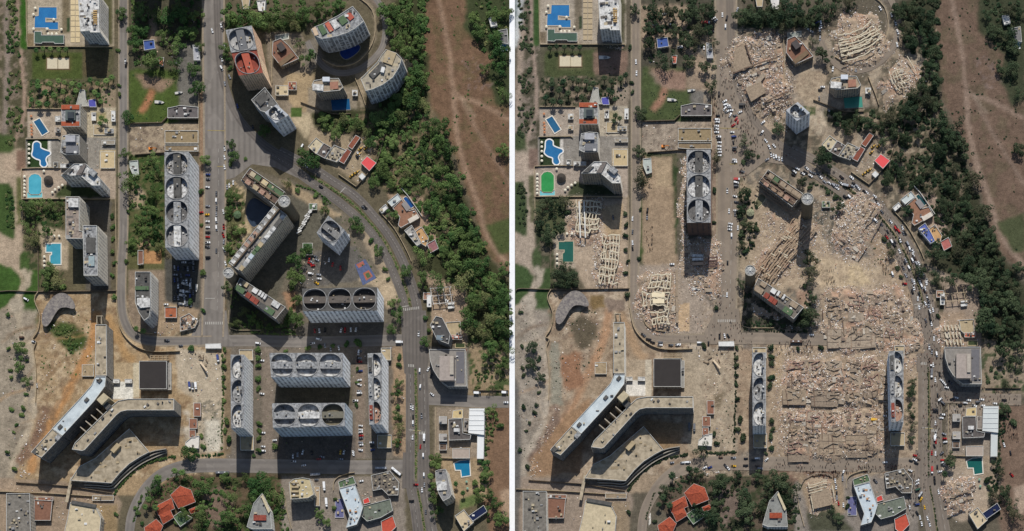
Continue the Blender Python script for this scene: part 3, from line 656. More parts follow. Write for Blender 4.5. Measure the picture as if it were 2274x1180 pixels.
def oval_tower(label, quad, h, n, axis, kind, wall, deck, floors, strip, depth=5.0, nm='apartment_tower', band_mat=None):
    """tower whose roof is a row of deep oval wells; quad is the roof top-left, top-right, bottom-right, bottom-left"""
    q = [G(x, y, h) for x, y in quad]
    def f(s, t):
        a = (q[0][0]*(1-s)+q[1][0]*s, q[0][1]*(1-s)+q[1][1]*s); d = (q[3][0]*(1-s)+q[2][0]*s, q[3][1]*(1-s)+q[2][1]*s)
        return (a[0]*(1-t)+d[0]*t, a[1]*(1-t)+d[1]*t)
    RIM = plain(C(168, 166, 162), 0.5, 0.4); wellw = plain(C(150, 150, 150), 0.4, 0.4)
    p = ccw(q); c = cent(p); root = thing(nm, WL(label), 'apartment tower', c)
    b = MB(); b.prism(p, 0, h-0.02, top=False); b.build('wall', wall, root)
    bm = band_mat or wall
    b = MB(); b.ring(offset(p, 0.14), offset(p, -0.05), 0, 0.3); me = b.mesh('floor_slab', [bm], (c[0], c[1], 0)); k = 3.0
    while k < h-2: link('floor_slab', me, root, (0, 0, k)); k += 2.95
    for u in range(n):
        lo, hi = u/n, (u+1)/n
        def g(s, t): return f(s, lo+(hi-lo)*t) if axis == 'v' else f(lo+(hi-lo)*s, t)
        if kind == 'full': cs, ct, rs, rt, s0, s1 = 0.5, 0.5, 0.46, 0.46, 0.02, 0.98
        elif kind == 'left': cs, ct, rs, rt, s0, s1 = 0.62, 0.5, 0.56, 0.47, 0.03, 0.80
        else: cs, ct, rs, rt, s0, s1 = 0.38, 0.5, 0.56, 0.47, 0.38, 0.95
        mc = (s0+s1)/2 if kind != 'full' else 0.5
        angs = sorted([2*math.pi*i/40 for i in range(40)]+[math.atan2(y-ct, x-mc) % (2*math.pi) for x in (0, 1) for y in (0, 1)])
        outer, hole, lip = [], [], []
        for a in angs:
            dx, dy = math.cos(a), math.sin(a)
            r = min(((1-mc)/dx if dx > 1e-9 else (-mc/dx if dx < -1e-9 else 9)), ((1-ct)/dy if dy > 1e-9 else (-ct/dy if dy < -1e-9 else 9)))
            # ray from (mc, ct) to the squarish oval, cut at s0 and s1
            lo_, hi_ = 0.0, r
            for _ in range(24):
                m = (lo_+hi_)/2; x, y = mc+dx*m, ct+dy*m
                if (abs((x-cs)/rs)**2.3+abs((y-ct)/rt)**2.3) < 1 and s0 <= x <= s1: lo_ = m
                else: hi_ = m
            outer.append((mc+dx*r, ct+dy*r)); hole.append((mc+dx*lo_, ct+dy*lo_)); k = min(lo_*1.045, (lo_+r)/2); lip.append((mc+dx*k, ct+dy*k))
        m = len(angs); V = []; Fc = []
        for ring_, z in ((outer, h), (lip, h), (lip, h+0.6), (hole, h+0.6), (hole, h-depth)):
            V += [(*g(*w), z) for w in ring_]
        # orientation: keep top faces up
        up = area2([g(*w) for w in outer]) > 0
        for k in range(4):
            for i in range(m):
                j = (i+1) % m; fc = [k*m+i, k*m+j, (k+1)*m+j, (k+1)*m+i]; Fc.append(fc if up else fc[::-1])
        b = MB(); b.add(V, Fc[:m]); b.add(V, Fc[m:3*m], 1); b.add(V, Fc[3*m:], 2); b.build('roof_well', [deck, RIM, wellw], root)
        b = MB(); hp = ccw([g(*w) for w in hole]); b.add([(x, y, h-depth+0.02) for x, y in hp], [list(range(m))])
        fo = b.build('well_floor', floors[u % len(floors)], root)
        if kind == 'full':
            sp = [(0.36, 0.05), (0.66, 0.05), (0.66, 0.95), (0.36, 0.95)] if axis == 'v' else [(0.05, 0.36), (0.95, 0.36), (0.95, 0.64), (0.05, 0.64)]
        else:
            sp = [(0.72, 0.36), (0.9, 0.36), (0.9, 0.64), (0.72, 0.64)] if kind == 'left' else [(0.06, 0.2), (0.3, 0.2), (0.3, 0.8), (0.06, 0.8)]
        b = MB(); b.prism([g(*w) for w in sp], h-depth if kind == 'full' else h-0.5, h-0.4 if kind == 'full' else h+1.6); b.build('roof_strip', strip[u % len(strip)], root)
        clutter(root, hp, h-depth+0.02, 8, 0.7, 2.4)
        clutter(root, ccw([g(*w) for w in sp]), (h-0.4 if kind == 'full' else h+1.6), 3, 0.8, 2.2)
    return root
def cyl(label, px, py, r, h, nm='stair_tower', own=False):
    x, y = G(px, py, h); root = thing(nm, label if own else WL(label), 'tower', (x, y))
    b = MB(); b.lathe(x, y, [(r, 0), (r, h-1.2)], 28, cap=False); b.build('wall', facade(C(112, 104, 88), su=2.4, fu=0.3, fv=0.3), root)
    b = MB(); b.lathe(x, y, [(r+0.25, h-1.4), (r+0.25, h), (r-0.5, h), (r-0.5, h-1.0)], 28, cap=False); b.build('parapet', plain(C(164, 160, 150), 0.2), root)
    b = MB(); b.lathe(x, y, [(r-0.4, h-1.0), (r*0.5, h-0.6), (0.4, h-0.2)], 28); b.build('roof', plain(C(176, 176, 172), 0.35, 0.6, c2=C(112, 110, 108)), root)
    for i in range(8):
        a = i*math.pi/4; b = MB(); b.beam((x, y, h-0.2), (x+math.cos(a)*(r-0.6), y+math.sin(a)*(r-0.6), h-0.75), 0.25, 0.25); b.build('roof_rib', plain(C(206, 204, 198), 0.1), root)
    b = MB(); b.lathe(x, y, [(0.9, h-0.4), (0.9, h+0.8)], 10); b.build('cap', plain(WHITE, 0.1), root)
    return root
def wall_line(label, pts, h=2.4, w=0.35, mat=None, nm='boundary_wall', n=1):
    if SIDE[0] == 'B': pts = [(max(q[0], 8), q[1]) for q in pts]
    p = [G(*q) for q in (smooth(pts, n) if n > 1 else pts)]; b = MB()
    base = p[0]
    L, Rr = [], []
    for i in range(len(p)):
        a, c = p[max(0, i-1)], p[min(len(p)-1, i+1)]; d = math.hypot(c[0]-a[0], c[1]-a[1]) or 1
        nx, ny = -(c[1]-a[1])/d*w/2, (c[0]-a[0])/d*w/2; L.append((p[i][0]+nx, p[i][1]+ny)); Rr.append((p[i][0]-nx, p[i][1]-ny))
    b.prism(L+Rr[::-1], 0, h)
    o = b.build(nm, mat or plain(C(150, 136, 116), 0.3), None, (base[0], base[1], 0)); return tag(o, WL(label), 'wall')
def pool(label, pts, c, c2, rim=C(214, 206, 190), w=1.1, sm=0):
    p = ccw([G(*q) for q in (smooth(pts, sm, True) if sm else pts)]); cc = cent(p)
    root = thing('swimming_pool', WL(label), 'pool', cc)
    b = MB(); b.ring(offset(p, w), p, 0.0, 0.5); b.build('pool_rim', plain(rim, 0.1), root)
    b = MB(); b.add([(x, y, 0.3) for x, y in p], [list(range(len(p)))]); b.build('water_surface', watermat(c, c2), root)
    return root
def tiled(label, pts, h, ridge, mat, wallc=C(190, 172, 144), nm='house', own=False):
    """hip roof: the eaves outline and the two ridge ends (pixels at eaves height)"""
    p = ccw([G(x, y, h) for x, y in pts]); c = cent(p); root = thing(nm, label if own else WL(label), 'house', c)
    b = MB(); b.prism(offset(p, -0.7), 0, h, top=False); b.build('wall', facade(wallc), root)
    r = [G(x, y, h) for x, y in ridge]; n = len(p); b = MB()
    V = [(x, y, h) for x, y in p]+[(x, y, h+1.8) for x, y in r]; Fc = []
    near = [min(range(len(r)), key=lambda k: (r[k][0]-x)**2+(r[k][1]-y)**2) for x, y in p]
    for i in range(n):
        j = (i+1) % n
        Fc.append([i, j, n+near[i]] if near[i] == near[j] else [i, j, n+near[j], n+near[i]])
    b.add(V, Fc); ro = b.build('roof', mat, root)
    for k in range(len(r)-1):
        b = MB(); b.beam((*r[k], h+1.75), (*r[k+1], h+1.75), 0.5, 0.25); b.build('ridge_cap', mat, ro, tuple(root.location))
    b = MB(); b.ring(offset(p, 0.12), offset(p, -0.25), h-0.35, h+0.02); b.build('eaves', plain(WHITE, 0.2), root)
    return root

RED = plain(C(164, 80, 54), 0.35, 0.5, c2=C(126, 60, 44), fine=2.5)
F_W = facade(C(240, 240, 236), su=3.2, fu=0.5, fv=0.42); F_BAL = facade(C(238, 240, 240), su=4.2, fu=0.7, fv=0.55, line=0.9)
F_TAN = facade(C(216, 202, 176), su=3.6, fu=0.6, fv=0.5); F_BRN = facade(C(164, 148, 124), su=2.6, fu=0.55, fv=0.7, line=1.0); F_GREY = facade(C(168, 166, 160)); F_DRK = facade(C(128, 122, 112), su=3, fu=0.6)
F_HATCH = facade(C(242, 244, 244), su=4.8, fu=0.42, fv=0.7, win=(0.05, 0.055, 0.065)); F_CRM = facade(C(240, 230, 206), su=4.0, fu=0.6, fv=0.5)
D_GRAY = plain(C(164, 164, 162), 0.5, 0.35, c2=C(96, 96, 96)); D_DRK = plain(C(92, 90, 86), 0.35, 0.3); D_WHT = plain(C(216, 214, 208), 0.35, 0.3, c2=C(140, 138, 134)); D_RED = plain(C(146, 76, 62), 0.35, 0.3); D_BLUE = plain(C(190, 200, 204), 0.2, 0.15)
D_TAN = plain(C(178, 160, 128), 0.25, 0.2); D_GRN = plain(C(88, 108, 78), 0.2, 0.4); D_BRN = plain(C(132, 96, 78), 0.25, 0.4); D_PINK = plain(C(150, 112, 96), 0.3, 0.5, c2=C(176, 150, 128)); D_BLK = plain(C(56, 52, 50), 0.15, 0.1)

SLABD = plain(C(160, 142, 120), 0.35, 0.5)
def skeleton(pts_l, pts_r, h, mat, root, n=4):     # open concrete cross walls between two wings
    for k in range(n):
        t = (k+0.5)/n; a = [pts_l[0][i]*(1-t)+pts_l[1][i]*t for i in (0, 1)]; c = [pts_r[0][i]*(1-t)+pts_r[1][i]*t for i in (0, 1)]
        b = MB(); b.beam((*G(*a, h), 0), (*G(*c, h), 0), 1.0, h); b.build('cross_wall', mat, root)

for s in 'AB':
    site(s); A = s == 'A'
    # --- western seafront
    r = bld('white-roofed tower block beside the stepped blue pool', [(173, -12), (220, -12), (220, 60), (222, 72), (200, 72), (199, 68), (178, 70)], 36, F_W, D_WHT, prot=0.42, n=16, patch=6)
    for i in range(8): pbox(r, 'pergola_slat', 211, 24+i*4.2, 9, 1.8, 0, 35.0, 36.3, plain(C(196, 164, 110), 0.1))
    r = bld('tower with orange roof terraces and a sunken plant deck', [(136, 233), (178, 233), (178, 281), (137, 281)], 26, F_TAN, D_GRAY, n=6)
    for y in (238, 275): pbox(r, 'roof_terrace', 156, y, 40, 10, 0, 25.0, 26.2, plain(C(168, 88, 60), 0.3))
    pbox(r, 'plant_deck', 156, 256, 22, 22, 0, 25, 28.5, plain(C(96, 104, 100), 0.2)); pbox(r, 'plant_core', 157, 256, 14, 14, 0, 28.5, 30, plain(C(60, 66, 70), 0.2))
    r = bld('grey setback tower next to the clover-shaped pool', [(139, 302), (156, 298), (176, 300), (176, 343), (144, 343), (134, 338)], 30, F_DRK, D_GRAY, n=10, patch=3)
    pbox(r, 'stair_head', 156, 308, 22, 14, 0, 29.2, 32.5, plain(C(170, 170, 172), 0.2)); pbox(r, 'water_tank', 160, 332, 28, 16, 0, 29.2, 31.5, plain(C(120, 120, 122), 0.2)); pbox(r, 'roof_hatch', 167, 338, 6, 5, 0, 31.5, 33, UNITM[0])
    r = bld('bent two-wing tower with a white roof stripe', [(135, 390), (164, 364), (191, 364), (222, 396), (222, 412), (204, 412), (178, 390)], 38, F_BAL if A else F_BRN, D_WHT, n=7)
    blockpart(r, 'roof_strip', [(138, 388), (152, 375), (163, 375), (150, 388)], 37.1, 38.8, D_DRK); blockpart(r, 'roof_strip', [(168, 389), (181, 366), (191, 366), (180, 389)], 37.1, 38.8, plain(C(120, 112, 106), 0.3)); pbox(r, 'stair_head', 205, 383, 17, 13, 40, 37.1, 41, D_GRAY)
    if A:
        r = bld('cream tower with curved balconies above the garden pool', [(146, 437), (176, 437), (176, 512), (184, 514), (184, 530), (146, 530)], 38, F_CRM, plain(C(158, 144, 130), 0.35, 0.4, c2=C(112, 100, 92)), prot=0.42, n=10, patch=3)
        pbox(r, 'stair_head', 163, 450, 22, 20, 0, 37, 40, D_WHT)
        r = bld('cream tower standing corner to corner with its twin', [(184, 501), (215, 501), (217, 612), (186, 612)], 40, F_CRM, D_GRAY, prot=0.42, n=9, patch=3)
        pbox(r, 'roof_strip', 201, 545, 20, 34, 0, 39, 41, D_DRK); pbox(r, 'skylight', 203, 580, 13, 22, 0, 39, 40.6, plain(C(150, 164, 164), 0.2))
        r = bld('slim white tower with green roof lawn at the street bend', [(300, 604), (334, 604), (334, 684), (331, 704), (320, 712), (308, 694), (300, 672)], 33, F_W, D_DRK, prot=0.42, n=8)
        pbox(r, 'roof_lawn', 315, 640, 30, 8, 0, 32, 33.4, D_GRN); blockpart(r, 'roof_deck', [(305, 662), (333, 662), (333, 682), (312, 684), (304, 676)], 32, 34.5, D_WHT)
    if A:
        bld('tall slab north of the wooded lot', [(276, -190), (330, -190), (330, -100), (276, -100)], 62, F_W, D_GRAY, n=4); bld('tall square tower north of the boat field', [(352, -180), (424, -180), (424, -92), (352, -92)], 66, F_W, D_GRAY, n=4)
    # --- the oval-roofed towers
    fl = [plain(C(60, 58, 58), 0.5, 0.7, c2=C(206, 204, 200)), plain(C(224, 224, 222), 0.3, 0.5, c2=C(120, 118, 116)), plain(C(112, 110, 108), 0.45, 0.5), plain(C(150, 148, 146), 0.45, 0.5)]
    if A: oval_tower('long oval-roofed tower of four wells beside the tree-lined avenue', [(365, 338), (419, 338), (419, 550), (367, 550)], 46, 4, 'v', 'full', facade(C(242, 242, 240), su=4.6, fu=0.4, fv=0.5), D_GRAY, fl, [D_DRK, D_DRK, D_GRAY, D_WHT])
    else:
        oval_tower('oval-roofed tower of three wells left standing over rubble', [(365, 338), (419, 338), (419, 500), (366, 500)], 46, 3, 'v', 'full', facade(C(112, 92, 82), su=6, fu=0.25, fv=0.6, line=1.0), D_GRAY, fl, [D_DRK, D_DRK, D_GRAY])
    if A:
        oval_tower('grey-decked oval tower joined to the red-decked one', [(501, 67), (559, 57), (570, 110), (513, 117)], 46, 1, 'v', 'full', facade(C(220, 186, 156), su=2.6, fu=0.36), D_GRAY, [plain(C(170, 168, 164), 0.2)], [plain(C(112, 112, 112), 0.15)])
        oval_tower('red-decked oval tower joined to the grey-decked one', [(514, 118), (570, 111), (584, 162), (530, 168)], 45, 1, 'v', 'full', facade(C(228, 200, 168), su=2.6, fu=0.4), D_RED, [D_RED], [plain(C(176, 92, 72), 0.2)])
        oval_tower('dark-roofed oval slab with six rimmed wells below the court', [(671, 641), (837, 638), (837, 690), (672, 692)], 46, 3, 'h', 'full', F_HATCH, D_DRK, [plain(C(84, 80, 74), 0.3)], [plain(C(104, 96, 88), 0.3)])
        oval_tower('white oval slab with green-tinted middle bays facing the car yard', [(598, 784), (761, 784), (761, 838), (602, 838)], 46, 3, 'h', 'full', F_HATCH, D_GRAY, [D_WHT], [D_GRAY])
        oval_tower('white oval slab casting shade over the lower car park', [(604, 896), (766, 895), (766, 947), (606, 950)], 46, 3, 'h', 'full', facade(C(210, 220, 226), su=4.8, fu=0.45), D_GRAY, [D_GRAY, D_WHT, plain(C(120, 112, 92), 0.3)], [D_GRAY, D_WHT, plain(C(116, 112, 98), 0.2)])
        oval_tower('small twin-well oval tower above the basketball court', [(703, 517), (729, 479), (766, 511), (741, 547)], 34, 1, 'v', 'full', facade(C(234, 236, 238), su=4), D_GRAY, [plain(C(96, 94, 92), 0.4, 0.5, c2=C(200, 198, 194))], [plain(C(130, 128, 124), 0.3)])
    oval_tower('narrow tower with three half-oval wells opening east beside the yard', [(512, 788), (542, 788), (542, 951), (513, 951)], 44, 3, 'v', 'left', F_W, D_GRAY, [D_WHT, D_GRAY, D_WHT], [D_GRAY])
    oval_tower('narrow tower with three half-oval wells beside the boulevard', [(816, 785), (848, 784), (848, 943), (820, 943)], 44, 3, 'v', 'right', facade(C(242, 242, 240), su=4.6, fu=0.42), D_GRAY, [D_WHT, D_WHT, D_PINK], [D_DRK, D_GRAY, D_RED])
    bld('low entrance podium at the north foot of the half-oval tower', [(531, 777), (561, 777), (562, 800), (532, 800)], 5, F_TAN, D_TAN, 'podium', n=1, bands=False)
    bld('low entrance podium at the south foot of the half-oval tower', [(533, 968), (563, 968), (563, 1000), (534, 1000)], 4, F_TAN, D_TAN, 'podium', n=2, bands=False)
    bld('low podium north of the boulevard half-oval tower', [(846, 773), (868, 773), (868, 800), (848, 800)], 5, F_TAN, D_TAN, 'podium', n=1, bands=False)
    bld('low podium south of the boulevard half-oval tower', [(838, 966), (869, 966), (869, 995), (838, 995)], 4, F_TAN, D_TAN, 'podium', n=1, bands=False)
    # --- hill of curved towers
    r = bld('brown-roofed villa block with terrace steps', [(606, 92), (623, 85), (640, 100), (664, 130), (624, 148), (604, 122)], 9, F_BRN, D_BRN, 'villa_block', n=2, bands=False)
    pbox(r, 'stair_head', 624, 104, 14, 18, -35, 8.1, 13, plain(C(80, 74, 72), 0.2)); pbox(r, 'roof_step', 636, 132, 38, 10, -38, 8.1, 9.6, plain(C(120, 100, 78), 0.2))
    if A:
        r = bld('curved tower with green and white roof terraces on the knoll', [(691, 66), (700, 59), (716, 53), (732, 44), (752, 34), (770, 22), (783, 14), (797, 30), (808, 47), (790, 62), (772, 72), (752, 79), (730, 84), (714, 86), (702, 80)], 40, F_BAL, D_GRAY, prot=0.42, n=5, patch=2)
        for x, y, w, d, a, m in ((716, 66, 12, 22, -30, D_GRN), (731, 60, 10, 22, -30, plain(C(186, 104, 84), 0.2)), (744, 54, 14, 20, -32, D_WHT), (761, 45, 16, 18, -35, D_GRN), (777, 36, 12, 16, -38, plain(C(176, 92, 76), 0.2)), (700, 70, 9, 18, -20, plain(C(196, 172, 144), 0.1))): pbox(r, 'roof_terrace', x, y, w, d, a, 39.1, 40.4, m)
        r = bld('curved stepped tower with rooftop gardens above two pools', [(801, 175), (818, 158), (838, 138), (846, 124), (857, 110), (880, 118), (892, 130), (886, 150), (872, 172), (850, 188), (828, 198), (812, 202)], 40, F_BAL, plain(C(170, 160, 140), 0.3), prot=0.42, n=14, patch=3)
        pbox(r, 'roof_terrace', 865, 128, 22, 28, 20, 39.1, 40.6, D_TAN); pbox(r, 'plant_deck', 838, 156, 40, 14, -45, 39.1, 40.8, D_DRK); pbox(r, 'roof_lounge', 850, 155, 8, 12, 15, 40.8, 42, UNITM[0])
        r = bld('dark terraced block stepping down behind the white oval tower', [(558, 222), (588, 194), (620, 236), (608, 244), (592, 250), (578, 246)], 34, F_GREY, plain(C(110, 108, 104), 0.35), n=6, patch=3)
        blockpart(r, 'roof_deck', [(566, 222), (586, 203), (598, 218), (578, 236)], 33.1, 35, D_DRK)
    else: pass
    oval_tower('lone white oval-topped tower over the boulevard bend', [(588, 250), (614, 232), (641, 256), (612, 274)], 42, 1, 'v', 'left', facade(C(240, 242, 242), su=4.4, fu=0.4), plain(C(176, 178, 180), 0.2), [D_WHT], [plain(C(180, 188, 194), 0.1)])
    r = bld('white-decked block above the kidney pool terrace', [(692, 190), (697, 179), (725, 174), (752, 174), (762, 194), (754, 201), (706, 205)], 26, F_BRN, plain(C(164, 148, 126), 0.3), n=5)
    pbox(r, 'roof_deck', 706, 194, 24, 14, 4, 25.1, 27.5, D_WHT); pbox(r, 'stair_head', 724, 176, 16, 10, 0, 25.1, 28.5, plain(C(200, 204, 208), 0.1)); pbox(r, 'roof_terrace', 742, 190, 18, 16, -5, 25.1, 26.4, plain(C(160, 116, 96), 0.2))
    # --- hotel of three wings and two round stair towers
    rs = plain(C(150, 126, 104), 0.3)
    HW = 28 if A else 15; GH[0] = 0.0 if A else 13.0; dusty = (lambda m: m) if A else (lambda m: R.choice([m, SLABD, SLABD]))
    r = bld('upper hotel wing with green stepped terraces', [(535, 400), (555, 373), (632, 426), (609, 456)], HW, F_BRN, plain(C(104, 86, 76), 0.35), n=6, ang=-0.6)
    for t, m in ((0.14, UNITM[3]), (0.27, D_GRN), (0.47, plain(C(196, 178, 140), 0.1)), (0.65, D_GRN), (0.86, D_GRN)): pbox(r, 'roof_terrace', 550+t*78, 382+t*54, 14 if t != 0.86 else 24, 14, 35, HW-0.9, HW+0.8, dusty(m))
    for t in (0.1, 0.35, 0.55, 0.75): pbox(r, 'roof_room', 544+t*68, 400+t*48, 12, 10, 35, HW-0.9, HW+2, R.choice([rs, D_TAN, D_PINK]))
    for k in range(2):
        a, c = ((547, 385), (625, 439)) if k == 0 else ((537, 397), (610, 451)); b = MB(); b.beam((*G(*a, HW+1), HW-0.5), (*G(*c, HW+1), HW-0.5), 1.2, 1.8); b.build('roof_beam', plain(C(110, 96, 80), 0.2), r)
    GH[0] = 0.0
    if A:
        r = bld('long hotel wing with ribbed brown flank', [(508, 584), (609, 456), (637, 478), (536, 605)], 40, facade(C(216, 202, 176), su=2.2, fu=0.5, fv=0.66, line=1.0), plain(C(150, 146, 138), 0.35), n=10, ang=0.9)
        b = MB(); b.beam((*G(519, 592, 40), 39), (*G(621, 465, 40), 39), 1.5, 3.0); b.build('roof_spine', plain(C(96, 84, 70), 0.2), r)
        for k in range(14):
            t = (k+0.5)/14; pbox(r, 'roof_terrace', 527+t*98+6, 598-t*122+2, 11, 9, -51, 39.1, 40.3+R.random()*1.6, R.choice([D_WHT, D_GRN, D_TAN, D_GRAY, D_DRK, D_BLUE]))
        for k in range(10):
            t = (k+0.5)/10; pbox(r, 'roof_walk', 513+t*98, 587-t*124, 8, 11, -51, 39.1, 39.8, R.choice([D_GRAY, D_PINK, D_WHT]))
    cyl('round concrete stair tower between the upper hotel wings', 631, 447, 6.4, 52)
    cyl('round concrete stair tower at the hotel corner by the avenue', 507, 606, 5.7, 45)
    HW = 28 if A else 18; GH[0] = 0.0 if A else 10.0
    r = bld('lower hotel wing with red rooms and green terraces', [(521, 641), (533, 617), (634, 682), (612, 708)], HW, F_BRN, plain(C(120, 112, 102), 0.3), n=5, ang=-0.6)
    for x, y, w, d, m in ((533, 643, 22, 12, D_GRN), (551, 656, 11, 12, D_RED), (561, 664, 10, 12, plain(C(150, 76, 62), 0.2)), (569, 670, 9, 12, D_RED), (582, 680, 16, 12, D_DRK), (598, 690, 22, 13, D_GRN), (612, 676, 18, 12, D_WHT), (566, 646, 12, 10, UNITM[0]), (577, 651, 5, 12, D_WHT), (583, 655, 5, 12, D_WHT), (589, 659, 5, 12, D_WHT), (544, 631, 14, 10, D_TAN)): pbox(r, 'roof_terrace', x, y, w, d, 33, HW-0.9, HW+0.6+R.random(), dusty(m))
    GH[0] = 0.0
    # --- unfinished three-armed complex
    cm = plain(C(176, 162, 138), 0.3, 0.2, c2=C(136, 124, 104)); cb = facade(C(120, 114, 104), su=6, fu=0.9, fv=0.6, line=1.0)
    r = bld('long north arm of the unfinished concrete complex', [(212, 721), (236, 721), (237, 834), (212, 834)], 27, cb, cm, 'unfinished_building', n=6)
    for x in (215, 225): pbox(r, 'frame_post', x, 710, 2, 18, 0, 0, 27, cm)
    pbox(r, 'frame_beam', 221, 702, 14, 2, 0, 24, 27.2, cm)
    r = bld('pale blue roofed arm of the unfinished concrete complex', [(212, 836), (235, 836), (233, 858), (208, 892), (138, 968), (116, 951), (182, 880), (203, 856)], 32, cb, plain(C(196, 204, 204), 0.2, 0.12, c2=C(168, 176, 178)), 'unfinished_building', n=2)
    for x, y in ((221, 845), (192, 888), (133, 948)): pbox(r, 'roof_opening', x, y, 10, 7, -48, 31.1, 32.6, D_DRK)
    r = bld('bare concrete end arm of the unfinished complex', [(116, 952), (137, 969), (92, 1016), (69, 1004)], 32, cb, cm, 'unfinished_building', n=6)
    pbox(r, 'lift_shaft', 128, 972, 12, 10, -48, 31, 34, D_GRAY); pbox(r, 'lift_shaft', 78, 1003, 12, 9, -42, 28, 33, D_DRK)
    r = bld('angled east wing of the unfinished complex with open cross walls', [(386, 886), (284, 886), (262, 890), (248, 902), (166, 984), (160, 998), (182, 1001), (188, 999), (258, 922), (268, 914), (282, 911), (386, 911)], 32, cb, cm, 'unfinished_building', n=8, ang=0.8)
    skeleton(((232, 888), (172, 955)), ((252, 906), (192, 972)), 31.5, plain(C(170, 158, 140), 0.2), r, 5)
    pbox(r, 'plant_room', 228, 886, 22, 16, -45, 0, 38, plain(C(184, 170, 140), 0.2)); pbox(r, 'plant_room', 236, 900, 14, 18, -45, 0, 33, D_DRK)
    r = bld('curved concrete podium below the unfinished complex', [(156, 1067), (176, 1036), (211, 1018), (287, 952), (331, 1004), (312, 1014), (287, 1030), (266, 1050), (247, 1073)], 9, F_TAN, cm, 'podium', n=8, bands=False, patch=8, mats=[cm, plain(C(150, 134, 108), 0.2), D_TAN])
    pbox(r, 'podium_room', 256, 995, 22, 10, -48, 8, 13, D_TAN)
    for k in range(3):
        st = [(247+k*2, 1076+k*5), (266+k*4, 1057+k*4), (290+k*4, 1036+k*4), (314+k*4, 1020+k*4), (340+k*6, 1006+k*4), (372, 1000+k*3)]
        wall_line(['upper', 'middle', 'lower'][k]+' curved terrace wall below the concrete podium', [(190, 1074+k*5), (220, 1075+k*5)]+st, 7-2*k, 0.9, plain(C(160, 152, 138), 0.2), 'terrace_wall', 4)
    r = bld('square black-roofed hall inside the building site', [(309, 802), (370, 802), (370, 864), (309, 864)], 10, F_GREY, D_BLK, 'hall', n=0, bands=False, par=0.3)
    for k in range(5): pbox(r, 'frame_beam', 337+k*9-3, 795, 2, 12, 0, 4, 6, plain(C(150, 132, 106), 0.2))
    for k in range(3): pbox(r, 'frame_beam', 354, 790+k*5, 40, 1.6, 0, 4, 6.2, plain(C(150, 132, 106), 0.2))
    p = [(94, 697), (109, 669), (127, 653), (145, 652), (160, 664), (167, 682), (160, 686), (148, 683), (133, 685), (122, 698), (113, 714), (103, 725), (94, 720)]
    q = ccw([G(x, y, 6) for x, y in smooth(p, 3, True)]); c = cent(q)
    t = thing('boomerang_canopy', 'grey boomerang-shaped canopy on the edge of the building site '+where(), 'canopy', c)
    b = MB(); b.prism(q, 5.2, 6, bottom=True); b.build('roof', plain(C(108, 102, 100), 0.35, 0.4, c2=C(146, 138, 128)), t)
    b = MB(); b.prism(offset(q, -3.0), 0, 5.2, top=False); b.build('wall', F_DRK, t)
    for lab, x0, y0 in (('west', 257, 848), ('east', 285, 848)): bld('small white roof light box on the '+lab+' side of the site slab', [(x0-8, y0-6), (x0+8, y0-6), (x0+8, y0+3), (x0-8, y0+3)], 3.5, F_GREY, D_WHT, 'roof_light', n=0, bands=False, par=0.3)
    # --- south-west corner
    r = bld('grey stained block at the coast corner', [(14, 1096), (66, 1096), (68, 1200), (14, 1200)], 20, F_TAN, plain(C(128, 122, 112), 0.4, 0.3), n=14)
    bld('brown-roofed shed beside the footbridge', [(76, 1110), (116, 1112), (112, 1156), (76, 1156)], 5, F_BRN, D_BRN, 'shed', n=3, bands=False)
    r = bld('pale flat-roofed block reached by the footbridge', [(156, 1116), (212, 1126), (224, 1150), (220, 1200), (138, 1200), (150, 1150)], 14, F_TAN, plain(C(196, 180, 148), 0.25), n=4)
    pbox(r, 'roof_grille', 186, 1120, 56, 8, 10, 13, 14.6, D_DRK)
    b = MB(); x = G(162, 1062); y = G(152, 1118); b.beam((*x, 4), (*y, 6), 3.4, 0.6); o = b.build('footbridge', cm, None, (*x, 0)); tag(o, 'narrow concrete footbridge from the podium to the pale block '+where(), 'bridge')
    tiled('main orange-tiled villa roof among the trees', [(378, 1100), (400, 1079), (424, 1088), (434, 1115), (396, 1130), (386, 1112)], 6, [(393, 1104), (414, 1100)], RED)
    tiled('orange-tiled villa wing beside the curved street', [(342, 1126), (381, 1106), (388, 1130), (352, 1145)], 5, [(357, 1132), (375, 1120)], RED)
    tiled('small square orange-tiled villa wing', [(353, 1144), (378, 1132), (386, 1150), (362, 1165)], 5, [(365, 1150), (374, 1145)], RED)
    tiled('orange-tiled gatehouse at the lower villa corner', [(320, 1172), (347, 1153), (362, 1168), (350, 1195), (325, 1195)], 5, [(338, 1172), (345, 1180)], RED)
    tiled('tiny orange-tiled garden pavilion', [(419, 1132), (436, 1125), (442, 1136), (424, 1142)], 4, [(427, 1135), (433, 1132)], RED)
    bld('green terrace link between the villa wings', [(384, 1148), (400, 1136), (428, 1150), (400, 1170)], 3.5, F_TAN, D_GRN, 'terrace', n=1, bands=False)
    # --- south centre and south east
    r = bld('wedge-shaped white house on the southern slope', [(563, 1118), (582, 1096), (600, 1135), (604, 1175), (560, 1175), (548, 1170)], 16, F_W, plain(C(140, 140, 134), 0.3), 'wedge_house', n=5)
    blockpart(r, 'roof_strip', [(583, 1098), (600, 1135), (596, 1140), (580, 1104)], 15, 17.5, plain(C(196, 182, 150), 0.2)); pbox(r, 'roof_terrace', 577, 1150, 28, 12, 0, 15, 17, D_RED if A else RED)
    if A:
        r = bld('cream block with a rounded front and open roof rooms', [(642, 1072), (652, 1064), (672, 1061), (688, 1064), (697, 1098), (684, 1106), (645, 1109)], 20, F_TAN, plain(C(190, 174, 136), 0.25), n=8)
        for y in (1072, 1082, 1092, 1102): pbox(r, 'roof_room', 655, y, 16, 3, 0, 19, 21.5, D_TAN)
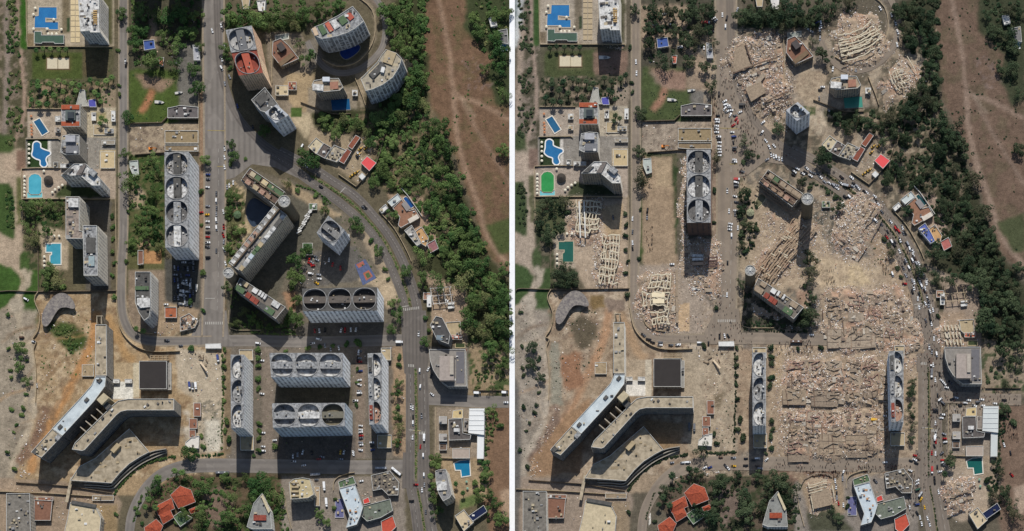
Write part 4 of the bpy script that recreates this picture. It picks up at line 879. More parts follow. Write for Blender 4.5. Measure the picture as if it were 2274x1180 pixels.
    r = bld('long pale blue hall roof strewn with rust marks', [(753, 1085), (788, 1076), (806, 1126), (800, 1146), (792, 1165), (768, 1172), (776, 1146)], 11, F_GREY, D_BLUE, 'hall', n=12, bands=False, mats=[UNITM[0], plain(C(186, 140, 100), 0.2), UNITM[1]])
    bld('green-roofed front room of the pale blue hall', [(751, 1070), (784, 1058), (790, 1074), (754, 1084)], 10, F_GREY, D_GRN, 'hall_annexe', n=3, bands=False)
    r = bld('low green-edged wing east of the pale blue hall', [(806, 1124), (866, 1108), (872, 1134), (845, 1150), (815, 1158), (803, 1146)], 7, F_GREY, plain(C(112, 118, 104), 0.3), 'hall_annexe', n=5, bands=False)
    bld('small red awning roof between hall and car yard', [(806, 1110), (818, 1104), (822, 1116), (808, 1120)], 4, F_GREY, plain(C(196, 70, 62), 0.15), 'awning', n=0, bands=False, par=0.2)
    bld('red tiled shed roof by the southern avenue kerb', [(846, 1158), (872, 1145), (880, 1170), (860, 1190), (848, 1180)], 5, F_BRN, plain(C(186, 82, 62), 0.2), 'shed', n=0, bands=False)
    r = bld('dark cluttered corner restaurant roofs by the avenue', [(824, 1056), (866, 1046), (886, 1072), (884, 1100), (862, 1100), (848, 1086), (828, 1090)], 6, F_DRK, plain(C(78, 72, 68), 0.4, 0.6, c2=C(136, 126, 110)), 'corner_building', n=18, bands=False)
    blockpart(r, 'awning', smooth([(860, 1050), (872, 1056), (884, 1070), (884, 1076), (870, 1066), (858, 1056)], 2, True), 2.6, 3.0, plain(C(176, 92, 66), 0.2))
    # --- east of the boulevard
    r = bld('rounded department block with a pale stepped roof', [(953, 776), (1033, 776), (1036, 858), (994, 858), (983, 850), (972, 838), (962, 822), (955, 800)], 14, F_GREY, plain(C(140, 134, 126), 0.25), 'commercial_block', n=8)
    pbox(r, 'upper_block', 992, 818, 32, 54, 0, 13, 21, plain(C(164, 152, 142), 0.2)); pbox(r, 'plant_deck', 1003, 812, 8, 40, 0, 21, 22.6, plain(C(176, 166, 152), 0.2)); pbox(r, 'vehicle_ramp', 1022, 816, 18, 70, 0, 13, 13.4, plain(C(108, 106, 108), 0.15))
    if A:
        r = bld('dark glassy block under the wood', [(955, 722), (968, 702), (982, 706), (1000, 742), (996, 764), (970, 754)], 22, F_DRK, plain(C(84, 82, 80), 0.3), n=6)
        pbox(r, 'skylight', 976, 750, 14, 10, 5, 21, 22.6, plain(C(120, 132, 138), 0.15))
        r = bld('leaning white and grey tower beside the L-shaped pool', [(967, 1046), (976, 1043), (990, 1042), (1003, 1098), (998, 1106), (984, 1113), (974, 1096), (968, 1070)], 30, F_TAN, plain(C(140, 138, 136), 0.4, 0.6), n=4)
        pbox(r, 'roof_deck', 981, 1079, 22, 20, -4, 29, 30.6, D_WHT)
    bld('small tan court roof behind the dark block', [(990, 716), (1022, 714), (1024, 742), (1004, 748), (994, 740)], 4, F_TAN, D_TAN, 'annexe', n=1, bands=False)
    r = bld('white steel hall on the market plot', [(1042, 907), (1076, 907), (1075, 966), (1040, 962)], 8, F_W, plain(C(222, 222, 218) if A else C(196, 200, 196), 0.08, 0.1), 'hall', n=0, bands=False, par=0.2)
    for k in range(5): pbox(r, 'roof_seam', 1058, 912+k*11, 33, 0.8, 0, 7.8, 8.15, plain(C(196, 196, 194), 0.1))
    bld('white steel lean-to strip along the market hedge', [(1060, 966), (1075, 966), (1074, 1019), (1059, 1019)], 6, F_W, plain(C(220, 220, 216) if A else C(190, 194, 190), 0.08, 0.1), 'hall', n=0, bands=False, par=0.2)
    r = bld('dark flat-roofed market building', [(996, 931), (1026, 930), (1028, 962), (1046, 966), (1044, 976), (997, 978)], 7, F_GREY, plain(C(96, 90, 86), 0.3), 'market_building', n=6, bands=False)
    pbox(r, 'rooflight', 1014, 955, 13, 8, 0, 6.2, 9, D_WHT)
    for lab, y in (('northern', 934), ('southern', 973)):
        r = bld(lab+' ribbed grey canopy of the market', [(975, y-9), (992, y-9), (992, y+7), (975, y+7)], 6, F_GREY, plain(C(166, 160, 152), 0.15), 'canopy_building', n=1, bands=False, par=0.2)
    bld('tan rear canopy of the market', [(1006, 912), (1028, 909), (1028, 929), (1004, 929)], 5, F_TAN, plain(C(196, 174, 128), 0.15), 'canopy_building', n=1, bands=False, par=0.2)
    bld('pale sheet roof above the L-shaped pool', [(1005, 996), (1043, 996), (1043, 1018), (1005, 1018)], 5, F_TAN, plain(C(166, 152, 138), 0.12), 'shed', n=0, bands=False, par=0.4)
    r = bld('pink-walled house with a navy solar roof', [(1010, 1146), (1030, 1132), (1052, 1160), (1030, 1180)], 7, F_TAN, plain(C(196, 178, 146), 0.2), 'house', cat='house', n=3, bands=False)
    r = bld('navy panelled roof of the southern house', [(1040, 1146), (1074, 1122), (1082, 1136), (1050, 1158)], 6, F_TAN, plain(C(24, 34, 66), 0.15), 'house', cat='house', n=1, bands=False)
    # --- houses between boulevard and wood
    bld('white sheet roof of the hillside house', [(860, 448), (883, 430), (892, 442), (870, 459)], 5, F_W, plain(C(190, 196, 192), 0.12), 'house', cat='house', n=1, bands=False)
    r = bld('brown terraced house with a long blue pool', [(872, 462), (892, 443), (908, 468), (922, 464), (932, 482), (890, 506), (884, 500), (888, 482)], 6, F_BRN, plain(C(146, 108, 86), 0.25), 'house', cat='house', n=2, bands=False)
    pbox(r, 'roof_terrace', 902, 458, 12, 20, -36, 5.1, 6.6, plain(C(140, 134, 130), 0.15)); pbox(r, 'roof_terrace', 918, 486, 24, 10, -30, 5.1, 6.6, plain(C(206, 196, 180), 0.15))
    bld('white-edged house below the brown terraces', [(898, 512), (914, 500), (926, 520), (936, 540), (926, 546)], 6, F_W, plain(C(172, 168, 160), 0.3) if A else plain(C(92, 106, 168), 0.2), 'house', cat='house', n=5, bands=False)
    bld('tan terrace house next to the purple roof', [(922, 514), (936, 504), (952, 528), (946, 548), (934, 540)], 5, F_TAN, plain(C(190, 150, 104), 0.2), 'house', cat='house', n=3, bands=False)
    bld('purple-pink roofed house at the wood edge', [(948, 542), (966, 532), (974, 552), (956, 562)], 5, F_TAN, plain(C(150, 104, 104) if A else C(176, 106, 98), 0.25), 'house', cat='house', n=0, bands=False)
    bld('small white gate lodge on the boulevard', [(842, 466), (856, 454), (862, 462), (848, 474)], 4, F_W, UNITM[0], 'lodge', n=1, bands=False)
    # --- works yard
    bld('bright red roofed shed in the works yard', [(801, 362), (815, 347), (836, 362), (820, 380)], 6, F_BRN, plain(C(216, 84, 84), 0.08, 0.1), 'shed', n=0, bands=False, par=0.15)
    bld('pale flat house with dark roof at the works yard', [(684, 326), (702, 306), (718, 318), (702, 342)], 6, F_TAN, plain(C(196, 182, 152), 0.2), 'house', cat='house', n=2, bands=False)
    bld('charcoal flat roof beside the works yard lane', [(703, 342), (719, 318), (736, 328), (721, 352)], 6, F_DRK, plain(C(100, 90, 84), 0.2), 'house', cat='house', n=3, bands=False)
    bld('patchy white roof with tanks beside the works yard', [(722, 352), (742, 322), (770, 334), (748, 360)], 5, F_TAN, plain(C(186, 174, 150), 0.4, 0.6, c2=C(90, 82, 74)), 'house', cat='house', n=8, bands=False)
    bld('upper rusty lane shed of the works yard', [(772, 325), (790, 300), (800, 306), (782, 332)], 5, F_BRN, plain(C(140, 84, 64), 0.25), 'shed', n=0, bands=False, par=0.2)
    bld('lower rusty lane shed of the works yard', [(752, 358), (770, 330), (781, 336), (764, 364)], 5, F_BRN, plain(C(132, 76, 60), 0.25), 'shed', n=0, bands=False, par=0.2)
    bld('small white lorry shed at the works yard wall', [(796, 392), (804, 384), (812, 392), (804, 400)], 4, F_W, UNITM[0], 'shed', n=0, bands=False, par=0.2)
    # --- west street lots
    bld('grey car-lot shelter in the walled yard', [(372, 240), (400, 234), (440, 238), (440, 262), (372, 262)], 5, F_DRK, plain(C(104, 98, 96), 0.25), 'shelter', n=6, bands=False)
    bld('low brown walled rooms in the dusty yard', [(366, 290), (440, 290), (440, 318), (366, 318)], 4, F_TAN, plain(C(146, 128, 98), 0.25), 'yard_building', n=4, bands=False)
    bld('roofless lower rooms in the dusty yard', [(366, 322), (440, 322), (440, 336), (390, 336), (366, 334)], 4, F_TAN, plain(C(136, 118, 92), 0.3), 'yard_building', n=2, bands=False)
    bld('teal-topped hut by the west street', [(288, 358), (306, 356), (308, 388), (296, 392), (288, 372)], 4, F_GREY, plain(C(176, 182, 174), 0.2), 'hut', n=2, bands=False)
    bld('long white lane shed west of the avenue', [(428, 100), (441, 102), (444, 134), (430, 134)], 4, F_W, plain(C(170, 170, 172), 0.15), 'shed', n=1, bands=False)
    bld('blue-roofed cottage in the wooded lot', [(318, 90), (342, 88), (345, 108), (320, 112)], 5, F_TAN, plain(C(70, 92, 150), 0.2), 'cottage', n=1, bands=False)
    bld('pink-roofed hut in the wooded lot', [(352, 128), (364, 128), (362, 146), (354, 146)], 4, F_TAN, plain(C(190, 112, 92), 0.2), 'hut', n=0, bands=False)
    bld('grey garden pavilion north of the orange-terraced tower', [(172, 222), (178, 199), (188, 200), (190, 220), (198, 236), (168, 236)], 5, F_GREY, plain(C(164, 162, 152), 0.2), 'pavilion', n=1, bands=False)
    bld('blue tarp roof beside the garden pavilion', [(196, 222), (212, 220), (214, 238), (197, 238)], 3, F_GREY, plain(C(84, 84, 160), 0.2), 'tarp_shelter', n=0, bands=False, par=0.1)
    bld('dark green pool deck pavilion with a notched front', [(76, 70), (92, 70), (92, 78), (142, 78), (142, 97), (121, 97), (119, 94), (94, 94), (92, 97), (76, 96)], 4, F_GREY, plain(C(70, 92, 78), 0.15), 'pavilion', n=0, bands=False, par=0.3)
    bld('small white house tucked in the northern trees', [(570, 2), (590, 0), (588, 26), (574, 24)], 6, F_W, plain(C(214, 210, 204), 0.2), 'house', cat='house', n=2, bands=False)
    bld('cream tower annexe beside the northern trees', [(535, -10), (556, -12), (552, 20), (540, 20)], 6, F_TAN, D_TAN, 'house', cat='house', n=1, bands=False)
    bld('white house half hidden in the eastern trees', [(1085, 40), (1100, 38), (1104, 56), (1090, 60)], 5, F_W, UNITM[0], 'house', cat='house', n=1, bands=False)
    bld('roadside house at the eastern field corner', [(1106, 68), (1126, 64), (1129, 98), (1114, 95)], 5, F_W, plain(C(120, 118, 116), 0.2), 'house', cat='house', n=1, bands=False)
    for lab, q in (('western', (430, 895, 446, 925)), ('middle', (420, 930, 438, 952)), ('lower', (420, 955, 434, 972))): bld(lab+' rusty site shed by the concrete heap', rect(*q), 4, F_BRN, plain(C(140, 98, 78), 0.25), 'shed', n=1, bands=False, par=0.2)
    bld('white site office beside the rusty sheds', [(412, 982), (427, 970), (442, 968), (441, 996), (410, 994)], 4, F_W, plain(C(214, 208, 196), 0.15), 'site_office', n=1, bands=False)
    bld('long white awning over the street corner', [(456, 764), (490, 763), (491, 774), (456, 774)], 4, F_W, UNITM[0], 'awning', n=0, bands=False, par=0.15)
    if A: bld('jumbled tin roofs at the avenue corner', [(400, 706), (420, 696), (440, 712), (432, 728), (400, 736)], 4, F_TAN, plain(C(172, 160, 136), 0.4, 0.8, c2=C(130, 78, 60)), 'market_stall', n=14, bands=False)
    if A: bld('rusty tin workshop beside the slim white tower', [(366, 682), (392, 682), (392, 706), (366, 706)], 4, F_BRN, plain(C(166, 98, 68), 0.25), 'workshop', n=1, bands=False)
    if A: bld('tan roofed yard house north of the slim tower', [(306, 556), (318, 556), (318, 586), (306, 588)], 4, F_TAN, D_BRN, 'house', cat='house', n=0, bands=False)
    fr = thing('steel_frame', 'open grid frame of a half-built shed under the wood '+where(), 'frame', G(985, 660)); fm = plain(C(196, 192, 184) if A else C(172, 154, 126), 0.15)
    for k in range(4): b = MB(); b.beam((*G(957+k*14, 642), 4), (*G(964+k*14, 680), 4), 0.6, 0.6); b.build('frame_beam', fm, fr)
    for k in range(3): b = MB(); b.beam((*G(956+k*4, 644+k*17), 4.7), (*G(1004+k*4, 640+k*17), 4.7), 0.6, 0.6); b.build('frame_beam', fm, fr)
    for i in range(4):
        for j in range(3): b = MB(); x, y = G(957+i*15+j*3, 643+j*18); b.box(x, y, 0, 0.7, 0.7, 5.4); b.build('post', fm, fr)
    for i in range(2): bld(('upper', 'lower')[i]+' white container beside the half-built frame', [(994, 673+i*8), (1008, 671+i*8), (1009, 676+i*8), (995, 678+i*8)], 3, F_W, UNITM[0], 'container', n=0, bands=False, par=0.1)
    # --- pools
    blu, blu2 = C(40, 100, 150), C(48, 116, 166)
    pool('large stepped blue hotel pool', [(87, 17), (126, 17), (126, 42), (101, 40), (101, 50), (129, 50), (129, 66), (110, 66), (108, 62), (77, 62), (78, 37), (86, 36)], blu, blu2, C(176, 164, 144))
    pool('tilted rectangular dark blue pool', [(75, 271), (88, 264), (107, 293), (94, 301)], C(36, 84, 116), C(44, 96, 130))
    pool('clover-shaped blue pool with a white rim', [(75, 320), (82, 316), (89, 320), (90, 329), (99, 334), (110, 338), (111, 343), (104, 348), (101, 356), (104, 366), (98, 371), (91, 366), (90, 356), (80, 352), (72, 345), (74, 334)], C(38, 96, 140), C(46, 110, 156), C(222, 220, 214), 1.4, 4)
    pool('round-ended turquoise pool' if A else 'round-ended bright green pool', [(64, 396), (70, 389), (78, 387), (86, 389), (92, 396), (92, 425), (88, 432), (68, 432), (64, 427)], C(66, 150, 168) if A else C(44, 128, 66), C(84, 168, 184) if A else C(58, 146, 80), C(190, 180, 160), 1.0)
    pool('shallow wading pool below the round-ended pool', [(61, 428), (70, 434), (86, 434), (94, 428), (94, 439), (61, 440)], C(96, 170, 178), C(120, 184, 188), C(190, 180, 160), 0.6)
    pool('L-shaped turquoise garden pool' if A else 'L-shaped dark green garden pool', [(103, 543), (116, 543), (116, 542), (135, 542), (135, 587), (112, 587), (112, 569), (116, 566), (116, 560), (103, 560)], C(56, 134, 152) if A else C(36, 84, 72), C(72, 152, 168) if A else C(40, 92, 80), C(214, 210, 198) if A else C(170, 158, 134))
    pool('round navy pool inside the curved drive', [(755, 118), (768, 104), (790, 98), (800, 106), (790, 120), (768, 132)], C(20, 44, 100), C(28, 56, 120), C(130, 126, 116), 0.8, 4) if A else None
    pool('dark pool beneath the white-decked block', [(735, 222), (776, 220), (778, 244), (738, 246)], C(20, 70, 110) if A else C(60, 126, 110), C(28, 84, 124) if A else C(70, 140, 122), C(130, 124, 110), 0.8)
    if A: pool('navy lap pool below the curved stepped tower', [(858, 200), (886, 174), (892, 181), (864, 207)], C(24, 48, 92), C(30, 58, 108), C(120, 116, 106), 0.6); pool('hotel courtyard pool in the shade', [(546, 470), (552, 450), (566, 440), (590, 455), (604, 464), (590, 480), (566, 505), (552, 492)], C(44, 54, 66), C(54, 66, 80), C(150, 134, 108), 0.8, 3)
    else: pool('drained hotel courtyard pool', [(540, 455), (548, 440), (556, 436), (562, 446), (546, 466)], C(92, 90, 66), C(104, 100, 74), C(190, 174, 144), 0.8, 3)
    pool('long blue pool of the hillside house', [(896, 441), (902, 437), (920, 458), (911, 464)], C(24, 66, 120) if A else C(24, 62, 66), C(32, 78, 136) if A else C(30, 70, 74), C(196, 186, 170), 0.8)
    pool('small garden pool by the eastern field edge', [(1112, 101), (1126, 100), (1126, 112), (1113, 113)], C(70, 140, 170), C(80, 150, 180), C(214, 214, 210), 1.0)
    pool('L-shaped teal pool behind the market', [(1009, 1030), (1022, 1024), (1042, 1022), (1044, 1056), (1026, 1059), (1024, 1044), (1012, 1044)], C(26, 104, 138) if A else C(24, 84, 78), C(34, 116, 150) if A else C(30, 92, 84))
    pool('dark basin beside the tan court roof', [(1012, 763), (1032, 763), (1032, 772), (1012, 772)], C(58, 66, 40), C(66, 74, 46), C(180, 164, 130), 0.7)
    pool('white basin in front of the brown-roofed villa', [(612, 80), (640, 76), (640, 86), (613, 90)], C(120, 130, 124), C(150, 150, 140), C(206, 200, 184), 0.9) 
    # --- boundary walls
    wl = plain(C(178, 160, 130), 0.25); wd = plain(C(120, 106, 88), 0.25)
    for lab, pts, h, m in (('long seafront garden wall', [(59, -20), (60, 60), (62, 105)], 2.2, wl), ('wall between the hotel pool terrace and the volleyball lawn', [(62, 105), (160, 105), (250, 105)], 2.2, wl), ('garden wall above the orange-terraced tower', [(60, 243), (140, 243)], 2.4, wl),
                           ('wall north of the clover-pool garden', [(58, 310), (130, 309), (134, 312)], 2.0, wl), ('wall with a cut corner round the round-ended pool', [(49, 443), (49, 384), (58, 375), (135, 374)], 2.0, wl), ('wall south of the bent two-wing tower', [(49, 443), (150, 443), (245, 443)], 2.2, wl),
                           ('garden wall between seafront lawns', [(50, 443), (51, 510)], 1.6, wl), ('dark wall along the garden path', [(85, 510), (86, 648)], 2.0, wd), ('dark wall north of the building site', [(-20, 652), (20, 647), (85, 649), (260, 647)], 2.6, wd), ('street wall east of the seafront towers', [(257, 440), (259, 560), (260, 690)], 2.0, wl),
                           ('zigzag site hoarding on the seafront', [(86, 649), (78, 668), (90, 702), (86, 735), (74, 754), (82, 760), (76, 778), (80, 810), (82, 850), (80, 895)], 3.0, wl), ('curved retaining wall round the building site', [(261, 690), (268, 728), (282, 752), (306, 772), (340, 782), (400, 781)], 3.0, wl),
                           ('inner curved wall at the street bend', [(289, 704), (296, 726), (312, 738), (340, 742)], 2.0, wl), ('dark lower wall south of the complex', [(36, 1072), (150, 1080), (250, 1096)], 2.6, wd), ('tan wall along the southern lane', [(-10, 1092), (80, 1095), (150, 1099), (255, 1106)], 2.6, wl),
                           ('yard wall north of the dusty yard', [(289, 276), (360, 274), (372, 262)], 3.0, wd), ('yard wall south of the dusty yard', [(300, 345), (366, 340), (440, 340)], 2.6, wd), ('street wall west of the avenue', [(442, 200), (443, 340)], 2.4, wl), ('curved drive wall inside the knoll road', [(792, -8), (826, 22), (834, 70), (820, 112), (788, 142), (748, 148), (716, 132)], 2.0, wl),
                           ('wall of the villa pool terrace', [(602, 76), (603, 120), (605, 186)], 2.2, wl), ('wall below the white-decked block', [(668, 228), (700, 240), (738, 254), (780, 254)], 2.4, wd), ('leaning wall beside the curved stepped tower', [(790, 176), (806, 216), (814, 240)], 2.6, wl), ('works yard wall on the wood side', [(856, 296), (838, 360), (806, 400), (792, 416)], 3.0, wd),
                           ('works yard wall on the boulevard side', [(752, 388), (792, 416)], 2.6, wl), ('long white garden wall of the hillside house', [(892, 420), (905, 434), (938, 482)], 2.6, plain(WHITE, 0.1)), ('boulevard wall of the hillside houses', [(842, 470), (876, 508), (905, 560), (914, 582)], 2.4, wl), ('curved hotel garden wall by the avenue', [(508, 690), (512, 730), (560, 734), (580, 734)], 1.6, wl),
                           ('wall of the market plot', [(968, 905), (968, 1018), (1010, 1019)], 2.4, wl), ('east wall of the rounded block', [(1036, 776), (1037, 860)], 3.5, plain(C(150, 96, 76), 0.2)), ('curved forecourt wall of the pale blue hall', [(741, 1090), (742, 1072), (752, 1060), (774, 1052), (788, 1050)], 2.2, wl), ('wall of the sloping lane by the cream block', [(630, 1085), (636, 1130), (648, 1175)], 2.0, wl), ('east street wall along the field', [(1050, 868), (1129, 868)], 2.2, wd)):
        wall_line(lab, pts, h, 0.5, m, n=1 if len(pts) < 4 else 3)
site('A')
# ------------------------------------------------------------------ collapsed buildings (ruined site only; pixels of the photograph)
site('C'); OFF[0] = OFF[1] = 0.0
M_DEB = attrmat('debris_mix', fine=1.2, var=0.35); M_HEAP = attrmat('heap_mix', fine=0.9, var=0.6, bump=0.8)
PALETTE = np.array([C(*c) for c in ((196, 180, 158), (176, 158, 138), (150, 132, 114), (212, 202, 188), (238, 234, 228), (186, 164, 142), (178, 142, 120), (118, 102, 90), (146, 142, 146), (172, 162, 150), (94, 82, 74), (168, 144, 136))])
PW = np.array([.12, .12, .11, .1, .08, .1, .1, .07, .06, .06, .06, .06]); PW = PW/PW.sum()
CREAM = plain(C(206, 194, 168), 0.2); SLABM = [plain(C(158, 140, 118), 0.35, 0.5), plain(C(146, 130, 112), 0.35, 0.5), plain(C(166, 150, 130), 0.35, 0.5)]
BOXF = np.array([[3, 2, 1, 0], [4, 5, 6, 7], [0, 1, 5, 4], [1, 2, 6, 5], [2, 3, 7, 6], [3, 0, 4, 7]])
RUBBLE = []
PLATES = [Zm(1500, 600, q) for q in ([(935, 1055), (1140, 1050), (1140, 1180), (935, 1180)], [(1190, 1055), (1425, 1060), (1410, 1200), (1185, 1190)], [(1325, 525), (1525, 520), (1530, 690), (1330, 690)])]+[Zm(1500, 880, q) for q in ([(1255, 335), (1450, 330), (1455, 520), (1240, 520)], [(980, 385), (1175, 390), (1165, 580), (985, 575)])]+[Zm(1874, 600, q) for q in ([(65, 500), (270, 490), (280, 680), (70, 700)],)]+[Zm(1874, 880, q) for q in ([(15, 345), (215, 340), (220, 470), (15, 475)], [(15, 490), (208, 485), (205, 540), (20, 535)])]
def edge_dist(x, y, p):
    d = np.full(x.shape, 1e9)
    for i in range(len(p)):
        a, b = p[i-1], p[i]; ex, ey = b[0]-a[0], b[1]-a[1]; L = ex*ex+ey*ey or 1
        t = np.clip(((x-a[0])*ex+(y-a[1])*ey)/L, 0, 1); d = np.minimum(d, np.hypot(x-a[0]-t*ex, y-a[1]-t*ey))
    return d
def warp(x, y):
    return x+(fbm(x/8+21, y/8+4, 3)-.5)*15, y+(fbm(x/8+71, y/8+44, 3)-.5)*15
def heapz(x, y, p, h, slope=9.0):
    x, y = warp(x, y); d = edge_dist(x, y, p); f = np.clip(d/slope, 0, 1); f = f*f*(3-2*f)
    return np.where(inside_np(x, y, p), f*h*0.55*(0.35+1.1*fbm(x/9+3, y/9, 3))*(0.55+0.9*vnoise(x/2.6, y/2.6)), -0.3)
def debris(root, p, h, n, lo, hi, ang, nm='debris', light=0.0, align=0.5):
    xs, ys = [q[0] for q in p], [q[1] for q in p]; X = NR.uniform(min(xs)-7, max(xs)+7, n*3); Y = NR.uniform(min(ys)-7, max(ys)+7, n*3)
    wx_, wy_ = warp(X, Y); k = inside_np(wx_, wy_, p); X, Y = X[k][:n], Y[k][:n]; m = len(X)
    keep = fbm(X/7+11, Y/7+2, 3) > 0.36
    for q in PLATES: keep &= ~(inside_np(X+(vnoise(X/3, Y/3)-.5)*4, Y, [G(*w) for w in q]) & (NR.random(m) < 0.8))
    X, Y = X[keep], Y[keep]; m = len(X)
    Zz = np.maximum(heapz(X, Y, p, h), 0.0)
    sx = lo+(hi-lo)*NR.random(m)**2.2; sy = sx*NR.uniform(0.3, 0.9, m); sz = sx*NR.uniform(0.08, 0.3, m)
    a = np.where(NR.random(m) < align, ang+NR.choice([0, math.pi/2], m)+NR.normal(0, 0.15, m), NR.uniform(0, math.pi, m)); tx, ty = NR.normal(0, 0.2, (2, m))
    V = np.empty((m, 8, 3))
    for i, (dx, dy, dz) in enumerate([(-1, -1, 0), (1, -1, 0), (1, 1, 0), (-1, 1, 0), (-1, -1, 1), (1, -1, 1), (1, 1, 1), (-1, 1, 1)]):
        lx, ly = dx*sx/2, dy*sy/2
        V[:, i, 0] = X+lx*np.cos(a)-ly*np.sin(a); V[:, i, 1] = Y+lx*np.sin(a)+ly*np.cos(a); V[:, i, 2] = Zz+dz*sz+tx*lx+ty*ly-0.1
    w = PW.copy(); w[3:5] += light; w /= w.sum()
    ci = NR.choice(len(PALETTE), m, p=w); reg = fbm(X/16+50, Y/16, 2)[:, None]; cl = PALETTE[ci]*(0.8+0.35*NR.random((m, 1)))*(0.86+0.28*reg)
    V -= np.array([root.location.x, root.location.y, 0]); F = (np.arange(m)[:, None, None]*8+BOXF[None]).reshape(-1, 4)
    o = link(nm, np_mesh(nm, V.reshape(-1, 3), F, M_DEB, np.repeat(cl, 8, 0)), root); o['kind'] = 'stuff'; return o
def ruin(label, poly, h, dens, lo=0.34, hi=1.45, ang=0.0, slabs=0, light=0.0, base=C(156, 138, 117), align=0.5, nm='collapsed_building'):
    RUBBLE.append(poly); p = ccw([G(*q) for q in poly]); c = cent(p); root = thing(nm, label, 'collapsed building', c)
    xs, ys = [q[0] for q in p], [q[1] for q in p]; nx, ny = int((max(xs)-min(xs))/1.6)+2, int((max(ys)-min(ys))/1.6)+2
    X, Y = np.meshgrid(np.linspace(min(xs)-8, max(xs)+8, nx), np.linspace(min(ys)-8, max(ys)+8, ny)); Zz = heapz(X, Y, p, h)
    V = np.stack([X-c[0], Y-c[1], Zz], -1).reshape(-1, 3); ii = np.arange(nx*ny).reshape(ny, nx)
    F = np.stack([ii[:-1, :-1], ii[:-1, 1:], ii[1:, 1:], ii[1:, :-1]], -1).reshape(-1, 4); F = F[(V[F, 2] > -0.25).any(1)]
    col = np.array(base)*(0.75+0.5*fbm(X/5, Y/5, 4))[..., None]; tint = np.clip((fbm(X/14+9, Y/14, 3)-0.5)*5, 0, 1)[..., None]; col = col*(1-tint*0.4)+np.array(C(176, 132, 108))*tint*0.4
    link('rubble_heap', np_mesh('rubble_heap', V, F, M_HEAP, col.reshape(-1, 3)), root)
    A_ = abs(area2(p))/2; debris(root, p, h, int(A_*dens*1.7), lo, hi, ang, light=light, align=align)
    if h > 1.5: debris(root, offset(p, 8), 0.05, int(A_*0.25), 0.35, 1.1, ang, 'scattered_debris', light, 0.2)
    for _ in range(int(slabs*1.6)):
        x, y = pick_in(p, 3.0); z = float(np.maximum(heapz(np.array([x]), np.array([y]), p, h), 0)[0]); b = MB()
        b.box(x, y, z+0.1, R.uniform(3, 8), R.uniform(2, 4.5), R.uniform(0.3, 0.6), ang+R.choice((0, 0, math.pi/2))+R.gauss(0, 0.12), tilt=(R.gauss(0, 0.2), R.gauss(0, 0.2))); b.build('floor_slab', R.choice(SLABM+DARKS), root)
    return root
PINKC = plain(C(160, 128, 114), 0.3, 0.5)
DARKS = [plain(C(120, 104, 92), 0.3, 0.5), plain(C(186, 176, 160), 0.3, 0.5)]
def flat_slab(root, q, z, t, mat, tilt=0.0):
    p = ccw([G(*k) for k in q]); n = len(p); b = MB(); zz = [z+tilt*i for i in range(n)]
    b.add([(x, y, zz[i]) for i, (x, y) in enumerate(p)]+[(x, y, zz[i]+t) for i, (x, y) in enumerate(p)], [[i, (i+1) % n, n+(i+1) % n, n+i] for i in range(n)]+[list(range(n, 2*n))]); return b.build('floor_slab', mat, root)
def frame(root, q, nx, ny, h, w=1.2, mat=None, jit=1.5, drop=0.14, zsag=2.0):
    """a fallen concrete frame: beams along and across a quad (pixels: TL, TR, BR, BL)"""
    mat = mat or CREAM
    def f(s, t):
        x = (q[0][0]*(1-s)+q[1][0]*s)*(1-t)+(q[3][0]*(1-s)+q[2][0]*s)*t; y = (q[0][1]*(1-s)+q[1][1]*s)*(1-t)+(q[3][1]*(1-s)+q[2][1]*s)*t; return x, y
    pt = {}
    for i in range(nx+1):
        for j in range(ny+1):
            x, y = f(i/nx, j/ny); pt[i, j] = (*G(x+R.gauss(0, jit), y+R.gauss(0, jit)+1.6*math.sin(i*0.9+j)), h+R.gauss(0, 0.35)-zsag*abs(i/nx-0.5))
    for i in range(nx+1):
        for j in range(ny+1):
            for di, dj, ww in ((1, 0, w*1.15), (0, 1, w*0.85)):
                if (i+di, j+dj) in pt and R.random() > drop:
                    a, c = pt[i, j], pt[i+di, j+dj]; b = MB(); b.beam((a[0], a[1], a[2]+(0.3 if di else 0)), (c[0], c[1], c[2]+(0.3 if di else 0)), ww, 0.7); b.build('beam', mat, root)
            if (i+j) % 2 == 0: a = pt[i, j]; b = MB(); b.box(a[0], a[1], 0, 0.8, 0.8, max(0.5, a[2])); b.build('column', mat, root)
def arcs(root, lines, z, w, mat):
    for k, l in enumerate(lines):
        s = [G(*q) for q in smooth(l, 4)]
        for i in range(len(s)-1):
            if R.random() < 0.13: continue
            s[i+1] = (s[i+1][0]+R.gauss(0, .35), s[i+1][1]+R.gauss(0, .35))
            b = MB(); b.beam((*s[i], z+R.gauss(0, .35)), (*s[i+1], z+R.gauss(0, .15)), w, 0.8); b.build('beam', mat, root)
r1 = ruin('broad pancaked heap where the twin oval towers stood', [(1606, 112), (1640, 82), (1660, 74), (1738, 74), (1741, 140), (1752, 175), (1762, 205), (1742, 232), (1738, 268), (1712, 258), (1668, 226), (1618, 160), (1602, 140)], 5, 1.7, ang=0.25, slabs=30, light=0.05)
for q in ([(1632, 112), (1650, 106), (1668, 150), (1655, 160), (1628, 164)], [(1676, 186), (1694, 166), (1700, 172), (1682, 196)], [(1655, 200), (1690, 186), (1700, 210), (1668, 230)]): flat_slab(r1, q, 4.5, 0.6, R.choice(SLABM), 0.2)
debris(r1, ccw([G(*q) for q in [(1596, 110), (1640, 72), (1745, 70), (1770, 200), (1760, 290), (1690, 280), (1600, 170)]]), 4.0, 3500, 0.34, 1.3, 0.25, 'surface_debris', 0.05, 0.4)
arcs(r1, [[(1628, 168), (1665, 152), (1726, 132)], [(1680, 240), (1720, 220), (1752, 206)], [(1695, 252), (1725, 236), (1758, 222)], [(1655, 100), (1672, 150)]], 4.6, 1.3, plain(C(110, 92, 78), 0.2))
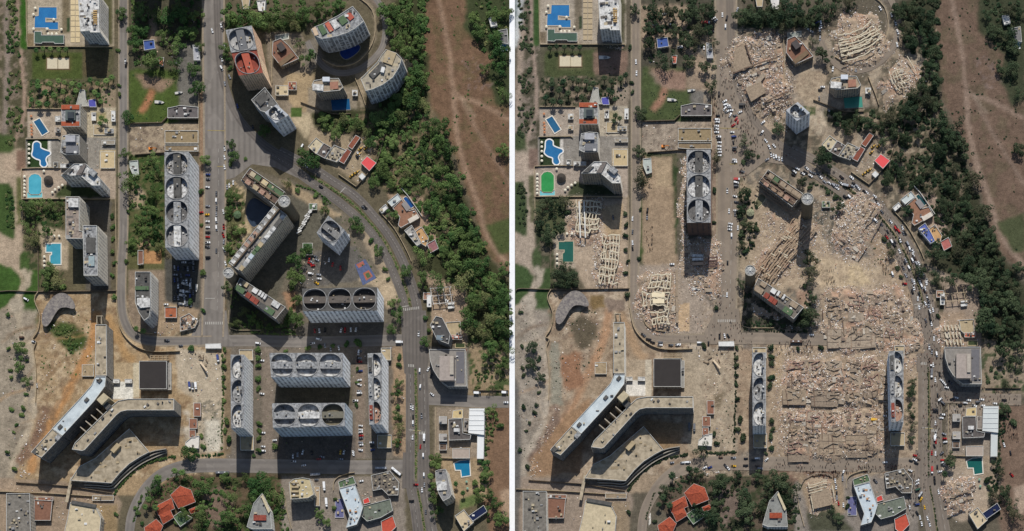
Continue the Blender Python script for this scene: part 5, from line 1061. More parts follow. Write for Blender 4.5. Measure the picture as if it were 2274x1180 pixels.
r2 = ruin('curved beams of the collapsed knoll tower inside the drive', [(1846, 66), (1862, 40), (1900, 26), (1934, 24), (1958, 58), (1972, 92), (1980, 120), (1955, 148), (1915, 160), (1880, 165), (1862, 140), (1850, 110)], 4.5, 1.1, slabs=8, light=0.06)
arcs(r2, [[(1860+k*2.0, 84+k*11.5), (1884+k*1.0, 80+k*11.5), (1915+k*2, 68+k*11.2), (1936+k*3.6, 48+k*11.0)] for k in range(6)]+[[(1862+k*1.2, 102+k*6.5), (1895+k, 94+k*6.5), (1925+k*2.2, 80+k*6.6), (1955+k*0.8, 62+k*6.2)] for k in range(5)], 6.0, 1.1, CREAM)
for k in range(7):
    t = k/6; b = MB(); b.beam((*G(1862+t*80, 98-t*34), 5.6), (*G(1870+t*84, 130-t*40), 5.6), 0.7, 0.6); b.build('cross_beam', CREAM, r2)
r3 = ruin('fan of fallen beams from the curved stepped tower', [(1942, 186), (1975, 168), (2002, 128), (2030, 136), (2048, 152), (2042, 182), (2026, 206), (2004, 222), (1966, 246), (1958, 232)], 4.5, 1.2, ang=0.6, slabs=8, light=0.08)
arcs(r3, [[(1974+k*5, 166-k*4), (1984+k*5, 190-k*4), (1998+k*5, 208-k*4)] for k in range(4)]+[[(1976, 166), (2004, 158)], [(1985, 176), (2012, 168)], [(1992, 190), (2020, 180)], [(2014, 130), (2034, 164)]], 5.2, 0.8, CREAM)
r4 = ruin('cream concrete frame of the first fallen seafront tower', [(1268, 446), (1336, 446), (1340, 520), (1332, 540), (1290, 548), (1264, 536), (1256, 490)], 3.2, 0.9, ang=0.05, slabs=4, light=0.1)
frame(r4, [(1282, 448), (1334, 452), (1330, 514), (1278, 520)], 7, 5, 5.0)
for x in (1285, 1296): b = MB(); b.beam((*G(x+2, 452), 5.8), (*G(x+5, 532), 5.2), 1.4, 0.9); b.build('beam', plain(WHITE, 0.1), r4)
r5 = ruin('cream concrete frame of the second fallen seafront tower', [(1330, 522), (1376, 522), (1378, 600), (1374, 640), (1322, 642), (1312, 610), (1326, 560)], 3.2, 0.9, ang=0.05, slabs=4, light=0.1)
frame(r5, [(1338, 526), (1376, 528), (1370, 634), (1330, 632)], 6, 6, 5.0)
r6 = ruin('bare floor grids of the fallen slim street-bend tower', [(1412, 612), (1436, 600), (1500, 600), (1504, 680), (1506, 738), (1450, 742), (1420, 725), (1408, 690)], 3.4, 1.15, ang=0.1, slabs=10, light=0.06)
for q, nx, ny in (([(1448, 614), (1492, 614), (1486, 644), (1440, 642)], 6, 2), ([(1426, 654), (1488, 654), (1482, 682), (1428, 682)], 6, 2), ([(1448, 696), (1486, 694), (1486, 722), (1450, 724)], 6, 2)): frame(r6, q, nx, ny, 5.5, 1.1, zsag=0.4)
for q in ([(1448, 654), (1476, 654), (1476, 664), (1448, 664)], [(1450, 668), (1476, 668), (1476, 678), (1450, 678)]): flat_slab(r6, q, 6.6, 0.4, plain(C(226, 210, 176), 0.08))
arcs(r6, [[(1503, 602), (1504, 720)]], 3.5, 2.6, SLABM[0])
r7 = ruin('flattened fourth bay of the long oval tower', [(1512, 540), (1530, 526), (1600, 528), (1612, 600), (1606, 655), (1560, 668), (1530, 650), (1510, 600)], 3.2, 1.3, slabs=12, light=0.06)
for y, m in ((568, D_WHT), (576, D_WHT), (586, plain(C(176, 150, 128), 0.2))): flat_slab(r7, [(1537, y), (1562, y-1), (1562, y+5), (1537, y+6)], 4.2, 0.5, m)
for y in (574, 580, 586, 592): flat_slab(r7, [(1572, y), (1594, y-1), (1594, y+2.6), (1572, y+3.6)], 4.0, 0.5, plain(C(100, 80, 74), 0.2))
r7b = ruin('narrow ribbon of fallen facade along the standing oval tower', [(1512, 350), (1524, 350), (1524, 520), (1530, 540), (1512, 545), (1508, 450)], 1.2, 1.6, 0.5, 1.6, light=0.1)
r8 = ruin('long ribbed wreck of the central hotel wing', [(1664, 606), (1700, 560), (1745, 500), (1762, 484), (1800, 492), (1832, 506), (1812, 530), (1770, 575), (1728, 625), (1700, 640)], 4.0, 1.0, ang=0.92, slabs=10, align=0.85)
arcs(r8, [[(1674+k*5.2, 606+k*2.8), (1704+k*5.4, 566+k*2.6), (1740+k*6, 520+k*2.4), (1764+k*6.4, 488+k*2.6)] for k in range(9)], 4.8, 1.0, plain(C(172, 148, 122), 0.25))
for k in range(16):
    t = R.random(); u = R.random()*0.9; x, y = 1678+t*86+u*44, 602-t*112+u*24; b = MB(); b.beam((*G(x, y), 5.0), (*G(x+9, y+5), 5.0), 0.9, 0.7); b.build('cross_beam', CREAM, r8)
r9 = ruin('pale pink rubble field of the twin-well tower and annexes', [(1868, 450), (1900, 430), (1946, 432), (1962, 462), (1948, 500), (1936, 528), (1902, 584), (1868, 560), (1842, 540), (1850, 500)], 4.2, 1.5, ang=-0.6, slabs=10, light=0.06)
arcs(r9, [[(1900, 584), (1935, 530), (1962, 484)], [(1918, 500), (1944, 462)], [(1922, 506), (1950, 470)]], 3.6, 1.0, SLABM[1])
r10 = ruin('wide rubble carpet of the dark-roofed oval slab', [(1836, 650), (1870, 640), (1960, 636), (2010, 640), (2022, 690), (2048, 720), (2060, 780), (2010, 800), (1990, 780), (1940, 776), (1880, 790), (1830, 784), (1816, 720), (1826, 690)], 4.6, 1.15, slabs=40, light=0.04)
r11 = ruin('upper rubble carpet of the white oval slabs', [(1748, 800), (1790, 790), (1880, 796), (1950, 790), (1972, 830), (1976, 900), (1900, 908), (1800, 902), (1738, 896), (1734, 840)], 4.6, 1.2, slabs=30, light=0.06)
r12 = ruin('lower rubble carpet of the white oval slabs', [(1738, 902), (1800, 908), (1900, 912), (1974, 905), (1972, 960), (1968, 1010), (1930, 1030), (1860, 1026), (1800, 1034), (1745, 1030), (1730, 960)], 4.4, 1.1, slabs=34, light=0.03)
for rt, X0, Y0, n, m, dx, dy in ((r10, 1842, 660, 4, 3, 42, 36), (r11, 1752, 806, 5, 3, 42, 32), (r12, 1750, 915, 5, 3, 42, 36)):
    for i in range(n):
        for j in range(m):
            x, y = X0+i*dx+R.gauss(0, 3), Y0+j*dy+R.gauss(0, 3)
            if R.random() < 0.3: flat_slab(rt, [(x, y), (x+dx*0.8, y+R.gauss(0, 1)), (x+dx*0.8, y+dy*0.5), (x, y+dy*0.5)], R.uniform(1.2, 2.4), 0.5, R.choice(SLABM), R.gauss(0, 0.2))
            if R.random() < 0.85: frame(rt, [(x, y), (x+dx*0.7, y), (x+dx*0.7, y+dy*0.55), (x, y+dy*0.55)], 3, 2, R.uniform(2.6, 3.6), 0.7, R.choice([SLABM[2], SLABM[0], SLABM[1], DARKS[0], PINKC]), 2.4, 0.42, 0.6)
    for i in range(n+1):
        for _ in range(2):
            x = X0+i*dx+R.uniform(-16, 16); y = Y0+R.uniform(0, m*dy*0.7); L = R.uniform(12, 42); b = MB(); b.beam((*G(x, y), 2.2), (*G(x+R.gauss(0, 3), y+L), 1.8), 0.9, 1.2); b.build('wall_stub', plain(C(112, 92, 78), 0.2), rt)
for k, q in enumerate(PLATES):
    rt = r10 if k in (2, 5) else (r11 if k in (0, 1) else r12); flat_slab(rt, q, 2.0, 0.5, SLABM[k % 3], R.gauss(0, 0.12))
    x0, y0, x1, y1 = q[0][0], q[0][1], q[2][0], q[2][1]
    for i in range(6): x = x0+(x1-x0)*i/5; b = MB(); b.beam((*G(x, y0), 2.55), (*G(x+R.gauss(0, 1), y1-R.uniform(0, 8)), 2.5), 0.45, 0.3); b.build('slab_joint', R.choice([SLABM[2], SLABM[1], DARKS[0]]), rt)
    for i in range(4): y = y0+(y1-y0)*i/3; b = MB(); b.beam((*G(x0, y), 2.6), (*G(x1-R.uniform(0, 10), y+R.gauss(0, 1)), 2.5), 0.45, 0.3); b.build('slab_joint', R.choice([SLABM[2], SLABM[1], DARKS[0]]), rt)
r13 = ruin('roofless shell of the cream block by the crowd', [(1786, 1074), (1800, 1060), (1832, 1058), (1846, 1066), (1856, 1118), (1838, 1132), (1800, 1144), (1790, 1110)], 2.4, 0.8, ang=0.15, slabs=4)
flat_slab(r13, [(1798, 1094), (1840, 1086), (1850, 1122), (1808, 1132)], 3.4, 0.5, SLABM[0]); arcs(r13, [[(1796, 1080+k*6), (1836, 1070+k*6)] for k in range(4)]+[[(1794, 1072), (1806, 1136)], [(1846, 1070), (1854, 1120)]], 3.6, 0.8, CREAM)
arcs(r13, [[(1780, 1078), (1786, 1066), (1802, 1056), (1832, 1054), (1848, 1060)]], 1.6, 0.8, SLABM[1])
r14 = ruin('spilled heap of the leaning tower beside the dark teal pool', [(2092, 1066), (2130, 1056), (2160, 1054), (2168, 1090), (2160, 1124), (2140, 1138), (2100, 1148), (2088, 1110)], 5, 1.5, ang=0.2, slabs=14, light=0.1)
arcs(r14, [[(2096, 1104), (2126, 1100), (2158, 1092)], [(2104, 1142), (2130, 1132), (2156, 1126)]], 5.0, 1.4, SLABM[1])
r15 = ruin('splintered bays of the block beside the rounded department store', [(2070, 728), (2092, 712), (2134, 720), (2140, 768), (2098, 776), (2074, 764)], 3.0, 1.4, slabs=6, light=0.08)
for k in range(5):
    for j in range(3): b = MB(); x, y = 2096+k*8+j*2, 724+j*16; b.beam((*G(x, y), 3.4), (*G(x+3, y+12), 3.0), 1.3, 0.8); b.build('beam', CREAM, r15)
r16 = ruin('thin scatter of blown debris along the boulevard', [(1990, 720), (2030, 700), (2060, 760), (2050, 800), (2020, 830), (2000, 800)], 0.8, 0.9, 0.5, 1.7)
r17 = ruin('crushed wall strip beside the white roofed hotel tower', [(1340, 100), (1390, 96), (1394, 108), (1344, 110)], 0.6, 1.2, 0.4, 1.3, light=0.3)
r18 = ruin('white spill of broken render below the hotel wing', [(1560, 1046), (1610, 1043), (1612, 1052), (1540, 1054), (1500, 1060)], 0.5, 2.0, 0.4, 1.4, light=0.9); r19 = ruin('white spill of broken render down the curved street', [(1430, 1160), (1436, 1125), (1450, 1095), (1464, 1078), (1500, 1056), (1505, 1060), (1470, 1084), (1452, 1112), (1442, 1140), (1438, 1175)], 0.5, 2.2, 0.4, 1.4, light=1.2, base=C(190, 184, 172))
for k in range(6):
    arcs(r8, [[(1688-k*2.2, 398+k*5.0), (1724-k*2, 424+k*5.0), (1768-k*1.6, 458+k*4.6)]], 20-3.1*k, 0.9, plain(C(150, 128, 106), 0.25)) if k else None
r20 = ruin('dust and splinters behind the upper hotel wing', [(1690, 470), (1740, 480), (1760, 510), (1735, 516), (1700, 500)], 1.5, 1.2, 0.5, 1.8); r21 = ruin('splinters in front of the lower hotel wing', [(1668, 668), (1700, 690), (1740, 700), (1730, 712), (1690, 706), (1668, 690)], 1.2, 1.1, 0.5, 1.8)
big = thing('debris_field', 'thin litter of splinters between the rubble carpets and the boulevard', 'debris', G(1890, 840)); big['kind'] = 'stuff'
debris(big, ccw([G(*q) for q in [(1715, 770), (1820, 640), (2010, 630), (2060, 740), (2050, 850), (1985, 830), (1980, 1030), (1900, 1050), (1720, 1040)]]), 0.05, 15000, 0.35, 1.35, 0.0, 'splinters', 0.05, 0.3)
debris(big, ccw([G(*q) for q in [(1690, 470), (1760, 470), (1850, 420), (1960, 440), (2010, 600), (1900, 600), (1850, 560), (1740, 640), (1660, 640)]]), 0.05, 8000, 0.3, 1.2, 0.6, 'splinters', 0.05, 0.3)
site('A')
# ------------------------------------------------------------------ trees and shrubs
FOL = {'A': foliage('leaves_a', C(58, 90, 44), C(40, 66, 35), C(84, 100, 54)), 'B': foliage('leaves_b', C(40, 62, 39), C(27, 45, 30), C(60, 70, 47))}
OLIVE = {'A': foliage('olive_leaves_a', C(84, 98, 54), C(64, 78, 42), C(102, 102, 66)), 'B': foliage('olive_leaves_b', C(56, 66, 44), C(42, 52, 35), C(72, 72, 52))}
BARK = plain(C(96, 80, 64), 0.3)
def leafcloud(lobes, per, size, seed, up=0.35):
    """leaf-sized quads over the surfaces of several lobes; returns vertices and faces"""
    g = np.random.default_rng(seed); V = []
    for (x, y, z, r) in lobes:
        n = int(per*r*r*6.5); d = g.normal(size=(n, 3)); d[:, 2] = np.where(g.random(n) < 0.75, np.abs(d[:, 2]), d[:, 2]); d /= np.linalg.norm(d, axis=1, keepdims=True)
        c = np.array([x, y, z])+d*r*g.uniform(0.72, 1.1, (n, 1))*np.array([1, 1, 0.85])
        nn = d+g.normal(size=(n, 3))*0.55+np.array([0, 0, up]); nn /= np.linalg.norm(nn, axis=1, keepdims=True)
        t = np.cross(nn, g.normal(size=(n, 3))); t /= np.linalg.norm(t, axis=1, keepdims=True)+1e-9; b = np.cross(nn, t)
        s = size*g.uniform(0.6, 1.35, (n, 1)); k = g.uniform(0.5, 1.0, (n, 1))
        V.append(np.stack([c-t*s-b*s*k*0.4, c+t*s*0.3-b*s*k, c+t*s+b*s*k*0.3, c-t*s*0.2+b*s*k], 1))
    V = np.concatenate(V); return V.reshape(-1, 3), np.arange(len(V)*4).reshape(-1, 4)
CROWN = {}; TRUNK = []; SHRUB = {}; protoV = []
for k in range(7):
    g = random.Random(40+k); lobes = [(g.uniform(-.2, .2), g.uniform(-.2, .2), 0.5, g.uniform(0.36, 0.52))]
    for i in range(8+k % 5):
        a = i*2.399+g.uniform(-0.7, 0.7); q = g.uniform(0.3, 0.92); lobes.append((q*math.cos(a)*g.uniform(0.7, 1.15), q*math.sin(a), 0.3+g.uniform(0, 0.45)*(1.2-q), g.uniform(0.14, 0.4)))
    V, F = leafcloud(lobes, 230 if k % 3 else 150, 0.06 if k % 2 else 0.05, 100+k); protoV.append(lobes)
    for s in 'AB':
        CROWN[s, k] = np_mesh('crown', V, F, (OLIVE if k >= 6 else FOL)[s])
    b = MB(); b.lathe(0, 0, [(0.085, 0.0), (0.06, 0.25), (0.045, 0.75)], 7)
    for (x, y, z, r) in lobes[1:5]: b.beam((0, 0, 0.3), (x*0.8, y*0.8, z+0.45), 0.035, 0.035)
    TRUNK.append(b.mesh('trunk', [BARK]))
for k in range(4):
    g = random.Random(70+k); lobes = [(g.uniform(-.4, .4), g.uniform(-.4, .4), 0.3+g.uniform(0, .2), g.uniform(0.3, 0.5)) for _ in range(5)]
    V, F = leafcloud(lobes, 60, 0.12, 200+k)
    b = MB(); b.lathe(0, 0, [(0.07, -0.1), (0.05, 0.3)], 6)
    SV = np.concatenate([V, np.array(b.v)]); SF = np.concatenate([F, np.array([f for f in b.f if len(f) == 4])+len(V)])
    for s in 'AB': SHRUB[s, k] = np_mesh('shrub', SV, SF, FOL[s])
BARE = [[(1428, 345), (1522, 345), (1530, 610), (1425, 612)], [(1405, 600), (1520, 600), (1500, 740), (1420, 735)], [(1440, 150), (1530, 160), (1530, 215), (1440, 200)], [(1690, 470), (1760, 470), (1850, 540), (1790, 560), (1720, 540)]]
def blocked(x, y):
    if SIDE[0] != 'B': return False
    return any(inside(x+RIGHT[0], y+RIGHT[1], q) for q in RUBBLE+BARE)
def tree(x, y, d, label, group):
    if blocked(x, y): return
    r = d*S/2*R.uniform(1.05, 1.22); zc = 0.9*r; wx, wy = G(x, y, zc); k = R.randrange(7); s = SIDE[0]
    root = thing('broadleaf_tree' if d >= 31 else 'small_broadleaf_tree', WL(label), 'tree', (wx, wy), WL(group)); rz = R.uniform(0, 6.28)  # smaller crowns are the same broadleaf trees, named apart by size only
    root.rotation_euler = (0, 0, rz); f = R.uniform(0.85, 1.1)
    link('trunk', TRUNK[k], root, (0, 0, 0), 0, r); link('crown', CROWN[s, k], root, (0, 0, 0.42*r), 0, (r*R.uniform(0.9, 1.15), r*R.uniform(0.78, 1.12), r*R.uniform(0.7, 1.15)))
def shrub(x, y, d, label, group):
    if blocked(x, y): return
    r = d*S/2*1.15; wx, wy = G(x, y, 0.4*r); k = R.randrange(4)
    o = link('shrub', SHRUB[SIDE[0], k], None, (wx, wy, 0), R.uniform(0, 6.28), (r, r, r*R.uniform(0.6, 1.0))); tag(o, WL(label), 'shrub', WL(group))
palm_me = {}
for s in 'AB':
    b = MB(); g = random.Random(5); b.lathe(0, 0, [(0.16, 0), (0.1, 1.0), (0.09, 2.0)], 7, mat=1)
    for i in range(13):
        a = i*2*math.pi/13+g.uniform(-.15, .15); L = g.uniform(0.85, 1.1); pts = [(0, 2.0), (0.35*L, 2.28), (0.7*L, 2.2), (1.0*L, 1.85)]
        for j in range(3):
            (u0, z0), (u1, z1) = pts[j], pts[j+1]; w0, w1 = (0.05, 0.17, 0.15)[j], (0.17, 0.15, 0.03)[j]; ca, sa = math.cos(a), math.sin(a)
            b.add([(u0*ca+w0*sa, u0*sa-w0*ca, z0-w0*0.6), (u0*ca, u0*sa, z0), (u1*ca, u1*sa, z1), (u1*ca+w1*sa, u1*sa-w1*ca, z1-w1*0.6)], [[0, 1, 2, 3]]); b.add([(u0*ca-w0*sa, u0*sa+w0*ca, z0-w0*0.6), (u0*ca, u0*sa, z0), (u1*ca, u1*sa, z1), (u1*ca-w1*sa, u1*sa+w1*ca, z1-w1*0.6)], [[3, 2, 1, 0]])
    palm_me[s] = b.mesh('palm_tree', [FOL[s], BARK])
def palm(x, y, d, label, group):
    if blocked(x, y): return
    r = d*S/2*1.1; wx, wy = G(x, y, 2*r); o = link('palm_tree', palm_me[SIDE[0]], None, (wx, wy, 0), R.uniform(0, 6.28), r); tag(o, WL(label), 'palm tree', WL(group))
TREES = {
 'in the wooded lot east of the west street': [(310, 30, 40), (345, 28, 40), (300, 62, 36), (372, 40, 44), (405, 30, 40), (270, 28, 26), (387, 97, 36), (333, 137, 46), (389, 142, 32), (280, 257, 30), (318, 70, 30), (412, 70, 34), (395, 15, 34), (360, 75, 30), (300, 100, 30)],
 'lining the west side of the top of the avenue': [(436, 33, 36), (428, 71, 28), (402, 102, 26), (443, 102, 24), (428, 152, 36), (439, 196, 32)],
 'lining the avenue below the twin oval towers': [(500, 112, 27), (504, 129, 22), (588, 290, 28), (512, 320, 26), (522, 346, 24), (452, 355, 28)],
 'in the dense grove north of the twin oval towers': [(509, 38, 38), (530, 40, 38), (553, 40, 56), (580, 40, 46), (613, 33, 52), (640, 40, 42), (675, 22, 46), (705, 22, 34), (745, 8, 34), (655, 55, 32), (600, 58, 34)],
 'between the villa block and the knoll drive': [(664, 97, 25), (685, 126, 38)],
 'at the boulevard fork by the works yard': [(682, 353, 40), (697, 362, 32)],
 'in the hotel courtyard garden': [(514, 432, 34), (507, 468, 22), (512, 503, 24), (527, 511, 24), (505, 548, 22), (657, 575, 46), (682, 554, 26), (720, 465, 28), (654, 613, 42), (639, 407, 22), (504, 636, 24), (654, 707, 42), (662, 664, 28), (642, 702, 28), (634, 722, 26), (540, 690, 24), (522, 715, 24), (560, 705, 22)],
 'beside the boulevard pavement near the basketball court': [(789, 493, 28), (872, 475, 28), (902, 605, 30), (874, 671, 30), (885, 697, 38), (869, 730, 26), (841, 562, 24), (800, 508, 22)],
 'in the roadside strip east of the half-oval tower': [(885, 852, 24), (882, 875, 26), (882, 921, 24), (885, 951, 26), (882, 982, 24)],
 'in the big wood behind the hillside houses': [(996, 333, 46), (943, 341, 38), (975, 310, 36), (1014, 402, 46), (1002, 440, 30), (1037, 475, 46), (1005, 462, 30), (1020, 515, 32), (1052, 520, 34), (1030, 548, 36), (1062, 548, 32), (990, 560, 32), (1010, 585, 36), (1045, 588, 36), (965, 460, 36), (950, 462, 30), (985, 490, 30), (938, 567, 46), (963, 412, 30), (981, 427, 28), (1002, 529, 32), (925, 422, 26), (923, 384, 26), (976, 376, 30), (1075, 585, 32)],
 'in the big wood above the rounded block': [(938, 620, 34), (976, 623, 44), (1030, 630, 52), (1052, 676, 48), (1040, 709, 46), (1047, 730, 42), (1088, 778, 46), (1090, 628, 42), (1113, 727, 42), (1116, 808, 36), (1078, 742, 36), (1073, 663, 38), (1100, 676, 42), (1116, 650, 38), (1120, 770, 36), (1122, 690, 34), (1060, 610, 34), (1095, 712, 36), (1118, 600, 30)],
 'on the wooded bank below the curved towers': [(854, 30, 40), (874, 25, 38), (902, 38, 44), (923, 56, 38), (869, 66, 36), (902, 76, 32), (928, 89, 40), (912, 109, 40), (933, 119, 32), (885, 98, 34), (923, 153, 32), (935, 175, 42), (907, 188, 36), (892, 216, 36), (918, 224, 42), (938, 236, 32), (869, 252, 42), (836, 264, 42), (887, 260, 36), (948, 275, 42), (984, 284, 44), (720, 268, 30), (760, 264, 32), (790, 274, 34), (741, 292, 32), (815, 290, 30), (846, 300, 30), (900, 300, 30)],
 'in the thicket beside the works yard': [(821, 315, 26), (869, 312, 28), (859, 353, 28), (846, 372, 28), (857, 386, 26), (829, 404, 28), (867, 408, 26), (900, 384, 26), (902, 404, 24)],
 'at the far corner of the brown field': [(1052, 38, 30), (1065, 71, 34), (1103, 84, 38), (1111, 109, 36), (1108, 153, 36), (1078, 153, 28), (1100, 30, 32), (1121, 211, 28), (1118, 335, 30), (1122, 30, 30)],
 'around the market and pool plots': [(968, 1022, 28), (1090, 913, 28), (1075, 1033, 28), (1078, 1055, 30), (1065, 1106, 26), (1090, 1099, 30), (1101, 1122, 36), (1111, 1150, 36), (961, 1081, 24), (966, 1109, 28), (971, 1136, 26), (1093, 859, 24), (943, 757, 24)],
 'in the seafront garden between towers': [(277, 342, 24), (285, 402, 42), (81, 453, 32), (61, 465, 36), (112, 455, 32), (132, 452, 24), (61, 503, 26), (102, 514, 26), (74, 529, 32), (114, 595, 26), (102, 613, 42), (127, 622, 36), (107, 633, 28), (340, 352, 26), (350, 380, 26), (340, 430, 30), (335, 470, 34), (310, 490, 36), (345, 510, 34), (320, 520, 34), (290, 540, 26), (355, 550, 28)],
 'standing in the sand beside the seafront path': [(41, 773, 28), (43, 811, 28), (58, 844, 24)],
 'around the orange-tiled villa': [(348, 1073, 28), (336, 1091, 28), (392, 1056, 22), (415, 1060, 24), (451, 1083, 46), (438, 1152, 40), (408, 1140, 30), (448, 1124, 26), (415, 1005, 36)],
 'on the scrubby southern slope': [(497, 1062, 26), (542, 1060, 24), (578, 1075, 52), (563, 1098, 40), (613, 1098, 42), (595, 1112, 34), (507, 1106, 38), (514, 1144, 46), (550, 1131, 36), (484, 1162, 24), (708, 1139, 24), (722, 1158, 26)],
}
SHRUBS = {
 'beside the avenue kerb': [(509, 150, 16), (512, 364, 17), (447, 427, 18), (545, 352, 12), (451, 605, 20), (423, 671, 20), (452, 690, 16), (447, 500, 12)],
 'in the hotel garden': [(504, 484, 20), (542, 512, 19), (509, 525, 20), (515, 562, 18), (660, 422, 18), (700, 432, 17), (718, 444, 17), (530, 545, 16), (612, 412, 14), (648, 640, 16), (575, 722, 18), (600, 728, 16), (636, 690, 16)],
 'in the planting strip between the oval slabs': [(573, 778, 20), (574, 796, 18), (574, 812, 18), (573, 842, 20), (573, 862, 18), (575, 941, 18), (575, 958, 16), (575, 974, 18), (575, 1000, 18), (611, 992, 20), (634, 780, 14), (685, 775, 17), (710, 770, 16), (794, 763, 24), (770, 765, 20), (563, 1012, 12), (792, 820, 12), (792, 850, 12), (790, 900, 14), (740, 768, 14)],
 'in the hedge line of the concrete yard': [(504, 936, 22), (499, 956, 18), (509, 977, 22), (446, 969, 14), (425, 773, 20), (497, 778, 14), (497, 800, 15), (497, 816, 16), (497, 838, 14), (497, 859, 14), (498, 890, 14), (452, 990, 18)],
 'beside the boulevard': [(944, 707, 16), (887, 793, 18), (886, 812, 16), (855, 600, 16), (862, 620, 14), (884, 905, 16), (1111, 945, 22), (1055, 1072, 20), (1057, 1088, 18), (952, 735, 14), (825, 535, 16), (835, 548, 14), (888, 930, 14)],
 'dotting the seafront sand': [(23, 821, 13), (25, 839, 13), (58, 877, 13), (25, 908, 15), (48, 923, 15), (52, 905, 14), (37, 944, 11), (30, 961, 10), (16, 1005, 15), (32, 1043, 15), (20, 775, 12), (60, 800, 12), (18, 700, 14)],
 'along the west street': [(254, 661, 18), (257, 1144, 14), (305, 1139, 17), (300, 1128, 13), (315, 1162, 13), (310, 1115, 12), (250, 480, 15), (252, 505, 16), (250, 530, 16), (250, 560, 14), (256, 585, 14), (262, 110, 14), (264, 190, 13), (266, 210, 14), (284, 470, 12), (122, 478, 18), (137, 636, 20), (280, 580, 14), (250, 610, 14)],
 'in the southern garden lots': [(612, 1137, 16), (742, 1129, 15), (745, 1110, 12), (392, 1160, 16), (465, 1120, 16), (530, 1170, 18), (600, 1150, 14)],
}
PALMS = {'in the palm garden behind the volleyball lawn': [(84, 182, 13), (110, 186, 14), (130, 180, 14), (143, 184, 13), (160, 186, 13), (176, 190, 14), (200, 178, 14), (216, 186, 12), (236, 180, 15), (248, 172, 14), (84, 192, 15), (100, 206, 16), (120, 212, 15), (140, 204, 14), (150, 222, 13), (210, 206, 14), (224, 226, 13), (86, 230, 16), (70, 222, 13), (168, 202, 13), (80, 112, 12), (95, 108, 12), (112, 109, 12), (130, 110, 12), (146, 110, 12), (218, 212, 13), (104, 232, 14)],
 'beside the villa on the curved street': [(350, 1062, 18), (330, 1110, 16), (345, 1128, 16), (388, 1046, 15), (404, 1050, 16), (322, 1126, 14)], 'near the L-shaped pool': [(962, 1030, 18), (972, 1036, 16), (956, 1058, 16), (1012, 1075, 12), (1028, 1095, 12)], 'in the tower gardens': [(225, 262, 13), (235, 268, 12), (222, 274, 12), (318, 735, 14), (302, 730, 13)]}
KINDW = {'broad': 'broad dark green tree'}
for s in 'AB':
    site(s)
    for gname, L in TREES.items():
        for (x, y, d) in L:
            w = 'vast leafy tree' if d >= 44 else ('broad leafy tree' if d >= 34 else ('medium leafy tree' if d >= 26 else 'small leafy tree'))
            tree(x, y, d, w+' '+gname, 'trees '+gname)
    for gname, L in SHRUBS.items():
        for (x, y, d) in L: shrub(x, y, d, ('bushy green shrub ' if d >= 17 else 'low green shrub ')+gname, 'shrubs '+gname)
    for gname, L in PALMS.items():
        for (x, y, d) in L: palm(x, y, d, 'feathery palm tree '+gname, 'palms '+gname)
# undergrowth and hedges: low leaf masses nobody could count
LOWB = []
for k in range(5):
    g = random.Random(90+k); LOWB.append(leafcloud([(g.uniform(-.4, .4), g.uniform(-.4, .4), 0.25, g.uniform(0.4, 0.6)) for _ in range(3)], 12, 0.3, 300+k)[0].reshape(-1, 4, 3))
def scatter(name, pts, rmin, rmax, mat, zf=0.8):
    out = []
    for (x, y) in pts:
        r = R.uniform(rmin, rmax); a = R.uniform(0, 6.28); v = LOWB[R.randrange(5)]*np.array([r, r, r*zf]); ca, sa = math.cos(a), math.sin(a)
        w = np.stack([v[..., 0]*ca-v[..., 1]*sa+x, v[..., 0]*sa+v[..., 1]*ca+y, v[..., 2]], -1); out.append(w)
    if not out: return
    V = np.concatenate(out).reshape(-1, 3); o = link(name, np_mesh(name, V, np.arange(len(V)).reshape(-1, 4), mat)); tag(o, kind='stuff'); return o
WILD = [([(845, 20), (950, -20), (950, 120), (950, 240), (985, 300), (1010, 380), (1040, 460), (1078, 560), (1126, 640), (1126, 770), (1050, 770), (1040, 640), (960, 600), (935, 470), (900, 430), (845, 420), (820, 410), (850, 300), (690, 290), (700, 255), (830, 250), (920, 140), (870, 110)], 1300, 1.6, 4.4), ([(14, -20), (36, -20), (46, 140), (50, 300), (14, 330)], 150, 1.2, 3.0), ([(12, 410), (30, 420), (33, 530), (14, 500)], 50, 1.0, 2.4), ([(290, 345), (362, 350), (362, 560), (288, 570)], 190, 1.0, 3.0),
        ([(290, -20), (450, -20), (445, 90), (400, 130), (300, 150)], 120, 1.2, 3.2), ([(500, -20), (800, -20), (740, 40), (690, 60), (500, 66)], 170, 1.4, 3.4), ([(52, 446), (140, 446), (145, 510), (60, 540)], 90, 1.0, 2.6), ([(66, 178), (252, 176), (250, 236), (66, 238)], 170, 0.7, 1.8), ([(400, 1060), (626, 1060), (640, 1180), (440, 1185), (440, 1110)], 230, 1.2, 3.4), ([(320, 1100), (380, 1060), (400, 1075), (340, 1130)], 50, 1.0, 2.4),
        ([(1040, -20), (1124, -20), (1124, 230), (1100, 200), (1060, 95)], 150, 1.2, 3.2), ([(1060, 780), (1124, 790), (1124, 864), (1050, 868)], 60, 1.0, 2.6), ([(1085, 905), (1110, 905), (1085, 1010), (1085, 1160), (1055, 1110), (1070, 1030)], 100, 1.0, 2.8), ([(502, 400), (545, 430), (540, 560), (505, 590)], 90, 0.9, 2.4), ([(512, 640), (600, 715), (660, 740), (514, 740)], 90, 1.0, 2.4), ([(640, 660), (672, 690), (660, 735), (620, 720)], 40, 1.0, 2.4), ([(110, 720), (165, 722), (188, 760), (160, 786)], 50, 1.0, 2.6)]
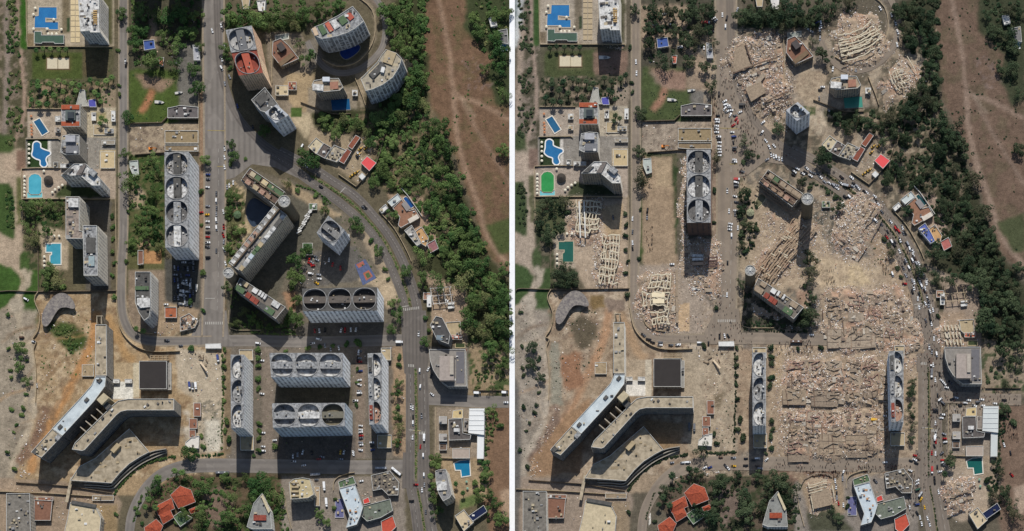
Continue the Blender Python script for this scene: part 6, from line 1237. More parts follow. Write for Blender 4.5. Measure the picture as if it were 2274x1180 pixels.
HEDGES = [([(256, 1095), (275, 1070), (300, 1045), (330, 1028), (360, 1020), (390, 1014)], 2.2, 2.0), ([(432, 1010), (465, 1012), (498, 1008)], 2.0, 1.8), (MEDIAN, 1.5, 1.5), (MEDIAN2, 1.3, 1.4), (MEDIAN3, 1.3, 1.4), ([(660, 412), (700, 425), (735, 452)], 1.8, 1.8), ([(80, 106), (145, 108)], 1.6, 1.6), ([(560, 738), (600, 742), (660, 742)], 1.6, 1.6), ([(494, 790), (496, 860), (494, 930), (492, 1000)], 1.6, 1.8), ([(1078, 910), (1080, 960), (1077, 1015)], 1.8, 1.8), ([(315, 1100), (306, 1130), (296, 1160)], 1.5, 1.8)]
for s in 'AB':
    site(s)
    for (q, n, a, c) in WILD:
        if s == 'B' and q[0] == (110, 720): continue
        pts = []; xs = [k[0] for k in q]; ys = [k[1] for k in q]
        n = int(n*0.82)
        for _ in range(n*4):
            x, y = R.uniform(min(xs), max(xs)), R.uniform(min(ys), max(ys))
            if inside(x, y, q) and not blocked(x, y) and mnoise.noise((x/40, y/40, 3.0)) > -0.22:
                pts.append(G(x, y))
                if len(pts) >= n: break
        scatter('undergrowth', pts[:int(len(pts)*0.8)], a, c, FOL[s]); scatter('undergrowth', pts[int(len(pts)*0.8):], a, c, OLIVE[s])
    for (l, r0, sp) in HEDGES:
        p = smooth(l, 8); pts = []
        for i in range(len(p)-1):
            d = math.hypot(p[i+1][0]-p[i][0], p[i+1][1]-p[i][1])*S; k = max(1, int(d/sp))
            for j in range(k):
                if R.random() < 0.9: pts.append(G(p[i][0]+(p[i+1][0]-p[i][0])*j/k+R.gauss(0, .6), p[i][1]+(p[i+1][1]-p[i][1])*j/k+R.gauss(0, .6)))
        o = scatter('hedge', pts, r0*0.7, r0*1.15, FOL[s], 0.9)
site('A')
# ------------------------------------------------------------------ vehicles, boats, parasols, people
GLASS = gloss(C(26, 30, 36), 0.15); TYRE = plain(C(30, 30, 32), 0.1)
PAINT = {'white': C(232, 232, 230), 'silver': C(150, 152, 156), 'grey': C(96, 98, 102), 'black': C(26, 26, 28), 'red': C(170, 30, 28), 'blue': C(40, 60, 120), 'yellow': C(220, 170, 30), 'green': C(50, 90, 70), 'brown': C(90, 66, 50)}
def car_mesh(col, kind):
    """length 1 = car length; along +x"""
    b = MB(); L, Wd = (4.5, 1.8) if kind == 'car' else ((5.3, 1.95) if kind == 'pickup' else (5.2, 2.0))
    def sec(prof, w0, w1, mat):          # side outline swept across the width, narrower at the top
        n = len(prof); zs = [p[1] for p in prof]; z0, z1 = min(zs), max(zs)
        vs = []
        for s in (-1, 1): vs += [(x, s*(w0+(w1-w0)*(z-z0)/(z1-z0))/2, z) for x, z in prof]
        fs = [[i, (i+1) % n, n+(i+1) % n, n+i] for i in range(n)]+[list(range(n))[::-1], list(range(n, 2*n))]
        b.add(vs, [f[::-1] for f in fs], mat)
    h = L/2
    sec([(-h, 0.35), (h, 0.35), (h, 0.72), (h-0.25, 0.84), (0.95, 0.95), (-h+0.7, 0.98), (-h+0.08, 0.9), (-h, 0.7)], Wd, Wd*0.9, 0)
    if kind == 'car': c = [(-1.75, 0.96), (0.95, 0.94), (0.35, 1.42), (-1.05, 1.45)]; rf = (-1.02, 0.32)
    elif kind == 'pickup': c = [(-0.35, 0.96), (1.35, 0.94), (0.85, 1.62), (-0.25, 1.66)]; rf = (-0.25, 0.82)
    else: c = [(-2.5, 0.96), (1.9, 0.94), (1.35, 1.95), (-2.4, 2.0)]; rf = (-2.38, 1.3)
    sec(c, Wd*0.9, Wd*0.76, 1)
    zt = max(q[1] for q in c); b.box((rf[0]+rf[1])/2, 0, zt-0.02, rf[1]-rf[0], Wd*0.74, 0.07, 0, 0)
    if kind == 'pickup': b.box(-1.45, 0, 0.98, 2.1, Wd*0.78, 0.03, 0, 2)
    for x in (-h*0.62, h*0.62):
        for y in (-Wd/2+0.1, Wd/2-0.1):
            n = 9; vs = [(x+0.34*math.cos(2*math.pi*i/n), y+s*0.11, 0.34+0.34*math.sin(2*math.pi*i/n)) for s in (-1, 1) for i in range(n)]
            b.add(vs, [[i, (i+1) % n, n+(i+1) % n, n+i] for i in range(n)]+[list(range(n))[::-1], list(range(n, 2*n))], 2)
    return b.mesh('car', [gloss(PAINT[col], 0.28), GLASS, TYRE])
CARM = {}
def car(px, py, deg, col, kind, phrase):
    x, y = G(px, py, 1.0); key = (col, kind)
    if key not in CARM: CARM[key] = car_mesh(col, kind)
    nm = {'car': 'parked_car', 'pickup': 'pickup_truck', 'van': 'van'}[kind]; w = {'car': 'car', 'pickup': 'pickup truck', 'van': 'van'}[kind]
    o = link(nm, CARM[key], None, (x, y, ZR[0]*0.5), -math.radians(deg), R.uniform(1.06, 1.18)); tag(o, WL(col+' '+w+' '+phrase), w.split()[0], WL('vehicles '+phrase))
def cars(org, items, deg, phrase, jit=8):
    """items: zoomed pixel pairs, optional colour, kind and heading"""
    for it in items:
        x, y = org[0]+it[0]/K, org[1]+it[1]/K; rest = it[2:]; col = kind = None; dg = deg+R.gauss(0, jit)
        for q in rest:
            if q in PAINT: col = q
            elif q in ('car', 'pickup', 'van'): kind = q
            elif isinstance(q, (int, float)): dg = q
        car(x, y, dg, col or R.choices(('white', 'silver', 'grey', 'black', 'red', 'blue'), (9, 4, 2, 4, 0.6, 0.5))[0], kind or R.choices(('car', 'pickup', 'van'), (8, 2, 1))[0], phrase)
def truck(px, py, deg, L, col, cab, label, nm='truck', h=3.0, Wd=2.5):
    x, y = G(px, py, 1.5); t = thing(nm, WL(label), 'truck' if nm == 'truck' else nm, (x, y, ZR[0]*0.5)); a = -math.radians(deg); ca, sa = math.cos(a), math.sin(a)
    def at(u, v): return x+u*ca-v*sa, y+u*sa+v*ca
    b = MB()
    z0 = ZR[0]*0.5
    if nm == 'bus':
        b.box(x, y, z0+0.45, L, Wd, h-0.5, a, taper=0.97); b.build('body', gloss(PAINT[col], 0.4), t)
        b = MB(); b.box(x, y, z0+1.35, L*0.96, Wd+0.06, 0.8, a, taper=0.99); b.build('window_band', GLASS, t)
        for k in (-0.25, 0.2): b = MB(); b.box(*at(L*k, 0), z0+h-0.05, 1.8, 1.3, 0.3, a, taper=0.9); b.build('roof_unit', gloss(C(206, 206, 204), 0.5), t)
    else:
        b.box(*at(-L*0.13, 0), z0+0.9, L*0.72, Wd, h-0.9, a); b.build('cargo_box', gloss(PAINT[col], 0.5), t)
        b = MB(); b.box(*at(L*0.38, 0), z0+0.5, L*0.22, Wd*0.95, 2.0, a, taper=0.86); b.build('cab', gloss(PAINT[cab], 0.35), t)
        b = MB(); b.box(*at(L*0.47, 0), z0+1.5, L*0.06, Wd*0.8, 0.7, a); b.build('windscreen', GLASS, t)
    for u in (-0.32, 0.32):
        for v in (-1, 1):
            b = MB(); b.box(*at(L*u, v*Wd*0.42), z0, 1.0, 0.3, 1.0, a, taper=0.9); b.build('wheel', TYRE, t)
site('A')
cars((400, 300), [(240, 250), (243, 345, 'blue'), (244, 385, 'grey'), (238, 455, 'white'), (240, 620, 'silver'), (184, 675, 'red'), (235, 695, 'yellow'), (238, 755, 'white'), (240, 805, 'white'), (242, 850, 'black'), (240, 890, 'red'), (240, 940, 'white'), (238, 975, 'grey'), (243, 1068, 'black')], 0, 'nose-in along the tower side of the avenue')
cars((400, 300), [(316, 510, 'grey'), (316, 575, 'white', 'van'), (318, 640, 'grey'), (316, 690, 'silver'), (316, 745, 'white'), (318, 812, 'white', 'van'), (316, 1010, 'grey')], 90, 'in the middle lane of the avenue', 3)
cars((400, 300), [(388, 115, 'white'), (388, 195), (388, 280, 'white'), (378, 670, 'white'), (380, 800, 'red'), (376, 872), (382, 930), (385, 1000), (395, 1120), (430, 440), (464, 415, 'white'), (410, 455)], 85, 'along the hotel kerb of the avenue')
cars((400, 0), [(280, 268, 'white'), (358, 222, 'white'), (390, 405, 'white'), (366, 515), (362, 595, 'white', 'van'), (432, 670), (390, 730, 'silver'), (500, 925, 'blue'), (635, 1110)], 80, 'below the twin oval towers')
cars((760, 600), [(668, 555, 'white'), (677, 880, 'white', 'van'), (682, 1020, 'white'), (785, 1085, 'white', 40), (752, 865, 120), (775, 920, 100)], 92, 'on the boulevard beside the rounded block', 3)
cars((760, 600), [(150, 710, 'grey'), (150, 770, 'silver'), (150, 800, 'red'), (158, 880, 'blue'), (150, 1000, 'white'), (150, 960), (148, 1055, 'silver'), (150, 1075, 'white'), (115, 1140)], 0, 'in the bays between the slabs and the half-oval tower')
cars((760, 880), [(160, 258, 'white'), (160, 293, 'white'), (160, 315), (165, 345, 'red'), (163, 365, 'grey'), (160, 405, 'silver'), (165, 425, 'white'), (160, 470, 'white'), (258, 405, 'white'), (262, 430, 'black'), (265, 468, 'blue'), (100, 502, 'white', 90), (165, 742, 'white')], 0, 'in the lower bays of the half-oval tower')
cars((760, 880), [(600, 88, 'white'), (617, 103), (693, 170, 'silver'), (618, 235, 'white'), (615, 360, 'white'), (717, 355, 'white', 'van'), (683, 440, 'red'), (708, 520, 'white'), (714, 690, 'white', 'van'), (642, 772, 'red', 0), (697, 820, 'white'), (718, 775), (618, 180, 'black'), (490, 400, 'red', 0), (730, 1010, 'grey'), (605, 915, 'black', 0)], 92, 'on the southern boulevard', 3)
cars((400, 880), [(985, 525, 'white'), (1025, 510), (1070, 490), (1150, 495), (1400, 490, 'yellow'), (1430, 490), (1510, 495, 'white')], 90, 'in the shaded lower car park')
cars((400, 880), [(1240, 530, 'silver'), (1210, 550, 'red'), (990, 570, 'white'), (1080, 605, 'white'), (1405, 550, 'silver'), (725, 320, 'white'), (725, 440, 'white'), (725, 478, 'white'), (825, 385), (1190, 730)], 0, 'beside the southern cross street')
cars((400, 600), [(1175, 530, 'red'), (1215, 530, 'white'), (1265, 525), (1405, 525, 'white'), (1440, 525, 'red'), (1490, 520), (1535, 520, 'white'), (1265, 660, 'silver'), (1315, 690), (1385, 680, 'white'), (1560, 720), (1550, 770)], 90, 'in the yard below the dark oval slab')
cars((400, 600), [(715, 790, 'white'), (715, 1080, 'white'), (680, 640, 'white', 'van'), (1210, 605, 'white', 'van'), (1155, 640, 'white'), (5, 660, 'grey'), (1050, 98, 'white', 60), (1210, 40), (1215, 75), (1190, 110, 'yellow', 30), (1140, 30, 'van')], 0, 'on the middle cross street')
cars((0, 600), [(1457, 613, 'grey', 0), (228, 255, 'white', 30), (295, 625, 'white', 10), (320, 1008, 'white'), (190, 588, 'brown', 0), (1450, 300, 'white', 0)], 90, 'on the lanes round the building site')
cars((0, 0), [(1095, 535, 'white'), (1102, 565, 'black')], 90, 'on the west street')
cars((400, 300), [(1230, 452, 'black', 30), (1600, 630, 'grey', 40), (1065, 100, 'white', 'van', 120), (1100, 270, 'white', 40), (1555, 165, 'white', 60), (1545, 190, 'black', 60)], 40, 'on the boulevard by the works yard')
for x, y in Zm(400, 300, [(1130, 1085), (1150, 1110), (1180, 1060), (1195, 1090), (1160, 1140), (1130, 1120), (1300, 1090), (1330, 1130), (1400, 1160)]): car(x, y, R.uniform(0, 180), R.choice(('white', 'silver', 'grey', 'blue', 'red')), 'car', 'in the hotel back yard')
cars((760, 300), [(365, 625, 'silver', -40), (200, 630, 'black', 45)], 0, 'by the hillside house gate'); cars((760, 880), [(1430, 55, 'white', 0)], 0, 'on the eastern side street'); cars((760, 600), [(1430, 1155, 'white', 0), (905, 262, 'white', 30)], 0, 'on the eastern plots')
truck(880, 1047, 40, 13, 'white', 'white', 'white bus turning out of the southern cross street', 'bus'); truck(846, 1040, 0, 13, 'silver', 'white', 'silver bus in the tower shade of the cross street', 'bus'); truck(700, 1054, -3, 11, 'silver', 'white', 'silver bus parked in the shaded cross street', 'bus'); truck(494, 1050, 0, 15, 'grey', 'white', 'grey long bus at the kerb below the concrete yard', 'bus'); truck(887, 760, 0, 8, 'white', 'white', 'white box lorry waiting at the boulevard crossing'); truck(942, 972, 92, 8, 'white', 'white', 'white box lorry on the southern boulevard'); truck(1060, 873, 3, 8, 'white', 'grey', 'white lorry at the field wall of the east street'); truck(1121, 872, 3, 7, 'white', 'grey', 'white lorry at the end of the east street')
truck(720, 1080, 86, 10, 'white', 'white', 'upper white lorry in the hall lane'); truck(725, 1116, 86, 10, 'white', 'white', 'lower white lorry in the hall lane')
for n, (x, y, d) in enumerate(((484, 796, 80), (421, 856, 85), (428, 858, 88), (435, 857, 85))): truck(x, y, d, 8, ('blue', 'blue', 'grey', 'white')[n], 'white', ('lone blue concrete mixer lorry in the yard', 'blue concrete mixer lorry in the row of three', 'grey concrete mixer lorry in the row of three', 'white concrete mixer lorry in the row of three')[n])
# ruined site
site('C'); OFF[0] = OFF[1] = 0.0; ZB = (1500, 0)
cars((1130, 0), [(1110, 540, 'white'), (1115, 640, 'white'), (1115, 1045, 'black')], 90, 'on the dusty west street', 3); cars((1130, 0), [(1275, 215, 'white'), (1415, 215), (1360, 120, 'white'), (1530, 165, 'black', -45), (1495, 410, 'white')], 0, 'in the northern wooded lot opposite the ruins')
cars((1500, 0), [(410, 130, 'white'), (448, 160), (437, 235, 'white', 'van'), (350, 180, 'silver', -40), (335, 160, 'white', -40), (320, 275, 'black', 0), (540, 85, 'silver')], 90, 'at the ruined top of the avenue'); cars((1500, 0), [(430, 885), (440, 915, 'white'), (460, 925, 'white'), (470, 940), (430, 950, 'white'), (485, 965, 'white'), (450, 975), (480, 1005, 'white'), (520, 1010, 'grey'), (565, 980, 'white'), (530, 1040, 'red'), (545, 1065, 'red'), (505, 1095, 'red'), (765, 1070, 'white'), (755, 1160, 'white'), (495, 1155)], -30, 'in the jam below the northern heap', 25)
cars((1500, 0), [(370, 1010, 'black'), (365, 1045, 'white'), (365, 1065, 'white'), (360, 1100, 'white'), (355, 1125), (360, 1155, 'white'), (250, 415, 'white', 90), (40, 415, 'white'), (380, 825, 'black', 'van', 90)], 0, 'nose-in by the walled yard facing the northern heap', 4)
cars((1500, 0), [(1090, 230), (1150, 215), (1235, 200, -30), (1145, 250), (1185, 275), (1270, 205, 80), (1268, 225, 80), (1260, 255, 90), (1265, 295, 'black', 95), (1262, 335, 95), (1375, 605, 100), (1285, 760, 0), (1265, 785, 0), (1255, 860, 'grey', 90), (1345, 975, 60), (1575, 610, 80)], 25, 'on the drive beside the brown-roofed villa', 10); cars((1874, 0), [(318, 72, 'white'), (415, 130, 'white'), (452, 200, 'white'), (470, 280, 'white'), (475, 340, 'black'), (465, 390, 'white')], 70, 'along the knoll drive past the fallen curved tower')
cars((1500, 300), [(375, 15), (380, 40, 'black'), (385, 65, 'white'), (382, 98), (382, 125), (385, 150, 'white'), (383, 180, 'white'), (510, 15), (505, 65, 'black', 80), (515, 110, 'grey'), (515, 130, 'black'), (515, 215, 'white'), (515, 235, 'white')], 0, 'beside the standing three-well tower', 5)
cars((1500, 300), [(580, 320, 'grey'), (530, 415, 'white', 'van'), (530, 445, 'grey', 'van'), (452, 485, 'white', 90), (468, 665, 'white', 90), (490, 880, 'white', 'van', 90), (520, 535), (530, 585), (480, 775, 'white'), (475, 800, 'white'), (475, 825, 'white'), (520, 690, 'grey', 90), (455, 1115, 'black', 90), (525, 660, 'white'), (545, 810, 'white', 90)], 5, 'down the avenue between standing tower and hotel garden', 5)
cars((1500, 300), [(790, 50, 'white', 50), (820, 105, 'white', 60), (862, 95, 'white', 50), (835, 170, 'white', 80), (858, 185, 'white', 80), (880, 195, 'white', 80), (905, 205, 'white', 80), (930, 210, 'white', 80), (800, 215, 'silver', -30)], 80, 'in the row at the boulevard fork', 4)
cars((1500, 300), [(1065, 295, 'white'), (1145, 288, 'white'), (1040, 320, 'white'), (1110, 335, 'white'), (1135, 325, 'black'), (1180, 355, 'white'), (1030, 345), (1265, 365, 'white'), (1210, 335, 'grey'), (1540, 375, 'white'), (1375, 430, 'silver', 10), (1410, 440, 10), (1545, 445, 15), (1445, 420, 'white'), (1345, 420, 'white')], 32, 'on the boulevard by the upper hotel wing', 5)
cars((1874, 300), [(68, 370, 'white'), (75, 445, 'white', 20), (125, 462, 'white'), (200, 500, 'white'), (270, 535, 'white'), (510, 805, 'white', 70), (480, 840, 'red', 60), (535, 855, 'black', 60), (490, 915, 'white', 70), (575, 995, 'white', 'van', 75), (605, 1045, 'white', 65), (600, 1095, 'white', 'van', 60), (635, 1125, 60), (655, 1120, 'white', 60), (540, 1095, 60), (570, 1160, 'white', 60), (445, 935, 'black', 60), (455, 800, 'black', 60), (550, 950, 'black', 70), (625, 1080, 'brown', 70)], 40, 'queueing on the boulevard past the hillside houses', 5)
cars((1874, 600), [(660, 20, 'white'), (660, 95, 'white'), (725, 95, 'white'), (615, 105, 'white'), (680, 140, 'white', 'van'), (710, 160, 'white'), (530, 118, 'red', 5), (655, 210, 'black'), (720, 205, 'brown'), (712, 290, 'white'), (740, 270), (753, 360, 'white'), (778, 347, 'white'), (755, 425, 'black', 'van'), (765, 470, 'white'), (745, 670, 'white'), (715, 440, 'grey'), (810, 735, 'white', 'van'), (425, 35, 'white', 'van', 70)], 78, 'jammed on the boulevard beside the wide rubble carpet', 6)
cars((1874, 600), [(855, 965, 'white'), (878, 990, 'white'), (898, 1025, 'white', 10), (840, 1130, 'white', 'van', -40), (865, 1160, 'grey', 'van', 40), (945, 1125, 'black', -20), (980, 1115, 'white', 10), (1090, 1137, 'white', 5), (1060, 1160, 'white', 5), (1205, 1130, 'white', 5), (1320, 1165, 'white', 5), (1400, 1135, 'black', 5), (930, 980, 'grey', 40), (835, 910, 'black', 80), (1110, 465, 'grey', 0)], 45, 'scattered at the market junction', 10); cars((1874, 600), [(350, 998, 'black'), (355, 1070, 'grey')], 0, 'beside the rubble carpets and the boulevard half-oval tower', 5)
cars((1874, 880), [(785, 125, 'black', 90), (818, 130, 'black', 90), (860, 160, 'white'), (850, 190, 'white'), (800, 235, 'white', 90), (875, 330, 'silver'), (880, 370, 'red'), (885, 400, 'white'), (790, 435, 'black', 70), (768, 495, 'red', 90), (855, 500, 'grey', -40), (1015, 80, 'black'), (1140, 82, 'white'), (1215, 82, 'white'), (1170, 50, 'grey')], 5, 'on the boulevard facing the market canopies', 6)
cars((1874, 880), [(620, 517, 'red', 10), (585, 565, 'black', 25), (620, 555, 'white', 25), (650, 548, 'brown', 25), (632, 585, 'black', 25), (360, 578, 'white', -5), (840, 658, 'white'), (865, 560, 'red'), (868, 580, 'white'), (868, 600, 'grey'), (580, 650, 'white', 20), (640, 738, 'white', -30), (640, 765, 'white', -30), (645, 815, 'green', 'van', -20), (675, 900, 'yellow', -60), (625, 940, 'grey', 60), (640, 945, 'blue', -10), (705, 970, 'yellow', 80), (730, 1065, 'white', 75), (748, 1115, 'white', 75), (665, 1060, 'white', 80), (680, 1115, 'white', 80), (575, 970, 'white', 80), (640, 1020, 'black', 60), (275, 740, 'grey', 45)], 0, 'round the southern junction', 6)
cars((1874, 880), [(1400, 425, 'white', 70), (1465, 685, 'red', 45), (1455, 495, 'black', 80), (300, 172, 'white'), (355, 172, 'white')], 0, 'off the road near the southern ruins and field', 5); cars((1500, 600), [(450, 215, 'white', 90), (385, 580, 'black', 90), (430, 575, 'white', 80), (460, 575, 'black', 60), (210, 635, 'white', 0), (20, 655, 'white', 0), (1190, 565, 'white', 0), (288, 640, 'black', 90)], 0, 'round the dusty middle junction', 5)
cars((1500, 880), [(60, 583, 'silver'), (110, 578, 'white'), (255, 625, 'white', -30), (300, 622, 'blue', -20), (440, 610, 'grey', 50), (460, 628, 'white', 50), (508, 610, 'yellow'), (505, 538, 'silver'), (615, 545, 'black'), (613, 605, 'black'), (680, 560, 'black'), (715, 545, 'white', 'van'), (795, 555, 'white', -45), (715, 610, 'brown'), (740, 632, 'silver', 'van'), (395, 535, 'brown')], 0, 'on the cross street before the lower rubble carpet', 5)
cars((1500, 880), [(1465, 670, 'white', -70), (1395, 740, 'white'), (1403, 790, 'white'), (1408, 850, 'black'), (1410, 885, 'silver'), (1467, 950, 'white'), (1460, 720, 'silver'), (1425, 935, 'red')], 88, 'in the lane beside the roofless shell', 5); cars((1130, 600), [(1175, 565, 'grey', 35), (1220, 605, 'black', 10), (1255, 630, 'black', 20), (1325, 632, 'grey'), (1320, 655, 'white', 'pickup'), (1415, 655, 'grey'), (1478, 650, 'white', 'pickup')], 0, 'at the kerb below the fallen street-bend tower', 4)
cars((1130, 880), [(1425, 580, 'silver'), (1520, 580, 'white'), (1560, 575, 'white')], -5, 'at the bend below the terrace walls', 4); cars((1130, 300), [(1080, 730), (1080, 845, 'grey'), (1080, 940, 'white'), (1080, 990), (910, 720, 'grey'), (1210, 660, 'black'), (1207, 715, 'silver'), (1425, 1128, 'white', 0)], 90, 'near the fallen seafront frames', 5)
truck(1567, 50, 0, 10, 'red', 'white', 'red fire lorry parked under the trees at the ruined avenue top'); truck(1648, 233, 0, 7, 'black', 'black', 'dark army lorry below the broad northern heap'); truck(1636, 398, 0, 7, 'red', 'white', 'red and white fire engine beside the hotel garden of the ruins'); truck(2068, 805, 92, 9, 'brown', 'white', 'upper brown tipper lorry on the ruined boulevard'); truck(2069, 829, 92, 10, 'grey', 'white', 'lower grey tipper lorry on the ruined boulevard'); truck(2076, 973, 90, 6, 'white', 'white', 'white box van opposite the market of the ruins'); truck(2070, 1044, 90, 8, 'red', 'white', 'red lorry at the ruined southern junction'); truck(2044, 1098, -55, 7, 'silver', 'white', 'pale minibus by the ruined corner restaurant', 'bus', 2.6, 2.2); truck(1768, 759, 0, 13, 'brown', 'white', 'dusty brown bus before the rubble carpet', 'bus'); truck(1941, 932, 0, 7, 'yellow', 'yellow', 'yellow lorry between rubble carpet and half-oval tower'); truck(1880, 412, 15, 9, 'silver', 'brown', 'silver long lorry on the ruined boulevard bend')
for i in range(2): truck(1531+i*11, 948+i*2, 90, 9, 'grey', 'grey', ('left', 'right')[i]+' of two grey trailers by the rusty site sheds of the ruins' if False else ('shorter', 'longer')[i]+' grey trailer beside the ruined-site sheds')
# boats
def boat(px, py, deg, L, label):
    x, y = G(px, py); t = thing('boat', WL(label), 'boat', (x, y, 0)); a = -math.radians(deg); ca, sa = math.cos(a), math.sin(a); w = L*0.3
    def tr(q, z): return [(x+u*ca-v*sa, y+u*sa+v*ca, z) for u, v in q]
    o = [(-L/2, -w/2), (0, -w/2), (L*0.25, -w*0.42), (L*0.4, -w*0.22), (L/2, 0), (L*0.4, w*0.22), (L*0.25, w*0.42), (0, w/2), (-L/2, w/2)]; n = len(o)
    b = MB(); b.add(tr([(u*0.85, v*0.5) for u, v in o], 0.0)+tr(o, 1.3), [[i, (i+1) % n, n+(i+1) % n, n+i] for i in range(n)]); b.build('hull', gloss(C(236, 236, 232), 0.4), t)
    b = MB(); b.add(tr([(u*0.94, v*0.9) for u, v in o], 1.2), [list(range(n))]); b.build('deck', plain(C(206, 202, 192), 0.2), t)
    b = MB(); b.box(x+L*0.05*ca, y+L*0.05*sa, 1.2, L*0.3, w*0.6, 1.0, a, taper=0.75); b.build('cabin', gloss(C(120, 124, 128), 0.3), t)
for s in 'AB':
    site(s)
    boat(355, 228, 5, 11, 'white motor boat lying on the green field'); boat(398, 207, -8, 9, 'white boat hull at the field edge by the avenue')
    for i, (x, y, d) in enumerate(((437, 641, 95), (412, 632, 20), (408, 648, 10), (407, 657, 10), (403, 676, 5))[:5 if s == 'A' else 3]): boat(x, y, d, 9, ('upright white boat by the avenue pavement', 'first white boat in the boat yard row', 'second white boat in the boat yard row', 'third white boat in the boat yard row', 'last white boat in the boat yard row')[i])
    if s == 'B': boat(205, 134, 0, 13, 'white boat hauled onto the bare lawn beside the volleyball court')
# parasols
def parasol_mesh(c):
    b = MB(); b.lathe(0, 0, [(0.05, 0), (0.05, 2.3)], 6, mat=1); b.lathe(0, 0, [(1.5, 2.05), (1.5, 2.15), (0.75, 2.5), (0.08, 2.75)], 8); return b.mesh('parasol', [plain(c, 0.1), plain(C(160, 150, 140), 0.1)])
PM = {'white': parasol_mesh(C(222, 214, 192)), 'orange': parasol_mesh(C(186, 128, 92)), 'green': parasol_mesh(C(130, 160, 138))}
for s in 'AB':
    site(s)
    for c, ph, L in (('white', 'around the stepped hotel pool', [(74, 32), (74, 64), (104, 64), (136, 65), (119, 43), (107, 75), (115, 75), (125, 75), (78, 18)]), ('orange', 'along the tilted pool terrace', [(69, 258), (69, 278), (70, 285), (70, 292), (70, 299)]), ('white', 'on the clover pool lawn', [(64, 321), (64, 331), (64, 341), (64, 352), (64, 362)]), ('white', 'by the round-ended pool', [(54, 392), (54, 402), (54, 410), (54, 418), (54, 426), (54, 434), (138, 411), (130, 416), (122, 421), (116, 427), (97, 380)]), ('white', 'by the L-shaped garden pool', [(120, 524), (131, 524), (98, 570), (98, 580), (98, 590)]), ('green', 'by the L-shaped teal pool', [(1036, 1070), (1038, 1085)])):
        for (x, y) in L: o = link('parasol', PM[c], None, (*G(x, y, 2.4), 0), R.uniform(0, 1)); tag(o, WL(c+' octagonal parasol '+ph), 'parasol', WL('parasols '+ph))
    hut = thing('thatched_hut', WL('round dark thatched hut beside the round-ended pool'), 'hut', G(107, 400, 3)); b = MB(); x, y = G(107, 400, 3); b.lathe(x, y, [(5.2, 2.2), (5.2, 2.5), (2.6, 4.0), (0.3, 5.2)], 16); b.build('thatch', plain(C(70, 64, 58), 0.3, 1.0), hut)
    for i in range(6): a = i*math.pi/3; b = MB(); b.box(x+4.4*math.cos(a), y+4.4*math.sin(a), 0, 0.3, 0.3, 2.3); b.build('post', BARK, hut)
    gz = thing('gazebo', WL('round green gazebo in the hotel garden'), 'gazebo', G(527, 477, 3)); x, y = G(527, 477, 3); b = MB(); b.lathe(x, y, [(4.4, 2.5), (4.4, 2.8), (0.4, 4.4)], 12); b.build('roof', D_GRN if s == 'A' else plain(C(150, 150, 120), 0.2), gz)
    for i in range(6): a = i*math.pi/3; b = MB(); b.box(x+3.8*math.cos(a), y+3.8*math.sin(a), 0, 0.25, 0.25, 2.6); b.build('post', BARK, gz); b = MB(); b.beam((x, y, 4.35), (x+4.2*math.cos(a), y+4.2*math.sin(a), 2.86), 0.3, 0.15); b.build('roof_rib', plain(C(60, 76, 56), 0.1), gz)
    ex = thing('excavator', WL('orange excavator working in the dusty yard'), 'excavator', G(335, 331)); x, y = G(335, 331); om = gloss(C(226, 130, 20), 0.5)
    for v in (-1.2, 1.2): b = MB(); b.box(x, y+v, 0, 4.0, 0.7, 0.9, 0.1, taper=0.95); b.build('track', TYRE, ex)
    b = MB(); b.box(x-0.3, y, 0.9, 3.6, 2.8, 1.3, 0.1, taper=0.92); b.build('body', om, ex); b = MB(); b.box(x+0.7, y+0.7, 2.2, 1.4, 1.2, 1.2, 0.1, taper=0.9); b.build('cab', GLASS, ex)
    b = MB(); b.beam((x+1.2, y-0.4, 1.6), (x+4.2, y-0.1, 4.0), 0.6, 0.6); b.beam((x+4.2, y-0.1, 4.0), (x+6.4, y+0.1, 1.2), 0.5, 0.5); b.build('boom', om, ex); b = MB(); b.box(x+6.5, y+0.1, 0.5, 1.0, 1.2, 0.9, taper=0.7); b.build('bucket', TYRE, ex)
    for i, (px, py) in enumerate(((786, 387), (792, 384), (780, 392), (800, 332), (812, 330), (796, 345))):
        x, y = G(px, py); t = thing('digger', WL(('first', 'second', 'third', 'fourth', 'fifth', 'sixth')[i]+' yellow machine counted from the works yard gate'), 'digger', (x, y)); a = 0.7; ym = gloss(C(206, 160, 40), 0.5)
        b = MB(); b.box(x, y, 0.5, 4.2, 1.8, 1.2, a, taper=0.9); b.build('body', ym, t); b = MB(); b.box(x, y, 1.7, 1.4, 1.4, 1.1, a, taper=0.9); b.build('cab', GLASS, t); b = MB(); b.beam((x+1.4, y+1.2, 1.2), (x+3.4, y+2.8, 0.8), 0.5, 0.5); b.build('arm', ym, t)
        for u in (-1.4, 1.4): b = MB(); b.box(x+u*math.cos(a), y+u*math.sin(a), 0, 1.2, 2.3, 1.1, a, taper=0.9); b.build('wheel', TYRE, t)
# bright bundles along the hotel service lane (white sheets on the left site)
site('A')
for k in range(11):
    x, y = 664+k*2.6+R.gauss(0, 1), 514-k*4.6+R.gauss(0, 1); t = thing('shade_sail', WL('white shade panel in the stack behind the hotel wing'), 'shade panel', G(x, y), WL('shade panels behind the hotel wing')); q = G(x, y, 3)
    b = MB(); b.box(q[0], q[1], 2.8, 6.4, 1.6, 0.2, 0.55); b.build('panel', UNITM[0], t)
    for v in (-1, 1): b = MB(); b.box(q[0]+v*2.4, q[1]+v*1.4, 0, 0.2, 0.2, 2.8); b.build('post', BARK, t)
